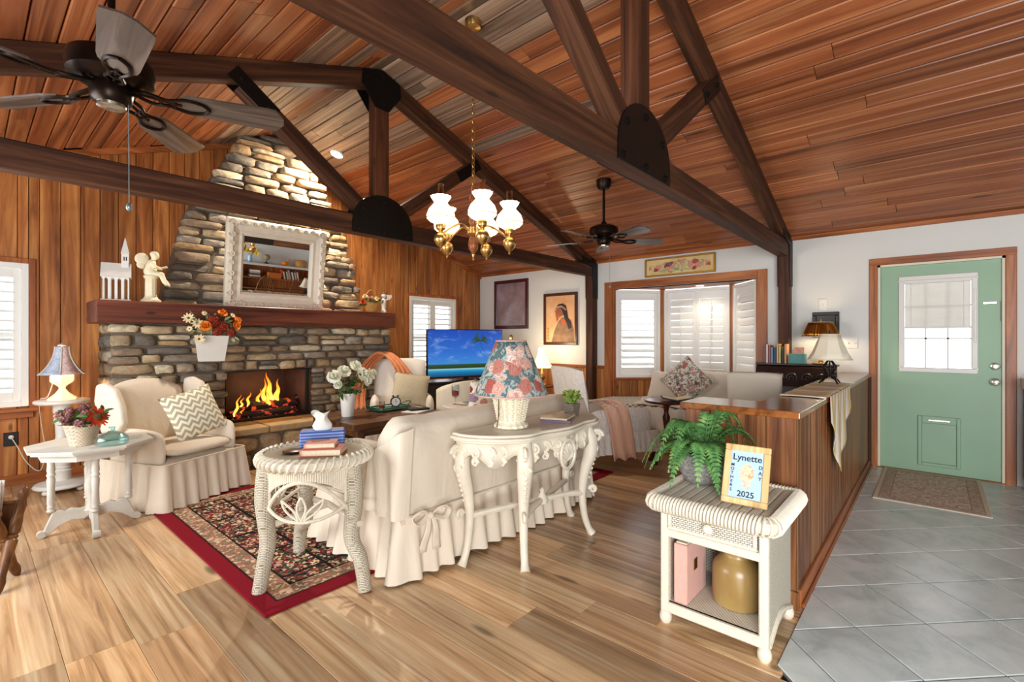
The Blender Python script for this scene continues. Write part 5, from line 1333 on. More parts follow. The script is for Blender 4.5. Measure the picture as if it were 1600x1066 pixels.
def small_plant():
    t = thing('potted_succulent', 'small green bush plant in a woven grey square pot on the console', 'plant', (2.72,1.85,cz))
    MB().add([(-.034,-.034,0),(.034,-.034,0),(.034,.034,0),(-.034,.034,0),(-.042,-.042,.085),(.042,-.042,.085),(.042,.042,.085),(-.042,.042,.085),(-.036,-.036,.078),(.036,-.036,.078),(.036,.036,.078),(-.036,.036,.078)],
        [(3,2,1,0),(0,1,5,4),(1,2,6,5),(2,3,7,6),(3,0,4,7),(4,5,9,8),(5,6,10,9),(6,7,11,10),(7,4,8,11),(8,9,10,11)]).build('pot', wicker_mat('grey_basket','#8d7f72','#3a332c',45), t, smooth=False)
    q = random.Random(8); lv = []
    for k in range(150):
        z = q.uniform(.08,.16); a = q.uniform(0,6.28); r = q.uniform(.0,.055)*math.sin(min(1,(z-.06)/.06)*1.6); lv.append(((r*math.cos(a),r*math.sin(a),z),(math.cos(a)*.8,math.sin(a)*.8,q.uniform(.2,1.4))))
    f = leaves_mb(lv,q,.032,.020).build('foliage', M['leafbright'], t); f['kind'] = 'stuff'
small_plant()

# ---- wicker cabinet with drawer, in front of the half wall
def wicker_cabinet():
    t = thing('wicker_cabinet', 'white wicker cabinet with one drawer and open shelf before the half wall', 'cabinet', (2.31,.715,0), R(-90))
    # local: front faces -y (world -x), width along x (world -y is +x)
    w, d, h = .205, .22, .545; W = M['wickerfine']
    for sx in (-1,1):
        MB().box(sx*w-.018,-d,.05,sx*w+.018,-d+.036,h,.006).build('front_post', M['cane'], t, smooth=False)
        MB().box(sx*w-.010,-d+.03,.06,sx*w+.010,d,h,.004).build('side_panel', W, t, smooth=False)
        MB().tube(spline([(sx*(w+.012),-d+.03,.055),(sx*(w+.012),0,.115),(sx*(w+.012),d-.02,.055)],6),.012,7).build('side_arch', M['cane'], t)
        for yy in (-d+.02,d-.02): MB().lathe([(.018,0),(.026,.012),(.028,.03),(.022,.05),(.018,.06)],14,(sx*w,yy,0)).build('foot', M['cane'], t)
    MB().box(-w,d-.012,.06,w,d,h,.003).build('back_panel', W, t, smooth=False)
    MB().box(-w,-d+.01,.085,w,d-.01,.10,.003).build('shelf', W, t, smooth=False)
    MB().box(-w-.016,-d-.004,.055,w+.016,-d+.03,.10,.006).build('shelf_rail', M['cane'], t, smooth=False)
    MB().box(-w,-d+.002,.395,w,-d+.03,.43,.004).build('mid_rail', M['cane'], t, smooth=False)
    MB().box(-w,-d+.01,.43,w,d-.01,.44,.002).build('divider', W, t, smooth=False)
    dr_ = MB().box(-w+.022,-d-.004,.437,w-.022,-d+.012,.537,.003).build('drawer', W, t, smooth=False)
    fm = MB(); a, b, z0, z1 = -w+.022, w-.022, .437, .537
    for q in ((a,z0,b,z0+.014),(a,z1-.014,b,z1),(a,z0+.014,a+.014,z1-.014),(b-.014,z0+.014,b,z1-.014)): fm.box(q[0],-d-.012,q[1],q[2],-d-.003,q[3],.003)
    fm.build('drawer_frame', M['cane'], dr_, smooth=False)
    MB().lathe([(.008,0),(.008,.01),(.019,.016),(.021,.024),(.014,.032),(.002,.034)],14).build('knob', M['cane'], dr_, loc=(0,-d-.010,.487), rot=(R(90),0,0))
    # top: ribbed slab with rolled woven edges
    tp = MB().box(-w-.035,-d-.03,h,w+.035,d+.02,h+.03,.01).build('tabletop', W, t, smooth=False)
    for k in range(11):
        x = -w-.02+(2*w+.04)*(k+.5)/11; MB().tube([(x,-d-.02,h+.028),(x,d+.01,h+.028)],.0205,8,flat=.5).build('rib', M['cane'], tp)
    pth = rpath(-w-.04,-d-.04,w+.04,d+.024,.03,3)
    rope(t, 'rolled_edge', [(x,y,h+.010) for x,y in pth[::1]], .034, M['cane'], .006, True, 1)
    return h+.046
wcz = wicker_cabinet()
def fern():
    t = thing('potted_fern', 'green boston fern in a speckled grey stone pot on the wicker cabinet', 'plant', (2.375,.855,wcz))
    MB().lathe([(.06,0),(.085,.02),(.105,.06),(.108,.10),(.095,.135),(.082,.142),(.075,.13),(.06,.10)],22).build('pot', plain('speckled_stone','#8a8680',0.85,0,0.3,0.55,70,0.6,80), t)
    fm = NT('fern_leaf', 0.5, 0, 0.4); v = fm.coords((1,1,1),6); f = fm.noise(v, 22, 3); fm.base(fm.ramp(f, [(.3,'#2f5a2c'),(.55,'#5a8a48'),(.8,'#9ab868')]))
    q = random.Random(13)
    fr = []
    for k in range(17):
        a = 2*math.pi*k/17*2.618+q.uniform(-.2,.2); up = q.uniform(.05,.26) if k % 3 else q.uniform(.2,.34); L = q.uniform(.14,.22); fr.append((a,up,L))
    # fronds that fall over the front of the pot, as in the photograph
    for az, up, L in ((215,.05,.34),(262,.05,.36),(170,.10,.36),(285,.07,.34),(140,.10,.36),(120,.18,.38),(100,.2,.38),(290,.22,.40),(300,.2,.42),(60,.22,.36),(20,.20,.36),(340,.2,.38)): fr.append((R(az),up,L*.62))
    for a, up, L in fr:
        d = Vector((math.cos(a),math.sin(a),0)); s0 = Vector((d.x*.03,d.y*.03,.13)); L = min(L, .135/max(.01,d.x)) if d.x > 0 else L
        ctrl = [s0, s0+d*L*.35+Vector((0,0,up)), s0+d*L*.75+Vector((0,0,up*.75)), s0+d*L*1.05+Vector((0,0,up*.25-.17+.10*q.random()))]
        pa = bez(*[tuple(p) for p in ctrl], n=22); m = MB(); m.tube(pa,[.0028*(1-.7*k/22) for k in range(23)],4)
        sd = Vector((-d.y,d.x,0))
        for i in range(2,23):
            p = Vector(pa[i]); tg = (Vector(pa[min(i+1,22)])-Vector(pa[i-1])).normalized(); u = i/22; ln = .058*math.sin(math.pi*min(1,.15+.85*u))**.7*(1-.55*u)+.006
            for s in (-1,1):
                dr2 = (sd*s*.95+tg*.35+Vector((0,0,-.12))).normalized(); e = p+dr2*ln; w = tg*.0085
                nrm = Vector((0,0,.004)); m.add([p-w*.6, p+w*.6, e+w*.25, e-w*.25, (p+e)/2+w+nrm, (p+e)/2-w+nrm],[(0,1,4,5),(5,4,2,3)])
        m.v = [(min(x,.222),y,max(z,.006)) for x,y,z in m.v]
        m.build('frond', fm.m, t, smooth=False, recalc=False)
fern()
def text(body, size, mat, parent, loc, rot, name='lettering', align='CENTER'):
    cu = bpy.data.curves.new(name,'FONT'); cu.body = body; cu.size = size; cu.align_x = align; cu.extrude = .0004; cu.offset = size*.012
    cu.resolution_u = 3; tmp = bpy.data.objects.new('tmp', cu); COL.objects.link(tmp)
    me = bpy.data.meshes.new_from_object(tmp.evaluated_get(bpy.context.evaluated_depsgraph_get())); bpy.data.objects.remove(tmp); me.materials.clear(); me.materials.append(mat); me.name = name
    o = bpy.data.objects.new(name, me); COL.objects.link(o); o.parent = parent; o.location = loc; o.rotation_euler = rot; return o
def card_frame():
    t = thing('picture_frame', 'light wooden frame with a hand lettered blue card on the wicker cabinet', 'picture frame', (2.155,.60,wcz-.002), R(-58))
    t.rotation_euler = (R(-20),0,R(-88)); w, h, g = .18, .25, .026
    fm = wood('pale_frame_wood','#b08a52','#d8b67c','#e8cf9e','z',.5,18,1,5,False,.1,.1)
    for q in ((-w/2,0,w/2,g),(-w/2,h-g,w/2,h),(-w/2,g,-w/2+g,h-g),(w/2-g,g,w/2,h-g)): MB().box(q[0],-.014,q[1],q[2],0,q[3],.003).build('frame_rail', fm, t, smooth=False)
    cd = NT('blue_card', 0.6); cd.base('#a9c4dc'); MB().box(-w/2+g-.003,-.006,g-.003,w/2-g+.003,-.004,h-g+.003).build('card', cd.m, t, smooth=False)
    ink = plain('ink', '#14151c', 0.6); X = R(90)
    text('Lynette', .038, ink, t, (0,-.0068,h-g-.040), (X,0,R(0)))
    for i, ch in enumerate('MOTHERS'): text(ch, .018, ink, t, (-w/2+g+.009-.000*i,-.0068,h-g-.068-.0175*i), (X,0,0))
    for i, ch in enumerate('DAY'): text(ch, .021, ink, t, (w/2-g-.010,-.0068,h-g-.068-.023*i), (X,0,0))
    text('2025', .034, ink, t, (.004,-.0068,g+.008), (X,0,0))
    rl = NT('painted_blob', .7); f = rl.noise(rl.coords((1,1,1)),60,3); rl.base(rl.ramp(f,[(.35,'#c98a72'),(.5,'#e8d8a8'),(.62,'#d8a0a8'),(.75,'#efe0c0')]))
    MB().prism([(.002+.026*math.cos(a)*(1+.2*math.sin(3*a)),h*.48+.052*math.sin(a)) for a in [2*math.pi*k/22 for k in range(22)]],-.0074,-.006,'xz').build('painted_motif', rl.m, t, smooth=False)
    MB().prism([(.002,.165),(.002,.14),(.088,.034),(.096,.036)],-.018,.018,'yz').build('easel_back', M['tabletop'], t, smooth=False)
card_frame()
o = thing('stoneware_jug', 'tan glazed stoneware jug on the shelf of the wicker cabinet', 'jug', (2.29,.665,.101))
jm = NT('tan_glaze', 0.3, 0, 0.5); f = jm.noise(jm.coords((1,1,.5)), 6, 4); jm.base(jm.ramp(f, [(.3,'#8a6a38'),(.55,'#a08450'),(.75,'#b7a06e')]))
MB().lathe([(.088,0),(.100,.010),(.104,.03),(.105,.10),(.104,.155),(.097,.18),(.079,.202),(.062,.215),(.058,.228),(.062,.246),(.064,.254),(.056,.257),(.05,.24),(.048,.22)],28).build('jug_body', jm.m, o)
t = thing('pink_binder', 'pink fabric covered box file beside the stoneware jug', 'binder', (2.255,.855,.101), R(-90))
pk = cloth_mat('pink_linen', '#d8a596', 0.1, 30); MB().box(-.03,-.14,0,.03,.10,.265,.004).build('case', pk, t, smooth=False); MB().box(-.024,-.125,.262,.024,.09,.270).build('papers', M['pages'], t, smooth=False); MB().box(.029,-.06,.13,.033,-.02,.18,.001).build('label_holder', M['brass'], t, smooth=False)

# ---- carved octagonal table by the wing chair
def octo_table():
    t = thing('octagonal_table', 'chalk white octagonal table with turned legs and scroll feet', 'table', (.570,4.315,0)); A = plain('chalk_white','#cfcabf',.6,0,.3,.12,9,.1,40); z = .585
    r = .345
    for rr_, z0, z1, nm in ((r,z-.014,z,'tabletop'),(r*.95,z-.028,z-.014,'top_edge'),(r*.80,z-.075,z-.028,'apron')):
        MB().prism([(rr_*math.cos(R(22.5+45*k)),rr_*math.sin(R(22.5+45*k))) for k in range(8)],z0,z1,'xy').build(nm, A, t, smooth=False)
    MB().lathe([(.03,.10),(.045,.13),(.03,.16),(.022,.19),(.034,.25),(.04,.30),(.026,.36),(.022,.42),(.036,.46),(.03,.50),(.045,.52)],14).build('centre_post', A, t)
    for k in range(4):
        a = R(-92+90*k); d = Vector((math.cos(a),math.sin(a),0)); b = d*.20
        MB().lathe([(.016,.155),(.024,.165),(.018,.18),(.022,.19),(.018,.20),(.021,.215),(.019,.30),(.022,.37),(.018,.385),(.024,.40),(.018,.415),(.022,.43),(.019,.47),(.024,.52)],12,tuple(b)).build('leg', A, t)
        pl = [(0.02,.155),(.0,.10),(.04,.075),(.10,.085),(.16,.06),(.215,.012),(.245,.0),(.262,.02),(.25,.045),(.232,.046),(.23,.06),(.215,.10),(.19,.16),(.15,.165),(.13,.15),(.10,.165),(.06,.15)]
        ft = MB().prism(pl,-.016,.016,'xz').xf(Matrix.Rotation(a,4,'Z')).build('scroll_foot', A, t); bv = ft.modifiers.new('b','BEVEL'); bv.width = .005; bv.segments = 2
        MB().lathe([(.008,-.02),(.022,-.02),(.024,0),(.022,.02),(.008,.02)],12).xf(Matrix.Rotation(a,4,'Z') @ T(.246,0,.024) @ Matrix.Rotation(R(90),4,'X')).build('scroll_disc', A, ft)
    return z
oz = octo_table()
def fall_flowers():
    t = thing('flower_basket', 'cream basket of berries with an orange sunflower on the octagonal table', 'basket', (.515,4.24,oz))
    MB().lathe([(.065,0),(.08,.07),(.098,.14),(.102,.145),(.095,.135),(.06,.02)],24,(0,0,0),1,1,.02,24).build('basket_bowl', wicker_mat('cream_basket','#e0cdb4','#a88c6c',60), t)
    q = random.Random(17); sp = [('sun',.072,(.062,-.085,.185),(.3,-1,.35),'p_red'),('sun',.05,(.09,-.03,.20),(.8,-.6,.4),'p_red')]
    for k in range(11): sp.append(('cluster',q.uniform(.026,.038),(q.uniform(-.13,.03),q.uniform(-.09,.05),q.uniform(.15,.255)),(q.uniform(-.8,.3),-1,.6),'p_mauve'))
    bouquet(t, sp, q, (0,0,.09)); leaves_mb([((q.uniform(-.12,.13),q.uniform(-.1,.06),q.uniform(.13,.23)),(q.uniform(-1,1),q.uniform(-1,.3),q.uniform(-.3,.8))) for _ in range(34)],q,.055,.026).build('foliage', M['leaf'], t)
fall_flowers()
o = thing('glass_bottle', 'squat aqua glass bottle in front of the cream basket', 'bottle', (.645,4.10,oz))
aqm = thin_glass('aqua_glass', '#e6f6f6')
MB().lathe([(.05,0),(.085,.006),(.092,.025),(.088,.05),(.065,.072),(.03,.085),(.018,.094),(.016,.112),(.021,.118),(.014,.12),(.012,.095),(.03,.078),(.06,.066),(.082,.048),(.086,.025),(.08,.012),(.001,.008)],26,(0,0,0),1,.8,caps=False).build('bottle_body', aqm, o)
o = MB().box(-.09,-.06,0,.09,.06,.006,.002).build('notepad', plain('notepad_print','#c4c2bd',.7,0,None,.3,60), None, smooth=False); o.location = (.745,4.30,oz); o.rotation_euler = (0,0,R(-20)); tag(o, 'thin printed notepad lying on the octagonal table', 'notepad')

# ---- white pedestal with the panelled lamp
def pedestal():
    t = thing('pedestal_stand', 'tall white turned pedestal stand by the shuttered window', 'stand', (.545,5.56,0)); A = M['white']
    MB().lathe([(.14,.04),(.18,.045),(.185,.055),(.17,.075),(.10,.085),(.07,.095)],30).build('base', A, t)
    for k in range(4): a = R(45+90*k); MB().ball((.15*math.cos(a),.15*math.sin(a),.022),.03,10,6,1,1,.75).build('foot', A, t)
    MB().lathe([(.06,.09),(.058,.16),(.068,.175),(.05,.19),(.06,.20),(.05,.21),(.062,.235),(.062,.36),(.056,.40),(.042,.46),(.046,.56),(.056,.60),(.05,.62),(.058,.635),(.05,.65),(.06,.67),(.058,.745)],20).build('shaft', A, t)
    MB().lathe([(.06,.735),(.17,.742),(.18,.752),(.18,.765),(.17,.772),(.001,.772)],30,caps=False).build('tabletop', A, t)
    return .772
pz = pedestal()
def panel_lamp():
    t = thing('panel_lamp', 'glowing alabaster lamp with a curved embroidered panel shade on the pedestal', 'lamp', (.545,5.56,pz), R(20))
    gl = NT('lit_alabaster', .4); gl.base('#f3e2c0'); gl.emit('#ffd79a', .55)
    MB().lathe([(.10,0),(.105,.012),(.08,.03),(.05,.055),(.028,.085),(.022,.095),(.026,.11),(.05,.13),(.075,.145),(.085,.16),(.085,.20),(.07,.215),(.04,.225)],6).build('base', gl.m, t, ang=20)
    pm_ = [NT('panel_blue',.8),NT('panel_rose',.8),NT('panel_sand',.8)]
    for n_, c in zip(pm_, ('#b9c2d4','#e0c0b8','#d8c8b0')):
        f = n_.noise(n_.coords((1,1,1)), 34, 4, .6, 1.5); n_.base(n_.ramp(f, [(.45,c),(.62,tuple(x*.7 for x in lin(c)[:3])+(1,))])); n_.p.inputs['Transmission Weight'].default_value = 0
    N = 6
    def rad(v): return .165-.115*math.sin(v*math.pi/2)**.75
    for k in range(N):
        a0, a1 = R(60*k), R(60*(k+1))
        m = MB(); m.grid(lambda u,v: (rad(v)*(math.cos(a0)*(1-u)+math.cos(a1)*u), rad(v)*(math.sin(a0)*(1-u)+math.sin(a1)*u), .215+.235*v), 3, 12)
        m.build('shade_panel', pm_[k%3].m, t, solid=.003, ang=40)
        MB().tube([(rad(v/11)*math.cos(a0)*1.005,rad(v/11)*math.sin(a0)*1.005,.215+.235*v/11) for v in range(12)],.005,5).build('shade_rib', M['linen'], t)
    MB().tube([(0,0,.22),(0,0,.47)],.005,6).lathe([(.03,.455),(.03,.462),(.008,.475)],12).build('finial', M['white'], t)
    l = bpy.data.lights.new('lamp_bulb','POINT'); l.energy = 6; l.color = (1,.72,.42); l.shadow_soft_size = .03; b = bpy.data.objects.new('lamp_bulb', l); COL.objects.link(b); b.parent = t; b.location = (0,0,.30)
panel_lamp()
o = thing('wall_outlet', 'black wall outlet with a white plug below the shuttered window', 'outlet', (.265,YF-.008,.41))
MB().box(-.045,-.012,-.06,.045,0,.06,.004).build('plate', M['black'], o, smooth=False); MB().lathe([(.016,0),(.018,.02),(.008,.03)],10).build('plug', M['white'], o, loc=(0,-.012,.02), rot=(R(90),0,0))
o = MB().tube(spline([(.265,YF-.045,.43),(.30,YF-.06,.35),(.36,YF-.10,.20),(.44,YF-.12,.12),(.47,YF-.14,.30),(.44,YF-.2,.55),(.42,5.72,.76),(.46,5.60,pz+.03),(.50,5.58,pz+.19)],6),.0035,6).build('lamp_cord', M['white']); tag(o, 'thin white lamp cord running from outlet to the panelled lamp', 'cord')

# ---- magazine rack at the frame edge
def mag_rack():
    t = thing('magazine_rack', 'turned maple magazine rack with crossed posts full of magazines', 'rack', (.16,3.64,0), R(62))
    def post(p0, p1):
        p0 = Vector(p0); p1 = Vector(p1); L = (p1-p0).length
        prof = [(.012,0),(.020,.02),(.024,.05),(.018,.08),(.021,.13),(.026,.20),(.028,.235),(.020,.245),(.026,.255),(.020,.265),(.027,.275),(.027,.32),(.022,.36),(.026,.40),(.018,.43),(.024,.45),(.022,.475),(.008,.49)]
        return MB().lathe([(r,z*L/.49) for r,z in prof],12).xf(Matrix.Translation(p0) @ orient(p1-p0))
    for yy in (0.0,.36):
        post((-.12,yy,0),(.13,yy,.475)).build('post', M['brownchair'], t); post((.12,yy+.03,0),(-.13,yy+.03,.475)).build('post', M['brownchair'], t)
    for x, z in ((.105,.40),(-.105,.40),(.0,.235)): MB().tube([(x,-.01,z),(x,.39,z)],.012,8).build('rail', M['brownchair'], t)
    for s in (-1,1): MB().box(-.004,.03,0,.004,.34,.16,.002).build('side_slat', M['brownchair'], t, smooth=False, loc=(s*.03,0,.25), rot=(0,s*R(27),0))
    return t
mag_rack()
for k in range(6):
    c_ = [plain('magazine_print_%d' % k, c, .45, 0, .5, .5, 26) for c in ('#e4d6c8','#d9b8a8','#e8e2da','#c9a79a','#ece6dc','#d8cfc6')][k] if False else plain('magazine_print_%d' % k, ('#e4d6c8','#e0cfc2','#e8e2da','#dcc8bc','#ece6dc','#d8cfc6')[k], .45, 0, .5, .4, 22)
    o = MB().box(-.003,-.13,0,.003,.13,.29,.0008).build('magazine', c_, None, smooth=False)
    o.location = (.16+(-.0188+.0075*k)*math.cos(R(62))-.19*math.sin(R(62)), 3.64+(-.0188+.0075*k)*math.sin(R(62))+.19*math.cos(R(62)), .2475); o.rotation_euler = (0,R(-11+4.4*k),R(62))
    tag(o, 'pale printed magazine standing in the turned maple rack', 'magazine', 'magazines in the rack')
# ================================================================== COFFEE TABLE GROUP
CT = .52
t = thing('coffee_table', 'rustic dark walnut coffee table in front of the hearth', 'table', (2.82,4.235,0))
for k in range(5): MB().box(-.545,-.385+.154*k+.001,CT-.055,.545,-.385+.154*(k+1)-.001,CT,.003).build('top_board', M['tabletop'], t, smooth=False)
MB().box(-.47,-.31,CT-.13,.47,.31,CT-.055,.004).build('apron', M['tabletop'], t, smooth=False)
for sx in (-1,1):
    for sy in (-1,1): MB().box(sx*.45-.035,sy*.29-.035,.012,sx*.45+.035,sy*.29+.035,CT-.055,.006).build('leg', M['tabletop'], t, smooth=False)
def flower_vase():
    t = thing('flower_vase', 'tall white vase of white roses on the walnut coffee table', 'vase', (2.50,4.36,CT))
    vm = NT('white_porcelain', .25, 0, .5); vm.base('#f2f0ea')
    MB().lathe([(.055,0),(.058,.005),(.075,.225),(.072,.228),(.066,.21),(.05,.01)],24).build('vase_body', vm.m, t)
    q = random.Random(31)
    sp = [('rose',.062,(-.17,-.05,.40),(-.6,-.8,.4),'p_white'),('rose',.062,(-.06,-.03,.44),(-.2,-.8,.6),'p_white'),('rose',.062,(.09,.02,.48),(.1,-.8,.7),'p_white'),('rose',.065,(.12,-.06,.41),(.2,-1,.3),'p_white'),('rose',.05,(.16,-.08,.345),(.3,-1,.1),'p_white'),('rose',.06,(.25,.0,.40),(.6,-.8,.4),'p_white'),('rose',.04,(-.14,-.06,.33),(-.5,-.9,.0),'p_white')]
    bouquet(t, sp, q, (0,0,.15))
    lv = [((q.uniform(-.12,.22),q.uniform(-.07,.05),q.uniform(.23,.38)),(q.uniform(-1,1),q.uniform(-1,.2),q.uniform(-.6,.7))) for _ in range(46)]+[((-.09,-.05,.24),(-.3,-.4,-.9)),((-.10,-.05,.24),(-.6,-.3,-.7))]
    leaves_mb(lv,q,.085,.04).build('foliage', M['leaf'], t)
flower_vase()
t = thing('serving_tray', 'green footed metal tray on the walnut coffee table', 'tray', (3.02,4.42,CT), R(4)); gm = plain('green_enamel','#1f5c48',.35,0,.5)
MB().box(-.20,-.13,.015,.20,.13,.022,.003).build('tray_base', gm, t, smooth=False)
rp = rpath(-.20,-.13,.20,.13,.03); rp3 = [(x,y,.035) for x,y in rp]; MB().tube(rp3+[rp3[0]],.008,6).build('rim', gm, t)
for s in (-1,1): MB().tube(spline([(s*.20,-.06,.035),(s*.27,-.04,.065),(s*.27,.04,.065),(s*.20,.06,.035)],5),.006,6).build('handle', gm, t)
for sx in (-1,1):
    for sy in (-1,1): MB().ball((sx*.17,sy*.10,.008),.0085,8,5).build('foot', gm, t)
t = thing('desk_clock', 'small round black clock with a white dial on the green tray', 'clock', (3.09,4.40,CT+.023), R(-30))
MB().lathe([(.05,-.018),(.056,-.010),(.056,.014),(.05,.02)],24).xf(T(0,0,.06) @ Matrix.Rotation(R(90),4,'X')).build('case', M['black'], t); MB().lathe([(.044,0),(.044,.004)],24).xf(T(0,-.018,.06) @ Matrix.Rotation(R(90),4,'X')).build('dial', M['paper'], t)
MB().box(-.0025,-.026,.06,.0025,-.0235,.092).build('hand', M['black'], t, smooth=False); MB().box(0,-.026,.058,.02,-.0235,.062).build('hand', M['black'], t, smooth=False)
for s in (-1,1): MB().tube([(s*.03,0,.01),(s*.04,0,0)],.006,6).build('foot', M['black'], t)
for s in (-1,1): MB().ball((s*.025,0,.122),.014,8,5,1,1,.7).build('bell', M['black'], t)
gl = thin_glass('clear_glass', '#f2f6f6')
t = thing('candle_jar', 'short glass jar with a red candle on the green tray', 'candle', (2.92,4.40,CT+.023)); MB().lathe([(.032,0),(.034,.08),(.030,.08),(.028,.004)],16).build('jar', gl, t); MB().lathe([(.026,.005),(.026,.04),(.002,.042)],14).build('wax', plain('red_wax','#b22a20',.4), t)
o = MB().box(-.14,-.10,0,.14,.10,.006,.001).build('paper_sheaf', M['paper'], None, smooth=False); o.location = (3.16,4.12,CT); o.rotation_euler = (0,0,R(20)); tag(o, 'loose white papers at the front of the coffee table', 'papers')
o = MB().box(-.11,-.05,0,.11,.05,.02,.004).build('wallet', M['blackcloth'], None, smooth=False); o.location = (3.20,4.14,CT+.007); o.rotation_euler = (0,0,R(-15)); tag(o, 'dark leather case lying on the loose papers', 'case')
# glass side table
t = thing('side_table', 'pale round side table between sofa and tub chair', 'table', (3.31,3.52,.0)); st = .63
MB().lathe([(.001,st-.022),(.23,st-.022),(.235,st-.012),(.23,st),(.001,st)],28,caps=False).build('tabletop', M['linen'], t); MB().lathe([(.10,.012),(.11,.03),(.03,.06),(.025,st-.03),(.08,st-.022)],16).build('pedestal', M['white'], t)
t = thing('wine_glass', 'stemmed glass of red drink on the pale side table', 'glass', (3.24,3.60,st)); MB().lathe([(.034,0),(.034,.003),(.005,.008),(.004,.055),(.012,.062),(.036,.09),(.040,.13),(.037,.195),(.035,.195),(.037,.13),(.033,.092),(.003,.068)],20).build('glass_body', gl, t); MB().lathe([(.003,.070),(.0325,.093),(.0365,.13),(.036,.138),(.002,.138)],18).build('drink', plain('red_drink','#b0201c',.15,0,.5), t)
for k in range(3):
    o = MB().box(-.10,-.075,0,.10,.075,.008,.001).build('magazine', plain('side_magazine_%d' % k,('#b9b4ac','#d8d2c8','#8d8a88')[k],.4,0,.5,.4,18), None, smooth=False); o.location = (3.395-.004*k,3.455+.006*k,st+.0085*k); o.rotation_euler = (0,0,R(-24+9*k)); tag(o, ('grey bottom magazine of the pile','pale middle magazine of the pile','dark grey top magazine of the pile')[k]+' on the pale side table', 'magazine', 'magazines on the side table')

# ================================================================== TELEVISION CORNER
def tv():
    t = thing('media_cabinet', 'low ebonised media cabinet under the television', 'cabinet', (4.76,5.00,0), R(-18))
    MB().box(-.72,-.02,.05,.72,.38,.66,.006).build('carcass', M['ebony'], t, smooth=False); MB().box(-.74,-.03,.66,.74,.40,.69,.005).build('top', M['ebony'], t, smooth=False)
    for k in range(3): d = MB().box(-.70+.47*k,-.035,.08,-.70+.47*(k+1)-.01,-.02,.64,.004).build('door', M['ebony'], t, smooth=False); MB().ball((-.70+.47*k+.42,-.045,.38),.012,8,5).build('knob', M['bronze'], d)
    for sx in (-.66,.66): MB().box(sx-.03,0,0,sx+.03,.36,.05).build('foot', M['ebony'], t, smooth=False)
    t = thing('television', 'flat television showing a palm tree over a blue lagoon', 'television', (4.76,5.06,.69), R(-18)); w, h = 1.19, .685
    MB().box(-w/2,-.012,.045,w/2,.04,.045+h,.006).build('housing', M['black'], t, smooth=False)
    s = NT('tv_picture', .25); v = s.coords((1,1,1)); sp = s.n('ShaderNodeSeparateXYZ'); s.l(v, sp.inputs[0])
    mr = s.n('ShaderNodeMapRange'); mr.inputs['From Min'].default_value = 0; mr.inputs['From Max'].default_value = h; s.l(sp.outputs['Z'], mr.inputs['Value'])
    sky = s.ramp(mr.outputs[0], [(0.0,'#0c3f66'),(.09,'#1a6fa0'),(.13,'#2f9cc0'),(.155,'#8fc4d0'),(.17,'#22341c'),(.245,'#2f4a24'),(.26,'#3b7fc4'),(.5,'#2a66c0'),(1.0,'#1440a4')])
    cl = s.noise(s.coords((2.4,2.4,6)), 1.4, 6, .6, .6); mk = s.ramp(cl, [(.54,(0,0,0,1)),(.82,(.55,.55,.55,1))]); zz = s.ramp(mr.outputs[0], [(.26,(0,0,0,1)),(.4,(1,1,1,1))])
    col = s.mix(s.mix(1.0,mk,zz,'MULTIPLY'), sky, '#b9d4ee'); s.base('#050505'); s.emit(col, .85)
    scr = MB().box(-w/2+.012,-.0015,0,w/2-.012,0,h-.03).build('screen', s.m, t, smooth=False, loc=(0,-.013,.062))
    pm_ = NT('tv_palm', .3); pm_.base('#060a05'); pm_.emit('#33501c', .6); q = random.Random(4); m = MB()
    for k in range(13):
        a = R(-20+220*k/12); L = .19*q.uniform(.8,1.1); pts = [(.22,.52)]
        p0 = Vector((.22,-.004,.50)); e = p0+Vector((L*math.cos(a),0,L*math.sin(a)*.55-.06)); c = p0+Vector((L*.5*math.cos(a),0,L*.55*math.sin(a)+.03))
        pa = bez(tuple(p0),tuple(c),tuple(c),tuple(e),8); m.add([(p[0]+(.0 if j else 0),p[1],p[2]+sg*.010*math.sin(math.pi*min(1,.1+i_/8.5))) for i_,p in enumerate(pa) for j,sg in ((0,-1),(1,1))],[(2*i_,2*i_+1,2*i_+3,2*i_+2) for i_ in range(8)])
    m.build('palm_fronds_image', pm_.m, scr); tp = NT('tv_trunk',.3); tp.base('#050403'); tp.emit('#4a3a2c',.6); MB().tube(spline([(.22,-.003,.50),(.25,-.003,.40),(.33,-.003,.31),(.50,-.003,.24)],5),.009,4,flat=.1).build('palm_trunk_image', tp.m, scr)
    MB().box(-.18,-.06,0,.18,.10,.012,.004).build('stand_base', M['black'], t, smooth=False); MB().box(-.04,.01,.01,.04,.035,.10,.003).build('stand_neck', M['black'], t, smooth=False)
tv()
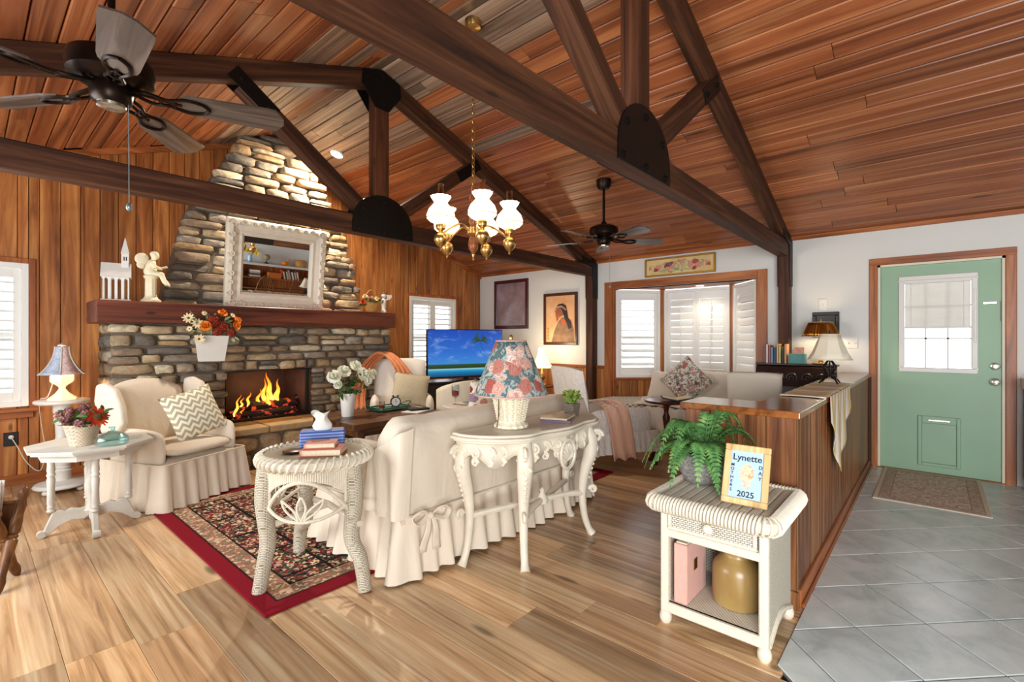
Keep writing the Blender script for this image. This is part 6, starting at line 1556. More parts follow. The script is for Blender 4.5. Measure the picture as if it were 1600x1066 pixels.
# bell lamp on a small table beside the quilted chair
t = thing('end_table', 'small dark round end table by the painted wall', 'table', (5.62,4.35,0)); MB().lathe([(.001,.585),(.22,.585),(.225,.60),(.001,.60)],24,caps=False).build('tabletop', M['darkwood'], t); MB().lathe([(.15,0),(.15,.02),(.03,.05),(.03,.58)],16).build('pedestal', M['darkwood'], t)
def bell_lamp():
    t = thing('bell_lamp', 'lit cream bell shade lamp against the painted wall', 'lamp', (5.62,4.35,.60)); 
    MB().lathe([(.07,0),(.075,.012),(.03,.03),(.02,.06),(.045,.10),(.05,.14),(.02,.19),(.012,.25)],16).build('base', M['brass'], t)
    sm = NT('lit_shade',.8); sm.base('#f3e3bd'); sm.emit('#ffdf9e', 1.6)
    MB().grid(lambda u,v: ((.17-.115*math.sin(v*math.pi/2)**.8)*math.cos(2*math.pi*u),(.17-.115*math.sin(v*math.pi/2)**.8)*math.sin(2*math.pi*u),.26+.29*v),24,10,cu=True).build('shade', sm.m, t)
    l = bpy.data.lights.new('bell_bulb','POINT'); l.energy = 10; l.color = (1,.78,.48); l.shadow_soft_size = .04; b = bpy.data.objects.new('bell_bulb', l); COL.objects.link(b); b.parent = t; b.location = (0,0,.62)
bell_lamp()

# ================================================================== PICTURES ON THE PAINTED WALL
def wall_pic(name, label, y0, y1, z0, z1, g, fmat, art, tilt=0):
    t = thing(name, label, 'picture', (XW-.004,(y0+y1)/2,(z0+z1)/2)); w, h = (y1-y0)/2, (z1-z0)/2
    for a in ((-w,-h,w,-h+g),(-w,h-g,w,h),(-w,-h+g,-w+g,h-g),(w-g,-h+g,w,h-g)): MB().box(-.03,a[0],a[1],0,a[2],a[3],.005).build('frame_rail', fmat, t, smooth=False)
    MB().box(-.012,-w+g,-h+g,-.004,w-g,h-g).build('print', art, t, smooth=False)
    return t, w-g, h-g
fr1 = plain('oxblood_frame','#4a1e24',.25,0,.5,.15,9); fr2 = plain('walnut_frame','#4a2716',.4,0,.4,.2,9)
a1 = NT('mauve_print',.12,0,.6); f = a1.noise(a1.coords((1,1,1)),4,5); a1.base(a1.ramp(f,[(.3,'#7d6a70'),(.55,'#9c8488'),(.75,'#a8a0ac')]))
wall_pic('framed_print', 'tall oxblood framed mauve print above the television', 4.95,5.70,1.45,2.27,.055,fr1,a1.m)
a2 = NT('peach_ground',.6); f = a2.noise(a2.coords((1,1,1)),5,4); a2.base(a2.ramp(f,[(.3,'#d39a6c'),(.7,'#e3b78c')]))
t, w_, h_ = wall_pic('framed_portrait', 'walnut framed portrait of a figure in profile with a headband', 4.0,4.63,1.19,1.99,.045,fr2,a2.m)
def flat(parent, pts, mat, name, d=-.0135): return MB().prism([(y,z) for y,z in pts],d-.0015,d,'yz').build(name, mat, parent, smooth=False)
# profile looks towards +y (left in the picture)
flat(t, [(.16,-.355),(-.255,-.355),(-.25,-.16),(-.20,-.02),(-.10,.03),(-.02,.02),(.05,-.06),(.12,-.2)], plain('robe_paint','#8a6a50',.7,0,None,.4,12), 'painted_robe')
flat(t, [(.06,-.05),(.02,.02),(-.05,.05),(-.09,.10),(-.06,.17),(.02,.20),(.075,.18),(.085,.14),(.10,.115),(.085,.09),(.09,.06),(.075,.02)], plain('skin_paint','#9c5a3c',.7,0,None,.3,16), 'painted_face', -.015)
flat(t, [(.07,.19),(.03,.225),(-.05,.235),(-.11,.20),(-.13,.12),(-.15,.02),(-.20,-.05),(-.21,-.14),(-.16,-.16),(-.12,-.06),(-.08,.02),(-.05,.10),(-.02,.15),(.04,.165)], plain('hair_paint','#2e2628',.7,0,None,.3,12), 'painted_hair', -.0165)
flat(t, [(.085,.165),(.07,.195),(-.03,.205),(-.115,.15),(-.115,.12),(-.03,.172),(.06,.165)], plain('band_paint','#b08868',.7,0,None,.3,12), 'painted_band', -.018)
flat(t, [(-.10,-.02),(-.04,-.0),(-.02,-.05),(-.06,-.09),(-.11,-.07)], plain('scarf_paint','#c4563a',.7), 'painted_scarf', -.0165)
for k in range(4): flat(t, [(.245,-.13-.05*k),(.215,-.13-.05*k),(.215,-.165-.05*k),(.245,-.165-.05*k)], plain('seal_paint','#b07a3c',.7) if k == 0 else bpy.data.materials['seal_paint'], 'painted_seal')
a3 = floral_mat('rose_painting','#d8bf84',['#b8584e','#d89a88','#a8403c','#c98a80','#7a4a50'],'#8f9a7c',13,.85)
t3 = NT('painting_ground',.6); f = t3.noise(t3.coords((1,1,1)),4,4); t3.base(t3.ramp(f,[(.3,'#cfae6c'),(.7,'#e2cc94')]))
t, w_, h_ = wall_pic('rose_painting', 'long gilt framed painting of roses above the bay window', 2.0,2.92,2.105,2.345,.022,plain('gilt','#b98a3c',.35,.7),t3.m)
q = random.Random(5)
top = [(y,.012+.055*(1-(y/.40)**2)+q.uniform(-.018,.018)) for y in [-.40+.04*k for k in range(21)]]; bot = [(y,-.03-.045*(1-(y/.40)**2)+q.uniform(-.015,.015)) for y in [.40-.04*k for k in range(21)]]
flat(t, top+bot, a3, 'painted_roses')
t, w_, h_ = wall_pic('dark_frame', 'small black framed picture behind the brass lamp', .745,.985,1.30,1.57,.035,M['ebony'],plain('dark_print','#2c2420',.3,0,None,.4,8))
def plate(label, y0, y1, z0, z1, n):
    t = thing('switch_plate', label, 'switch', (XW-.002,(y0+y1)/2,(z0+z1)/2)); w, h = (y1-y0)/2,(z1-z0)/2
    MB().box(-.007,-w,-h,0,w,h,.002).build('plate', M['white'], t, smooth=False)
    for k in range(n): yy = -w+2*w*(k+.5)/n; MB().lathe([(.010,0),(.010,.012),(.006,.014)],12).build('dimmer', M['white'], t, loc=(-.006,yy,0), rot=(0,R(-90),0)) if n > 1 else MB().box(-.012,yy-.006,-.012,-.005,yy+.006,.012,.002).build('toggle', M['white'], t, smooth=False)
plate('single pale switch plate above the black framed picture', .855,.93,1.59,1.71,1); plate('wide pale plate of dimmers beside the black framed picture', .59,.755,1.19,1.30,3)

# ================================================================== BAY BENCH AND ITS NOOK
def bench():
    t = thing('bay_bench', 'built-in pine window bench with boarded front under the bay', 'bench', (0,0,0)); x0 = 5.44
    MB().prism([(x0,BY0-.05),(XW-.002,BY0-.05),(XW-.002,BY0+.025),(XW+.13,BY0+.09),(6.56,2.0),(6.56,2.9),(XW+.13,BY1-.09),(XW-.002,BY1-.025),(XW-.002,BY1+.05),(x0,BY1+.05)],.365,.40,'xy').build('seat_board', M['trimwood'], t, smooth=False)
    MB().box(x0+.03,BY0-.03,0,x0+.05,BY1+.03,.365).build('front_backing', M['gap'], t, smooth=False)
    y = BY0-.03
    while y < BY1+.02: upright_x(y, min(y+.12,BY1+.03), 0, .365, x0+.03, t, M['wallboard']); y += .12
    for yy in (BY0-.05,BY1+.03): MB().box(x0,yy,0,XW,yy+.02,.365,.003).build('end_panel', M['wallboard'], t, smooth=False)
    MB().box(x0+.005,BY0-.03,0,x0+.018,BY1+.03,.07,.003).build('plinth', M['trimwood'], t, smooth=False)
    MB().prism([(XW,BY0-.0),(6.62,1.95),(6.62,2.95),(XW,BY1)],.0,.36,'xy').build('bench_core', M['gap'], t, smooth=False)
bench()
cu_ = MB().prism([(5.43,BY0-.02),(XW-.01,BY0+.0),(6.48,2.02),(6.48,2.88),(XW-.01,BY1-.0),(5.43,BY1+.02)],.402,.475,'xy').build('bench_cushion', M['gingham'], None, smooth=False)
bv = cu_.modifiers.new('b','BEVEL'); bv.width = .02; bv.segments = 3; tag(cu_, 'grey and white gingham cushion along the window bench', 'cushion')
m = MB(); m.grid(lambda u,v: (5.415-.03*math.sin(u*math.pi)*.3-.012*math.sin(v*24), 2.02+.62*v, .475-.36*u*(1-.55*abs(2*v-1))+.01*math.sin(v*30)),10,30); m.grid(lambda u,v: (5.415+.42*u, 2.02+.75*v+.08*u, .484+.035*abs(math.sin(v*13+u*5))*(.3+u)+.012*math.sin(u*15)),12,30)
o = m.build('cotton_throw', M['slip2'], None, solid=.006, ang=80); tag(o, 'crumpled white cotton throw spilling off the window bench', 'throw')
pillow('bench_pillow', 'white bench pillow with a small embroidered sprig', .44,.40,.14, M['slip2'], (6.10,2.66,.66), (R(-18),R(6),R(-84)))
pillow('bench_pillow', 'plain white bench pillow behind the floral diamond pillow', .62,.42,.15, M['slip2'], (6.18,2.05,.68), (R(-16),0,R(-92)))
pillow('petit_point_pillow', 'floral embroidered pillow set as a diamond on the bench', .46,.46,.13, M['petitpoint'], (5.93,2.32,.76), (R(-14),R(45),R(-88)))
def pedestal_table():
    t = thing('pedestal_table', 'round mahogany pedestal table on three curved feet by the bench', 'table', (5.06,2.20,0)); z = .615
    MB().lathe([(.001,z-.03),(.20,z-.03),(.225,z-.02),(.23,z-.008),(.222,z),(.001,z)],30,caps=False).build('tabletop', M['darkwood'], t); MB().lathe([(.035,.16),(.05,.19),(.03,.22),(.022,.28),(.035,.38),(.04,.43),(.022,.48),(.03,.54),(.07,.585)],16).build('column', M['darkwood'], t)
    for k in range(3): a = R(170+120*k); d = Vector((math.cos(a),math.sin(a),0)); MB().tube(spline([d*.02+Vector((0,0,.20)),d*.10+Vector((0,0,.19)),d*.19+Vector((0,0,.07)),d*.26+Vector((0,0,.018)),d*.30+Vector((0,0,.016))],5),[.028]*6+[.024]*6+[.018]*6+[.02]*3,8).build('foot', M['darkwood'], t)
    return z
ptz = pedestal_table()
t = thing('open_book', 'open black covered book on the mahogany pedestal table', 'book', (5.08,2.10,ptz+.006), R(-60))
for s in (-1,1): MB().add([(0,-.11,.004),(s*.15,-.11,.03),(s*.15,.11,.03),(0,.11,.004)],[(0,1,2,3)]).build('cover', M['blackcloth'], t, smooth=False, solid=.012); MB().add([(0,-.10,.016),(s*.14,-.10,.042),(s*.14,.10,.042),(0,.10,.016)],[(0,1,2,3)]).build('pages', M['pages'], t, smooth=False, solid=.008)
def desk_chair():
    t = thing('desk_chair', 'desk chair in a pale linen slipcover facing the carved secretary', 'chair', (4.84,1.22,0), R(97))
    soft(-.22,-.22,.38,.22,.22,.50,.05).build('seat', M['linen'], t, sub=2)
    m = MB(); m.grid(lambda u,v: ((u-.5)*(.41+.02*v), .20+.07*v+.02*math.cos((u-.5)*3), .44+.55*v-.012*abs(2*u-1)**4),14,14); m.build('backrest', M['linen'], t, solid=.07, ang=75)
    pt = rpath(-.22,-.22,.22,.24,.03); skirt(pt,.10,.44,9,.02,.14,.01,6).build('skirt', M['linen'], t, ang=75)
    for sx in (-1,1):
        for sy in (-1,1): MB().tube([(sx*.19,sy*.19,.40),(sx*.20,sy*.20,0)],[.018,.014],8).build('leg', M['darkwood'], t)
desk_chair()
def secretary():
    t = thing('carved_secretary', 'dark carved wooden secretary desk against the painted wall', 'desk', (5.72,1.10,0), R(-90)); E_ = M['darkcarve'] if 'darkcarve' in M else plain('dark_carved_oak','#2b1a18',.35,0,.5,.4,10,.3,30); M['darkcarve'] = E_
    w, d = .355, .16
    MB().box(-w,-.10,0,w,d,.80,.006).build('carcass', E_, t, smooth=False)
    MB().prism([(-.14,.80),(d,.80),(d,1.005),(.02,1.005),(-.03,.99)],-w,w,'yz').build('slant_top', E_, t, smooth=False); MB().box(-w-.02,.0,1.005,w+.02,d+.01,1.025,.005).build('top', E_, t, smooth=False)
    MB().box(-w-.02,-.26,.70,w+.02,-.08,.73,.006).build('writing_ledge', E_, t, smooth=False)
    for sx in (-1,1): MB().lathe([(.03,0),(.035,.03),(.02,.06),(.03,.2),(.022,.35),(.035,.5),(.02,.6),(.03,.70)],12,(sx*(w-.02),-.22,0)).build('turned_leg', E_, t)
    def sc(cx, cz, s, fl):
        pa = []
        for k in range(20): a = k/19*1.7*2*math.pi; q_ = s*(1-.78*k/19); pa.append((cx+fl*q_*math.cos(a),-.135+.10*((cz-.80)/.2),cz+q_*math.sin(a)))
        return MB().tube(pa,[.010*(1-.4*k/19) for k in range(20)],6)
    for k, cx in enumerate((-.26,-.13,0,.13,.26)): sc(cx,.88,.055,1 if k%2 else -1).build('carved_scroll', E_, t)
    return 1.025
secz = secretary()
bk = [('#d8c4c8',.20,'slim pale pink'),('#c65a3a',.19,'rust red'),('#6a9ec4',.17,'sky blue'),('#3a4a78',.17,'navy blue'),('#e8c47a',.205,'tall golden'),('#d8d28a',.18,'lime cream'),('#3a2a24',.14,'short dark brown'),('#e0a878',.205,'apricot')]
y = 1.375
for c, h, nm in bk:
    w = random.choice((.02,.024,.028)); t = thing('shelf_book', nm+' book standing on the carved secretary', 'book', (5.80,y-w/2,secz), 0, 'books on the carved secretary')
    MB().box(-.055,-w/2,0,-.052,w/2,h).box(-.055,-w/2,0,.075,-w/2+.002,h).box(-.055,w/2-.002,0,.075,w/2,h).build('cover', plain('book_'+nm.replace(' ','_'),c,.5,0,.4,.15,20), t, smooth=False); MB().box(-.051,-w/2+.002,.002,.072,w/2-.002,h-.004).build('page_block', M['pages'], t, smooth=False); y -= w+.002
t = thing('storage_box', 'teal and green card box with a pink note on the secretary', 'box', (5.78,1.08,secz)); 
MB().box(-.05,-.075,0,.05,.075,.105,.003).build('box_body', plain('teal_card','#5f9e9a',.6,0,None,.15,12), t, smooth=False); MB().box(-.03,-.06,.10,-.028,.03,.17).build('note', plain('pink_note','#d89a8a',.6,0,None,.3,30), t, smooth=False, rot=(0,R(12),0))
def pleat_lamp(name, label, loc, brass):
    t = thing(name, label, 'lamp', loc)
    if brass:
        MB().lathe([(.08,0),(.085,.01),(.03,.02),(.018,.04),(.014,.26)],16).build('base', M['brass'], t)
        bs = NT('pleated_brass',.28,1.0); bs.base('#b07a34'); n = 72; z0, z1, r0, r1 = .285,.43,.165,.105
    else:
        m = MB()
        for k in range(4):
            a = R(45+90*k); d = Vector((math.cos(a),math.sin(a),0)); m.tube(spline([d*.085+Vector((0,0,.004)),d*.06+Vector((0,0,.03)),d*.02+Vector((0,0,.07)),d*.05+Vector((0,0,.12)),d*.03+Vector((0,0,.16)),Vector((0,0,.19))],5),.006,6)
            m.tube([d*(.035+.02*math.cos(b))+Vector((0,0,.06+.02*math.sin(b))) for b in [2*math.pi*j/10 for j in range(11)]],.004,5)
        m.tube([(0,0,.05),(0,0,.22)],.006,6); m.build('iron_base', M['iron'], t); bs = NT('ivory_shade',.8,0,.2); bs.base('#ded3bd'); n = 8; z0, z1, r0, r1 = .185,.375,.145,.065
    MB().grid(lambda u,v: ((r0+(r1-r0)*v**(.8 if not brass else 1))*math.cos(2*math.pi*u)*(1+(.02*math.cos(36*2*math.pi*u) if brass else 0)),(r0+(r1-r0)*v**(.8 if not brass else 1))*math.sin(2*math.pi*u)*(1+(.02*math.cos(36*2*math.pi*u) if brass else 0)),z0+(z1-z0)*v), 144 if brass else 8, 5, cu=True).build('shade', bs.m, t, solid=.004, ang=25)
    for rr_, zz in ((r0,z0),(r1,z1)): MB().tube([(rr_*math.cos(2*math.pi*k/32),rr_*math.sin(2*math.pi*k/32),zz) for k in range(33)],.004,5).build('shade_trim', M['linen'], t)
    MB().tube([(0,0,z0-.05),(0,0,z1+.03)],.005,6).build('rod', M['brass'] if brass else M['iron'], t)
    for k in range(3): MB().tube([(0,0,z1-.01),(r1*math.cos(2*math.pi*k/3),r1*math.sin(2*math.pi*k/3),z1)],.002,5).build('spider', M['brass'], t)
    if brass:
        l = bpy.data.lights.new('brass_bulb','POINT'); l.energy = 4; l.color = (1,.75,.45); l.shadow_soft_size = .04; b = bpy.data.objects.new('brass_bulb', l); COL.objects.link(b); b.parent = t; b.location = (0,0,z0+.03)
pleat_lamp('brass_lamp', 'lamp with a pleated brass coloured shade on the carved secretary', (5.80,.875,secz), True)
pleat_lamp('iron_lamp', 'small wrought iron lamp with an ivory panel shade on the half wall ledge', (4.36,.60,HT+.040), False)
def runner():
    x0, x1 = 3.25, 4.40; top = HT+.041; ye = HY0-.042; m = MB()
    rm = NT('woven_runner',.9,0,.1); v = rm.coords((1,1,1)); w = rm.n('ShaderNodeTexWave', Scale=2.6, Distortion=2.0); w.wave_type = 'BANDS'; rm.l(v,w.inputs['Vector']); rm.base(rm.ramp(w.outputs['Fac'],[(.15,'#e2dac8'),(.35,'#c98e80'),(.48,'#e2dac8'),(.6,'#93a184'),(.72,'#e2dac8'),(.88,'#c9a860')])); rm.bump(rm.noise(v,120,3),.5,.004)
    m.grid(lambda u,v: (x0+(x1-x0)*u+.03*math.sin(v*3), ye+(.235)*v, top+.003*math.sin(u*40)+.0015),50,6)
    def hang(u): x = x0+.15+(x1-x0-.15)*u; tip = 3.72; dz = .52*max(0,1-abs(x-tip)/(.42 if x < tip else .62))**.85; return x, dz
    m.grid(lambda u,v: (hang(u)[0], ye-.004-.012*math.sin(u*26)*v-.004*v, top-hang(u)[1]*v),50,14)
    o = m.build('lace_runner', rm.m, None, solid=.004, ang=80); tag(o, 'striped woven runner draped over the half wall ledge', 'runner')
runner()

# ================================================================== KITCHEN END AT THE DOOR SIDE
t = thing('base_cabinet', 'dark kitchen base cabinet with a pale worktop beside the green door', 'cabinet', (0,0,0)); 
MB().box(5.62,-1.9,.09,XW-.002,-.575,.86,.004).build('carcass', M['darkwood'], t, smooth=False); MB().box(5.68,-1.9,0,XW-.002,-.60,.09).build('plinth', M['ebony'], t, smooth=False)
for k in range(3): d = MB().box(5.60,-1.88+.43*k,.12,5.62,-1.88+.43*(k+1)-.015,.84,.004).build('door', M['darkwood'], t, smooth=False); MB().ball((5.588,-1.88+.43*k+.36,.70),.013,8,5).build('knob', M['chrome'], d)
o = MB().box(5.57,-1.92,.862,XW-.002,-.56,.95,.006).build('worktop', plain('pale_laminate','#d5cfc4',.35,0,.5,.1,8), None, smooth=False); tag(o, 'thick pale worktop on the dark cabinet beside the green door', 'worktop')
# ================================================================== CEILING FANS, CHANDELIER, LIGHTS
M['blade'] = wood('weathered_blade','#40362f','#5e5249','#7d7168','x',.3,20,1.2,10,False,.05,.15,spec=.6)
def fan(label, x, y, zb, a0, mat):
    zc = ceil_z(x); t = thing('ceiling_fan', label, 'ceiling fan', (x,y,0))
    MB().lathe([(.03,zc-.10),(.055,zc-.095),(.075,zc-.06),(.08,zc+.0)],20).build('canopy', M['bronze'], t)
    MB().tube([(0,0,zb+.16),(0,0,zc-.09)],.014,10).build('downrod', M['bronze'], t)
    MB().lathe([(.02,zb+.20),(.04,zb+.165),(.10,zb+.155),(.145,zb+.13),(.152,zb+.10),(.148,zb+.055),(.12,zb+.035),(.09,zb+.025)],32).build('motor_housing', M['bronze'], t)
    MB().lathe([(.07,zb+.03),(.075,zb-.005),(.07,zb-.04),(.055,zb-.055)],24).build('switch_housing', M['bronze'], t); MB().lathe([(.052,zb-.052),(.05,zb-.066),(.03,zb-.072),(.001,zb-.072)],20,caps=False).build('end_cap', M['chrome'], t)
    bm = MB(); L0, L1 = .24, .66; n = 12; pts = []
    for k in range(n+1):
        u = k/n; xx = L0+(L1-L0)*u; w = .064+.018*u; 
        if u < .12: w *= .55+.45*math.sqrt(u/.12)
        if u > .88: w *= math.sqrt(max(.0,1-((u-.88)/.12)**2))*.75+.25
        pts.append((xx,w))
    poly = [(a,-b) for a,b in pts]+[(a,b) for a,b in reversed(pts)]; bm.prism(poly,-.004,.004,'xy')
    bo = bm.build('blade', mat, t, smooth=False); bo.rotation_euler = (R(-13),0,a0); bo.location = (0,0,zb)
    am = MB(); 
    for s in (-1,1): am.tube(spline([(.07,s*.012,.018),(.14,s*.03,.0),(.20,s*.018,-.006),(.27,s*.042,-.008),(.33,s*.03,-.008),(.355,0,-.008)],4),.008,6)
    am.tube([(.09,0,.014),(.25,0,-.008)],.007,6); am.tube([(.20+.03*math.cos(b),.0+.022*math.sin(b),-.006) for b in [2*math.pi*k/12 for k in range(13)]],.006,5)
    ao = am.build('blade_arm', M['bronze'], t); ao.rotation_euler = (R(-13),0,a0); ao.location = (0,0,zb)
    for k in range(1,5):
        for src in (bo,ao): c = src.copy(); COL.objects.link(c); c.parent = t; c.rotation_euler = (R(-13),0,a0+R(72*k))
    MB().tube([(.05,-.04,zb-.05),(.052,-.042,zb-.47)],.0018,5).ball((.052,-.042,zb-.485),.012,10,6,1,1,1.5).build('pull_chain', plain('chain_aqua','#8a9a9c',.3,.6), t)
    return t
fan('bronze ceiling fan over the octagonal table side of the room', .41,2.62,2.335,R(-95),M['blade'])
fan('bronze ceiling fan hanging on a downrod near the bay window', 4.45,2.62,2.325,R(-40),M['blade'])
M['turned'] = plain('turned_cherry','#8a4a22',.3,0,.5,.2,10)
def chandelier():
    cx, cy = 2.50, 2.58; t = thing('chandelier', 'brass and wood chandelier with five lit opal hurricane lamps', 'chandelier', (cx,cy,0)); zc = ceil_z(cx)
    MB().lathe([(.02,zc-.05),(.055,zc-.04),(.065,zc-.01),(.065,zc+.01)],20).build('canopy', M['brass'], t)
    ch = MB(); z = 2.42; k = 0
    while z < zc-.05:
        pa = [(.011*math.cos(b)*(1 if k%2 else 0), .011*math.cos(b)*(0 if k%2 else 1), z+.021*math.sin(b)) for b in [2*math.pi*j/10 for j in range(11)]]; ch.tube(pa,.0028,5); z += .033; k += 1
    cho = ch.build('chain', M['brass'], t); cho['kind'] = 'stuff'
    MB().lathe([(.008,2.43),(.016,2.40),(.010,2.37),(.024,2.345),(.03,2.32),(.018,2.29),(.014,2.22),(.03,2.185),(.034,2.16),(.02,2.13)],16).build('upper_spindle', M['turned'], t)
    MB().lathe([(.02,2.13),(.04,2.115),(.042,2.07),(.03,2.055),(.02,2.05)],16).build('brass_hub', M['brass'], t)
    MB().lathe([(.02,2.05),(.032,2.03),(.04,1.99),(.034,1.955),(.016,1.93),(.008,1.905)],16).build('lower_spindle', M['turned'], t); MB().lathe([(.012,1.915),(.006,1.89),(.010,1.88),(.002,1.865)],10).build('finial', M['brass'], t)
    op = NT('lit_opal', .3); op.base('#fff6e4'); f = op.noise(op.coords((1,1,1),7),16,3); op.emit(op.ramp(f,[(.35,'#ffe2ae'),(.6,'#fff3d8')]), 1.7)
    r = .27; rt = Vector((math.sin(R(41.3)),-math.cos(R(41.3)),0)); fw = Vector((math.cos(R(41.3)),math.sin(R(41.3)),0))
    for k in range(5):
        a = R(0+72*k); d = rt*math.cos(a)+fw*math.sin(a); p = d*r
        MB().tube(spline([d*.03+Vector((0,0,2.085)),d*.10+Vector((0,0,2.13)),d*.19+Vector((0,0,2.09)),d*.25+Vector((0,0,2.045)),p+Vector((0,0,2.06))],5),.0075,7).build('arm', M['brass'], t)
        MB().lathe([(.004,1.915),(.010,1.925),(.006,1.935),(.03,1.955),(.048,1.985),(.05,2.0),(.044,2.022),(.022,2.04),(.014,2.055),(.032,2.07),(.036,2.095),(.03,2.115)],18,tuple(p)).build('font', M['brass'], t)
        sh = MB().lathe([(.042,2.105),(.080,2.125),(.098,2.145),(.100,2.17),(.085,2.21),(.058,2.24),(.045,2.256)],28,tuple(p),caps=False); 
        sh.grid(lambda u,v: (p.x+(.045+.026*v)*(1+.07*v*math.cos(2*math.pi*12*u))*math.cos(2*math.pi*u), p.y+(.045+.026*v)*(1+.07*v*math.cos(2*math.pi*12*u))*math.sin(2*math.pi*u), 2.256+.045*v),72,4,cu=True)
        s = sh.build('opal_shade', op.m, t); MB().tube([(p.x+.101*math.cos(b),p.y+.101*math.sin(b),2.146) for b in [2*math.pi*j/28 for j in range(29)]],.0028,5).build('shade_band', M['brass'], s)
        MB().lathe([(.022,2.15),(.024,2.30),(.022,2.385),(.0205,2.385),(.0205,2.15)],14,tuple(p),caps=False).build('chimney', thin_glass('chimney_glass','#fff4e0') if k == 0 else bpy.data.materials['chimney_glass'], t)
chandelier()
def can_light(name, label, x, y, z, tilt, power, spot, r=.075):
    t = thing(name, label, 'light', (x,y,z)); t.rotation_euler = (0,tilt,0)
    MB().lathe([(r*1.2,-.004),(r*1.25,.004),(r,.006),(r*.95,-.006)],24,caps=False).build('trim_ring', M['white'], t); e = NT(name+'_lens',.5); e.base('#ffffff'); e.emit('#ffedcf', 9.0)
    MB().lathe([(.001,-.002),(r*.95,-.002)],24,caps=False).build('lens', e.m, t)
    l = bpy.data.lights.new(name,'SPOT'); l.energy = power; l.color = (1,.86,.66); l.spot_size = R(spot); l.spot_blend = .7; l.shadow_soft_size = .05; b = bpy.data.objects.new(name+'_beam', l); COL.objects.link(b); b.parent = t; b.location = (0,0,-.02)
can_light('recessed_light', 'round recessed light in the ceiling before the chimney', 2.93,5.36,ceil_z(2.93)-.004,AL,260,165)
can_light('bay_light', 'small round recessed light in the bay window ceiling', 6.33,2.30,BZ-.004,0,8,140,.05)

# ================================================================== DINING END, SEEN IN THE MIRROR
def hutch():
    t = thing('bookcase', 'white topped cherry bookcase against the dining end wall', 'bookcase', (4.78,-3.22,0))
    MB().box(-.95,-.17,0,-.91,.17,1.06).box(.91,-.17,0,.95,.17,1.06).box(-.91,-.17,0,.91,-.155,1.06).build('carcass', M['trimwoodz'], t, smooth=False)
    for z in (.06,.40,.70): MB().box(-.91,-.155,z,.91,.17,z+.03,.003).build('shelf', M['trimwoodx'], t, smooth=False)
    MB().box(-1.0,-.18,1.06,1.0,.20,1.12,.006).build('top', M['white'], t, smooth=False)
hutch()
q = random.Random(19); x = 4.965; pw_ = 0.0
for k in range(12):
    w = q.uniform(.025,.04); h = q.uniform(.22,.28); x += (1.06*(pw_+w)/2/math.cos(R(16)) if k else 0); pw_ = w; c = q.choice(('#b8402c','#e0d8c8','#2c2a2c','#d8d0c4','#a8684a','#c9bba6')); nm = ('crimson','ivory','black','sand','tan','stone','wine','pearl','coal','oat','brick','bone')[k]
    o = MB().box(-w/2,-.09,0,w/2,.09,h,.003).build('leaning_book', plain('leaning_'+nm,('#b8402c','#e6ddc8','#2c2a2c','#d0bd98','#b08a60','#a8a59c','#6a2430','#ece8e0','#3c3c40','#d8c8a0','#a04c34','#e2dccc')[k],.5), None, smooth=False); o.location = (x,-3.18,.730+w/2*math.sin(R(16))); o.rotation_euler = (0,R(-16),0); tag(o, nm+' book leaning in the row on the bookcase shelf', 'book', 'leaning books in the bookcase')
t = thing('daffodil_vase', 'blue vase of yellow daffodils on the bookcase top', 'vase', (4.08,-3.2,1.12)); MB().lathe([(.05,0),(.06,.10),(.045,.16),(.05,.18)],16).build('vase_body', plain('blue_vase','#9fc4e0',.3), t); q = random.Random(2); bouquet(t, [('daisy',.07,(q.uniform(-.14,.14),q.uniform(-.06,.1),q.uniform(.24,.36)),(q.uniform(-.5,.5),1,.5),'p_yellow') for _ in range(8)], q, (0,0,.15))
t = thing('globe_ornament', 'small globe on a stand on the bookcase top', 'globe', (4.50,-3.2,1.12)); MB().ball((0,0,.17),.085,16,10).build('globe', plain('globe_print','#a08a5c',.5,0,None,.4,9), t); MB().lathe([(.06,0),(.06,.015),(.012,.03),(.012,.09)],14).build('stand', M['bronze'], t)
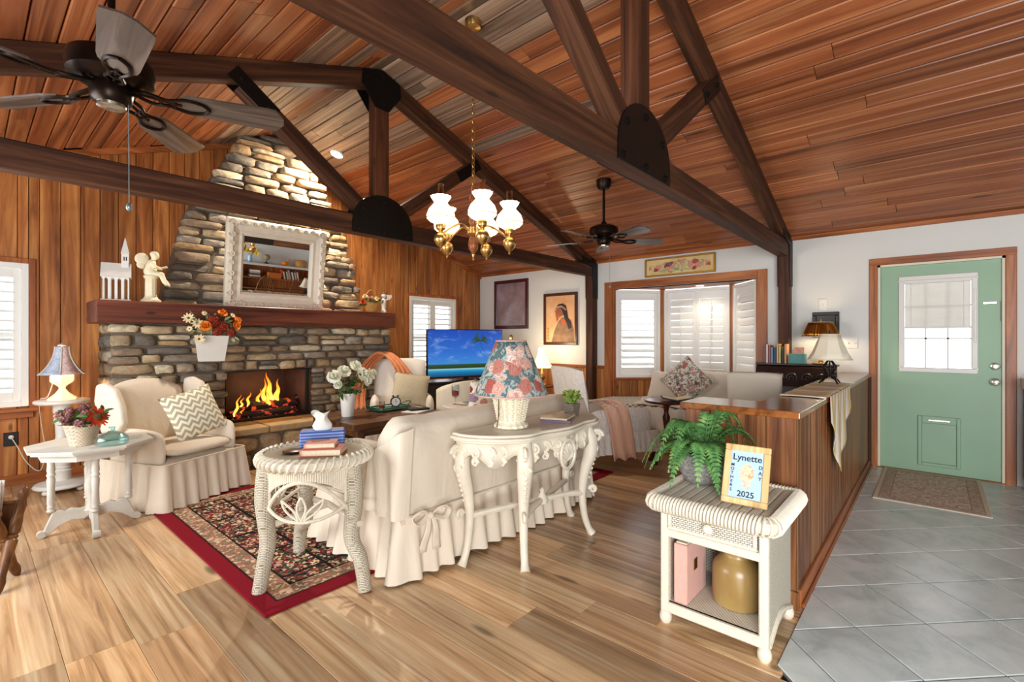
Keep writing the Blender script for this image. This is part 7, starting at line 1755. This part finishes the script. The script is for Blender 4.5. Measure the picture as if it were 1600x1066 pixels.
t = thing('gourd_ornament', 'orange gourd ornament on the bookcase top', 'ornament', (4.98,-3.16,1.12)); MB().ball((0,0,.06),.075,14,8,1.2,1,.8).tube(spline([(.05,0,.09),(.09,0,.15),(.07,0,.19)],4),[.03]*4+[.018]*4+[.012],8).build('gourd', M['p_orange'], t)
t = thing('lidded_basket', 'round coiled cane basket on the bookcase top', 'basket', (5.42,-3.2,1.12)); MB().lathe([(.15,0),(.17,.03),(.16,.06),(.175,.08),(.16,.12),(.17,.14),(.12,.19),(.001,.2)],24,caps=False).build('basket_body', M['basket'], t)
o = MB().box(-.18,-.12,0,.18,.12,.16,.006).build('orange_box', plain('orange_card','#c46a1e',.6), None, smooth=False); o.location = (4.72,-3.2,.731); tag(o, 'orange card box on the bookcase shelf', 'box')
for k in range(4):
    o = MB().box(-.13,-.09,0,.13,.09,.045,.004).build('stacked_book', plain('stacked_%d' % k,('#d8d0c0','#4a4a52','#b8aa90','#e6e0d4')[k],.5), None, smooth=False); o.location = (4.22,-3.2,.731+.046*k); o.rotation_euler = (0,0,R(4*k-6)); tag(o, ('sand bottom','slate second','tan third','ivory top')[k]+' book of the flat stack on the bookcase shelf', 'book', 'flat book stack in the bookcase')
def round_chair(x, rz, lb):
    t = thing('windsor_chair', lb, 'chair', (x,-1.95,0), rz); B = M['brownchair']
    MB().lathe([(.18,.42),(.22,.43),(.22,.455),(.19,.46)],20).build('seat', B, t)
    for k in range(4): a = R(45+90*k); MB().tube([(.13*math.cos(a),.13*math.sin(a),.43),(.21*math.cos(a),.21*math.sin(a),0)],[.018,.012],8).build('leg', B, t)
    MB().tube([(.21*math.cos(b),-.17-.05*math.sin(b),.47+.50*math.sin(b)) for b in [math.pi*k/16 for k in range(17)]],.014,8).build('back_hoop', B, t)
    for k in range(7): u = -.75+.25*k; MB().tube([(.12*u,-.16,.46),(.21*u,-.21,.47+.49*math.sqrt(max(0,1-u*u)))],.007,6).build('spindle', B, t)
round_chair(4.15, R(180), 'hoop back windsor chair before the bookcase near the daffodils'); round_chair(4.95, R(180), 'hoop back windsor chair before the bookcase near the gourd')
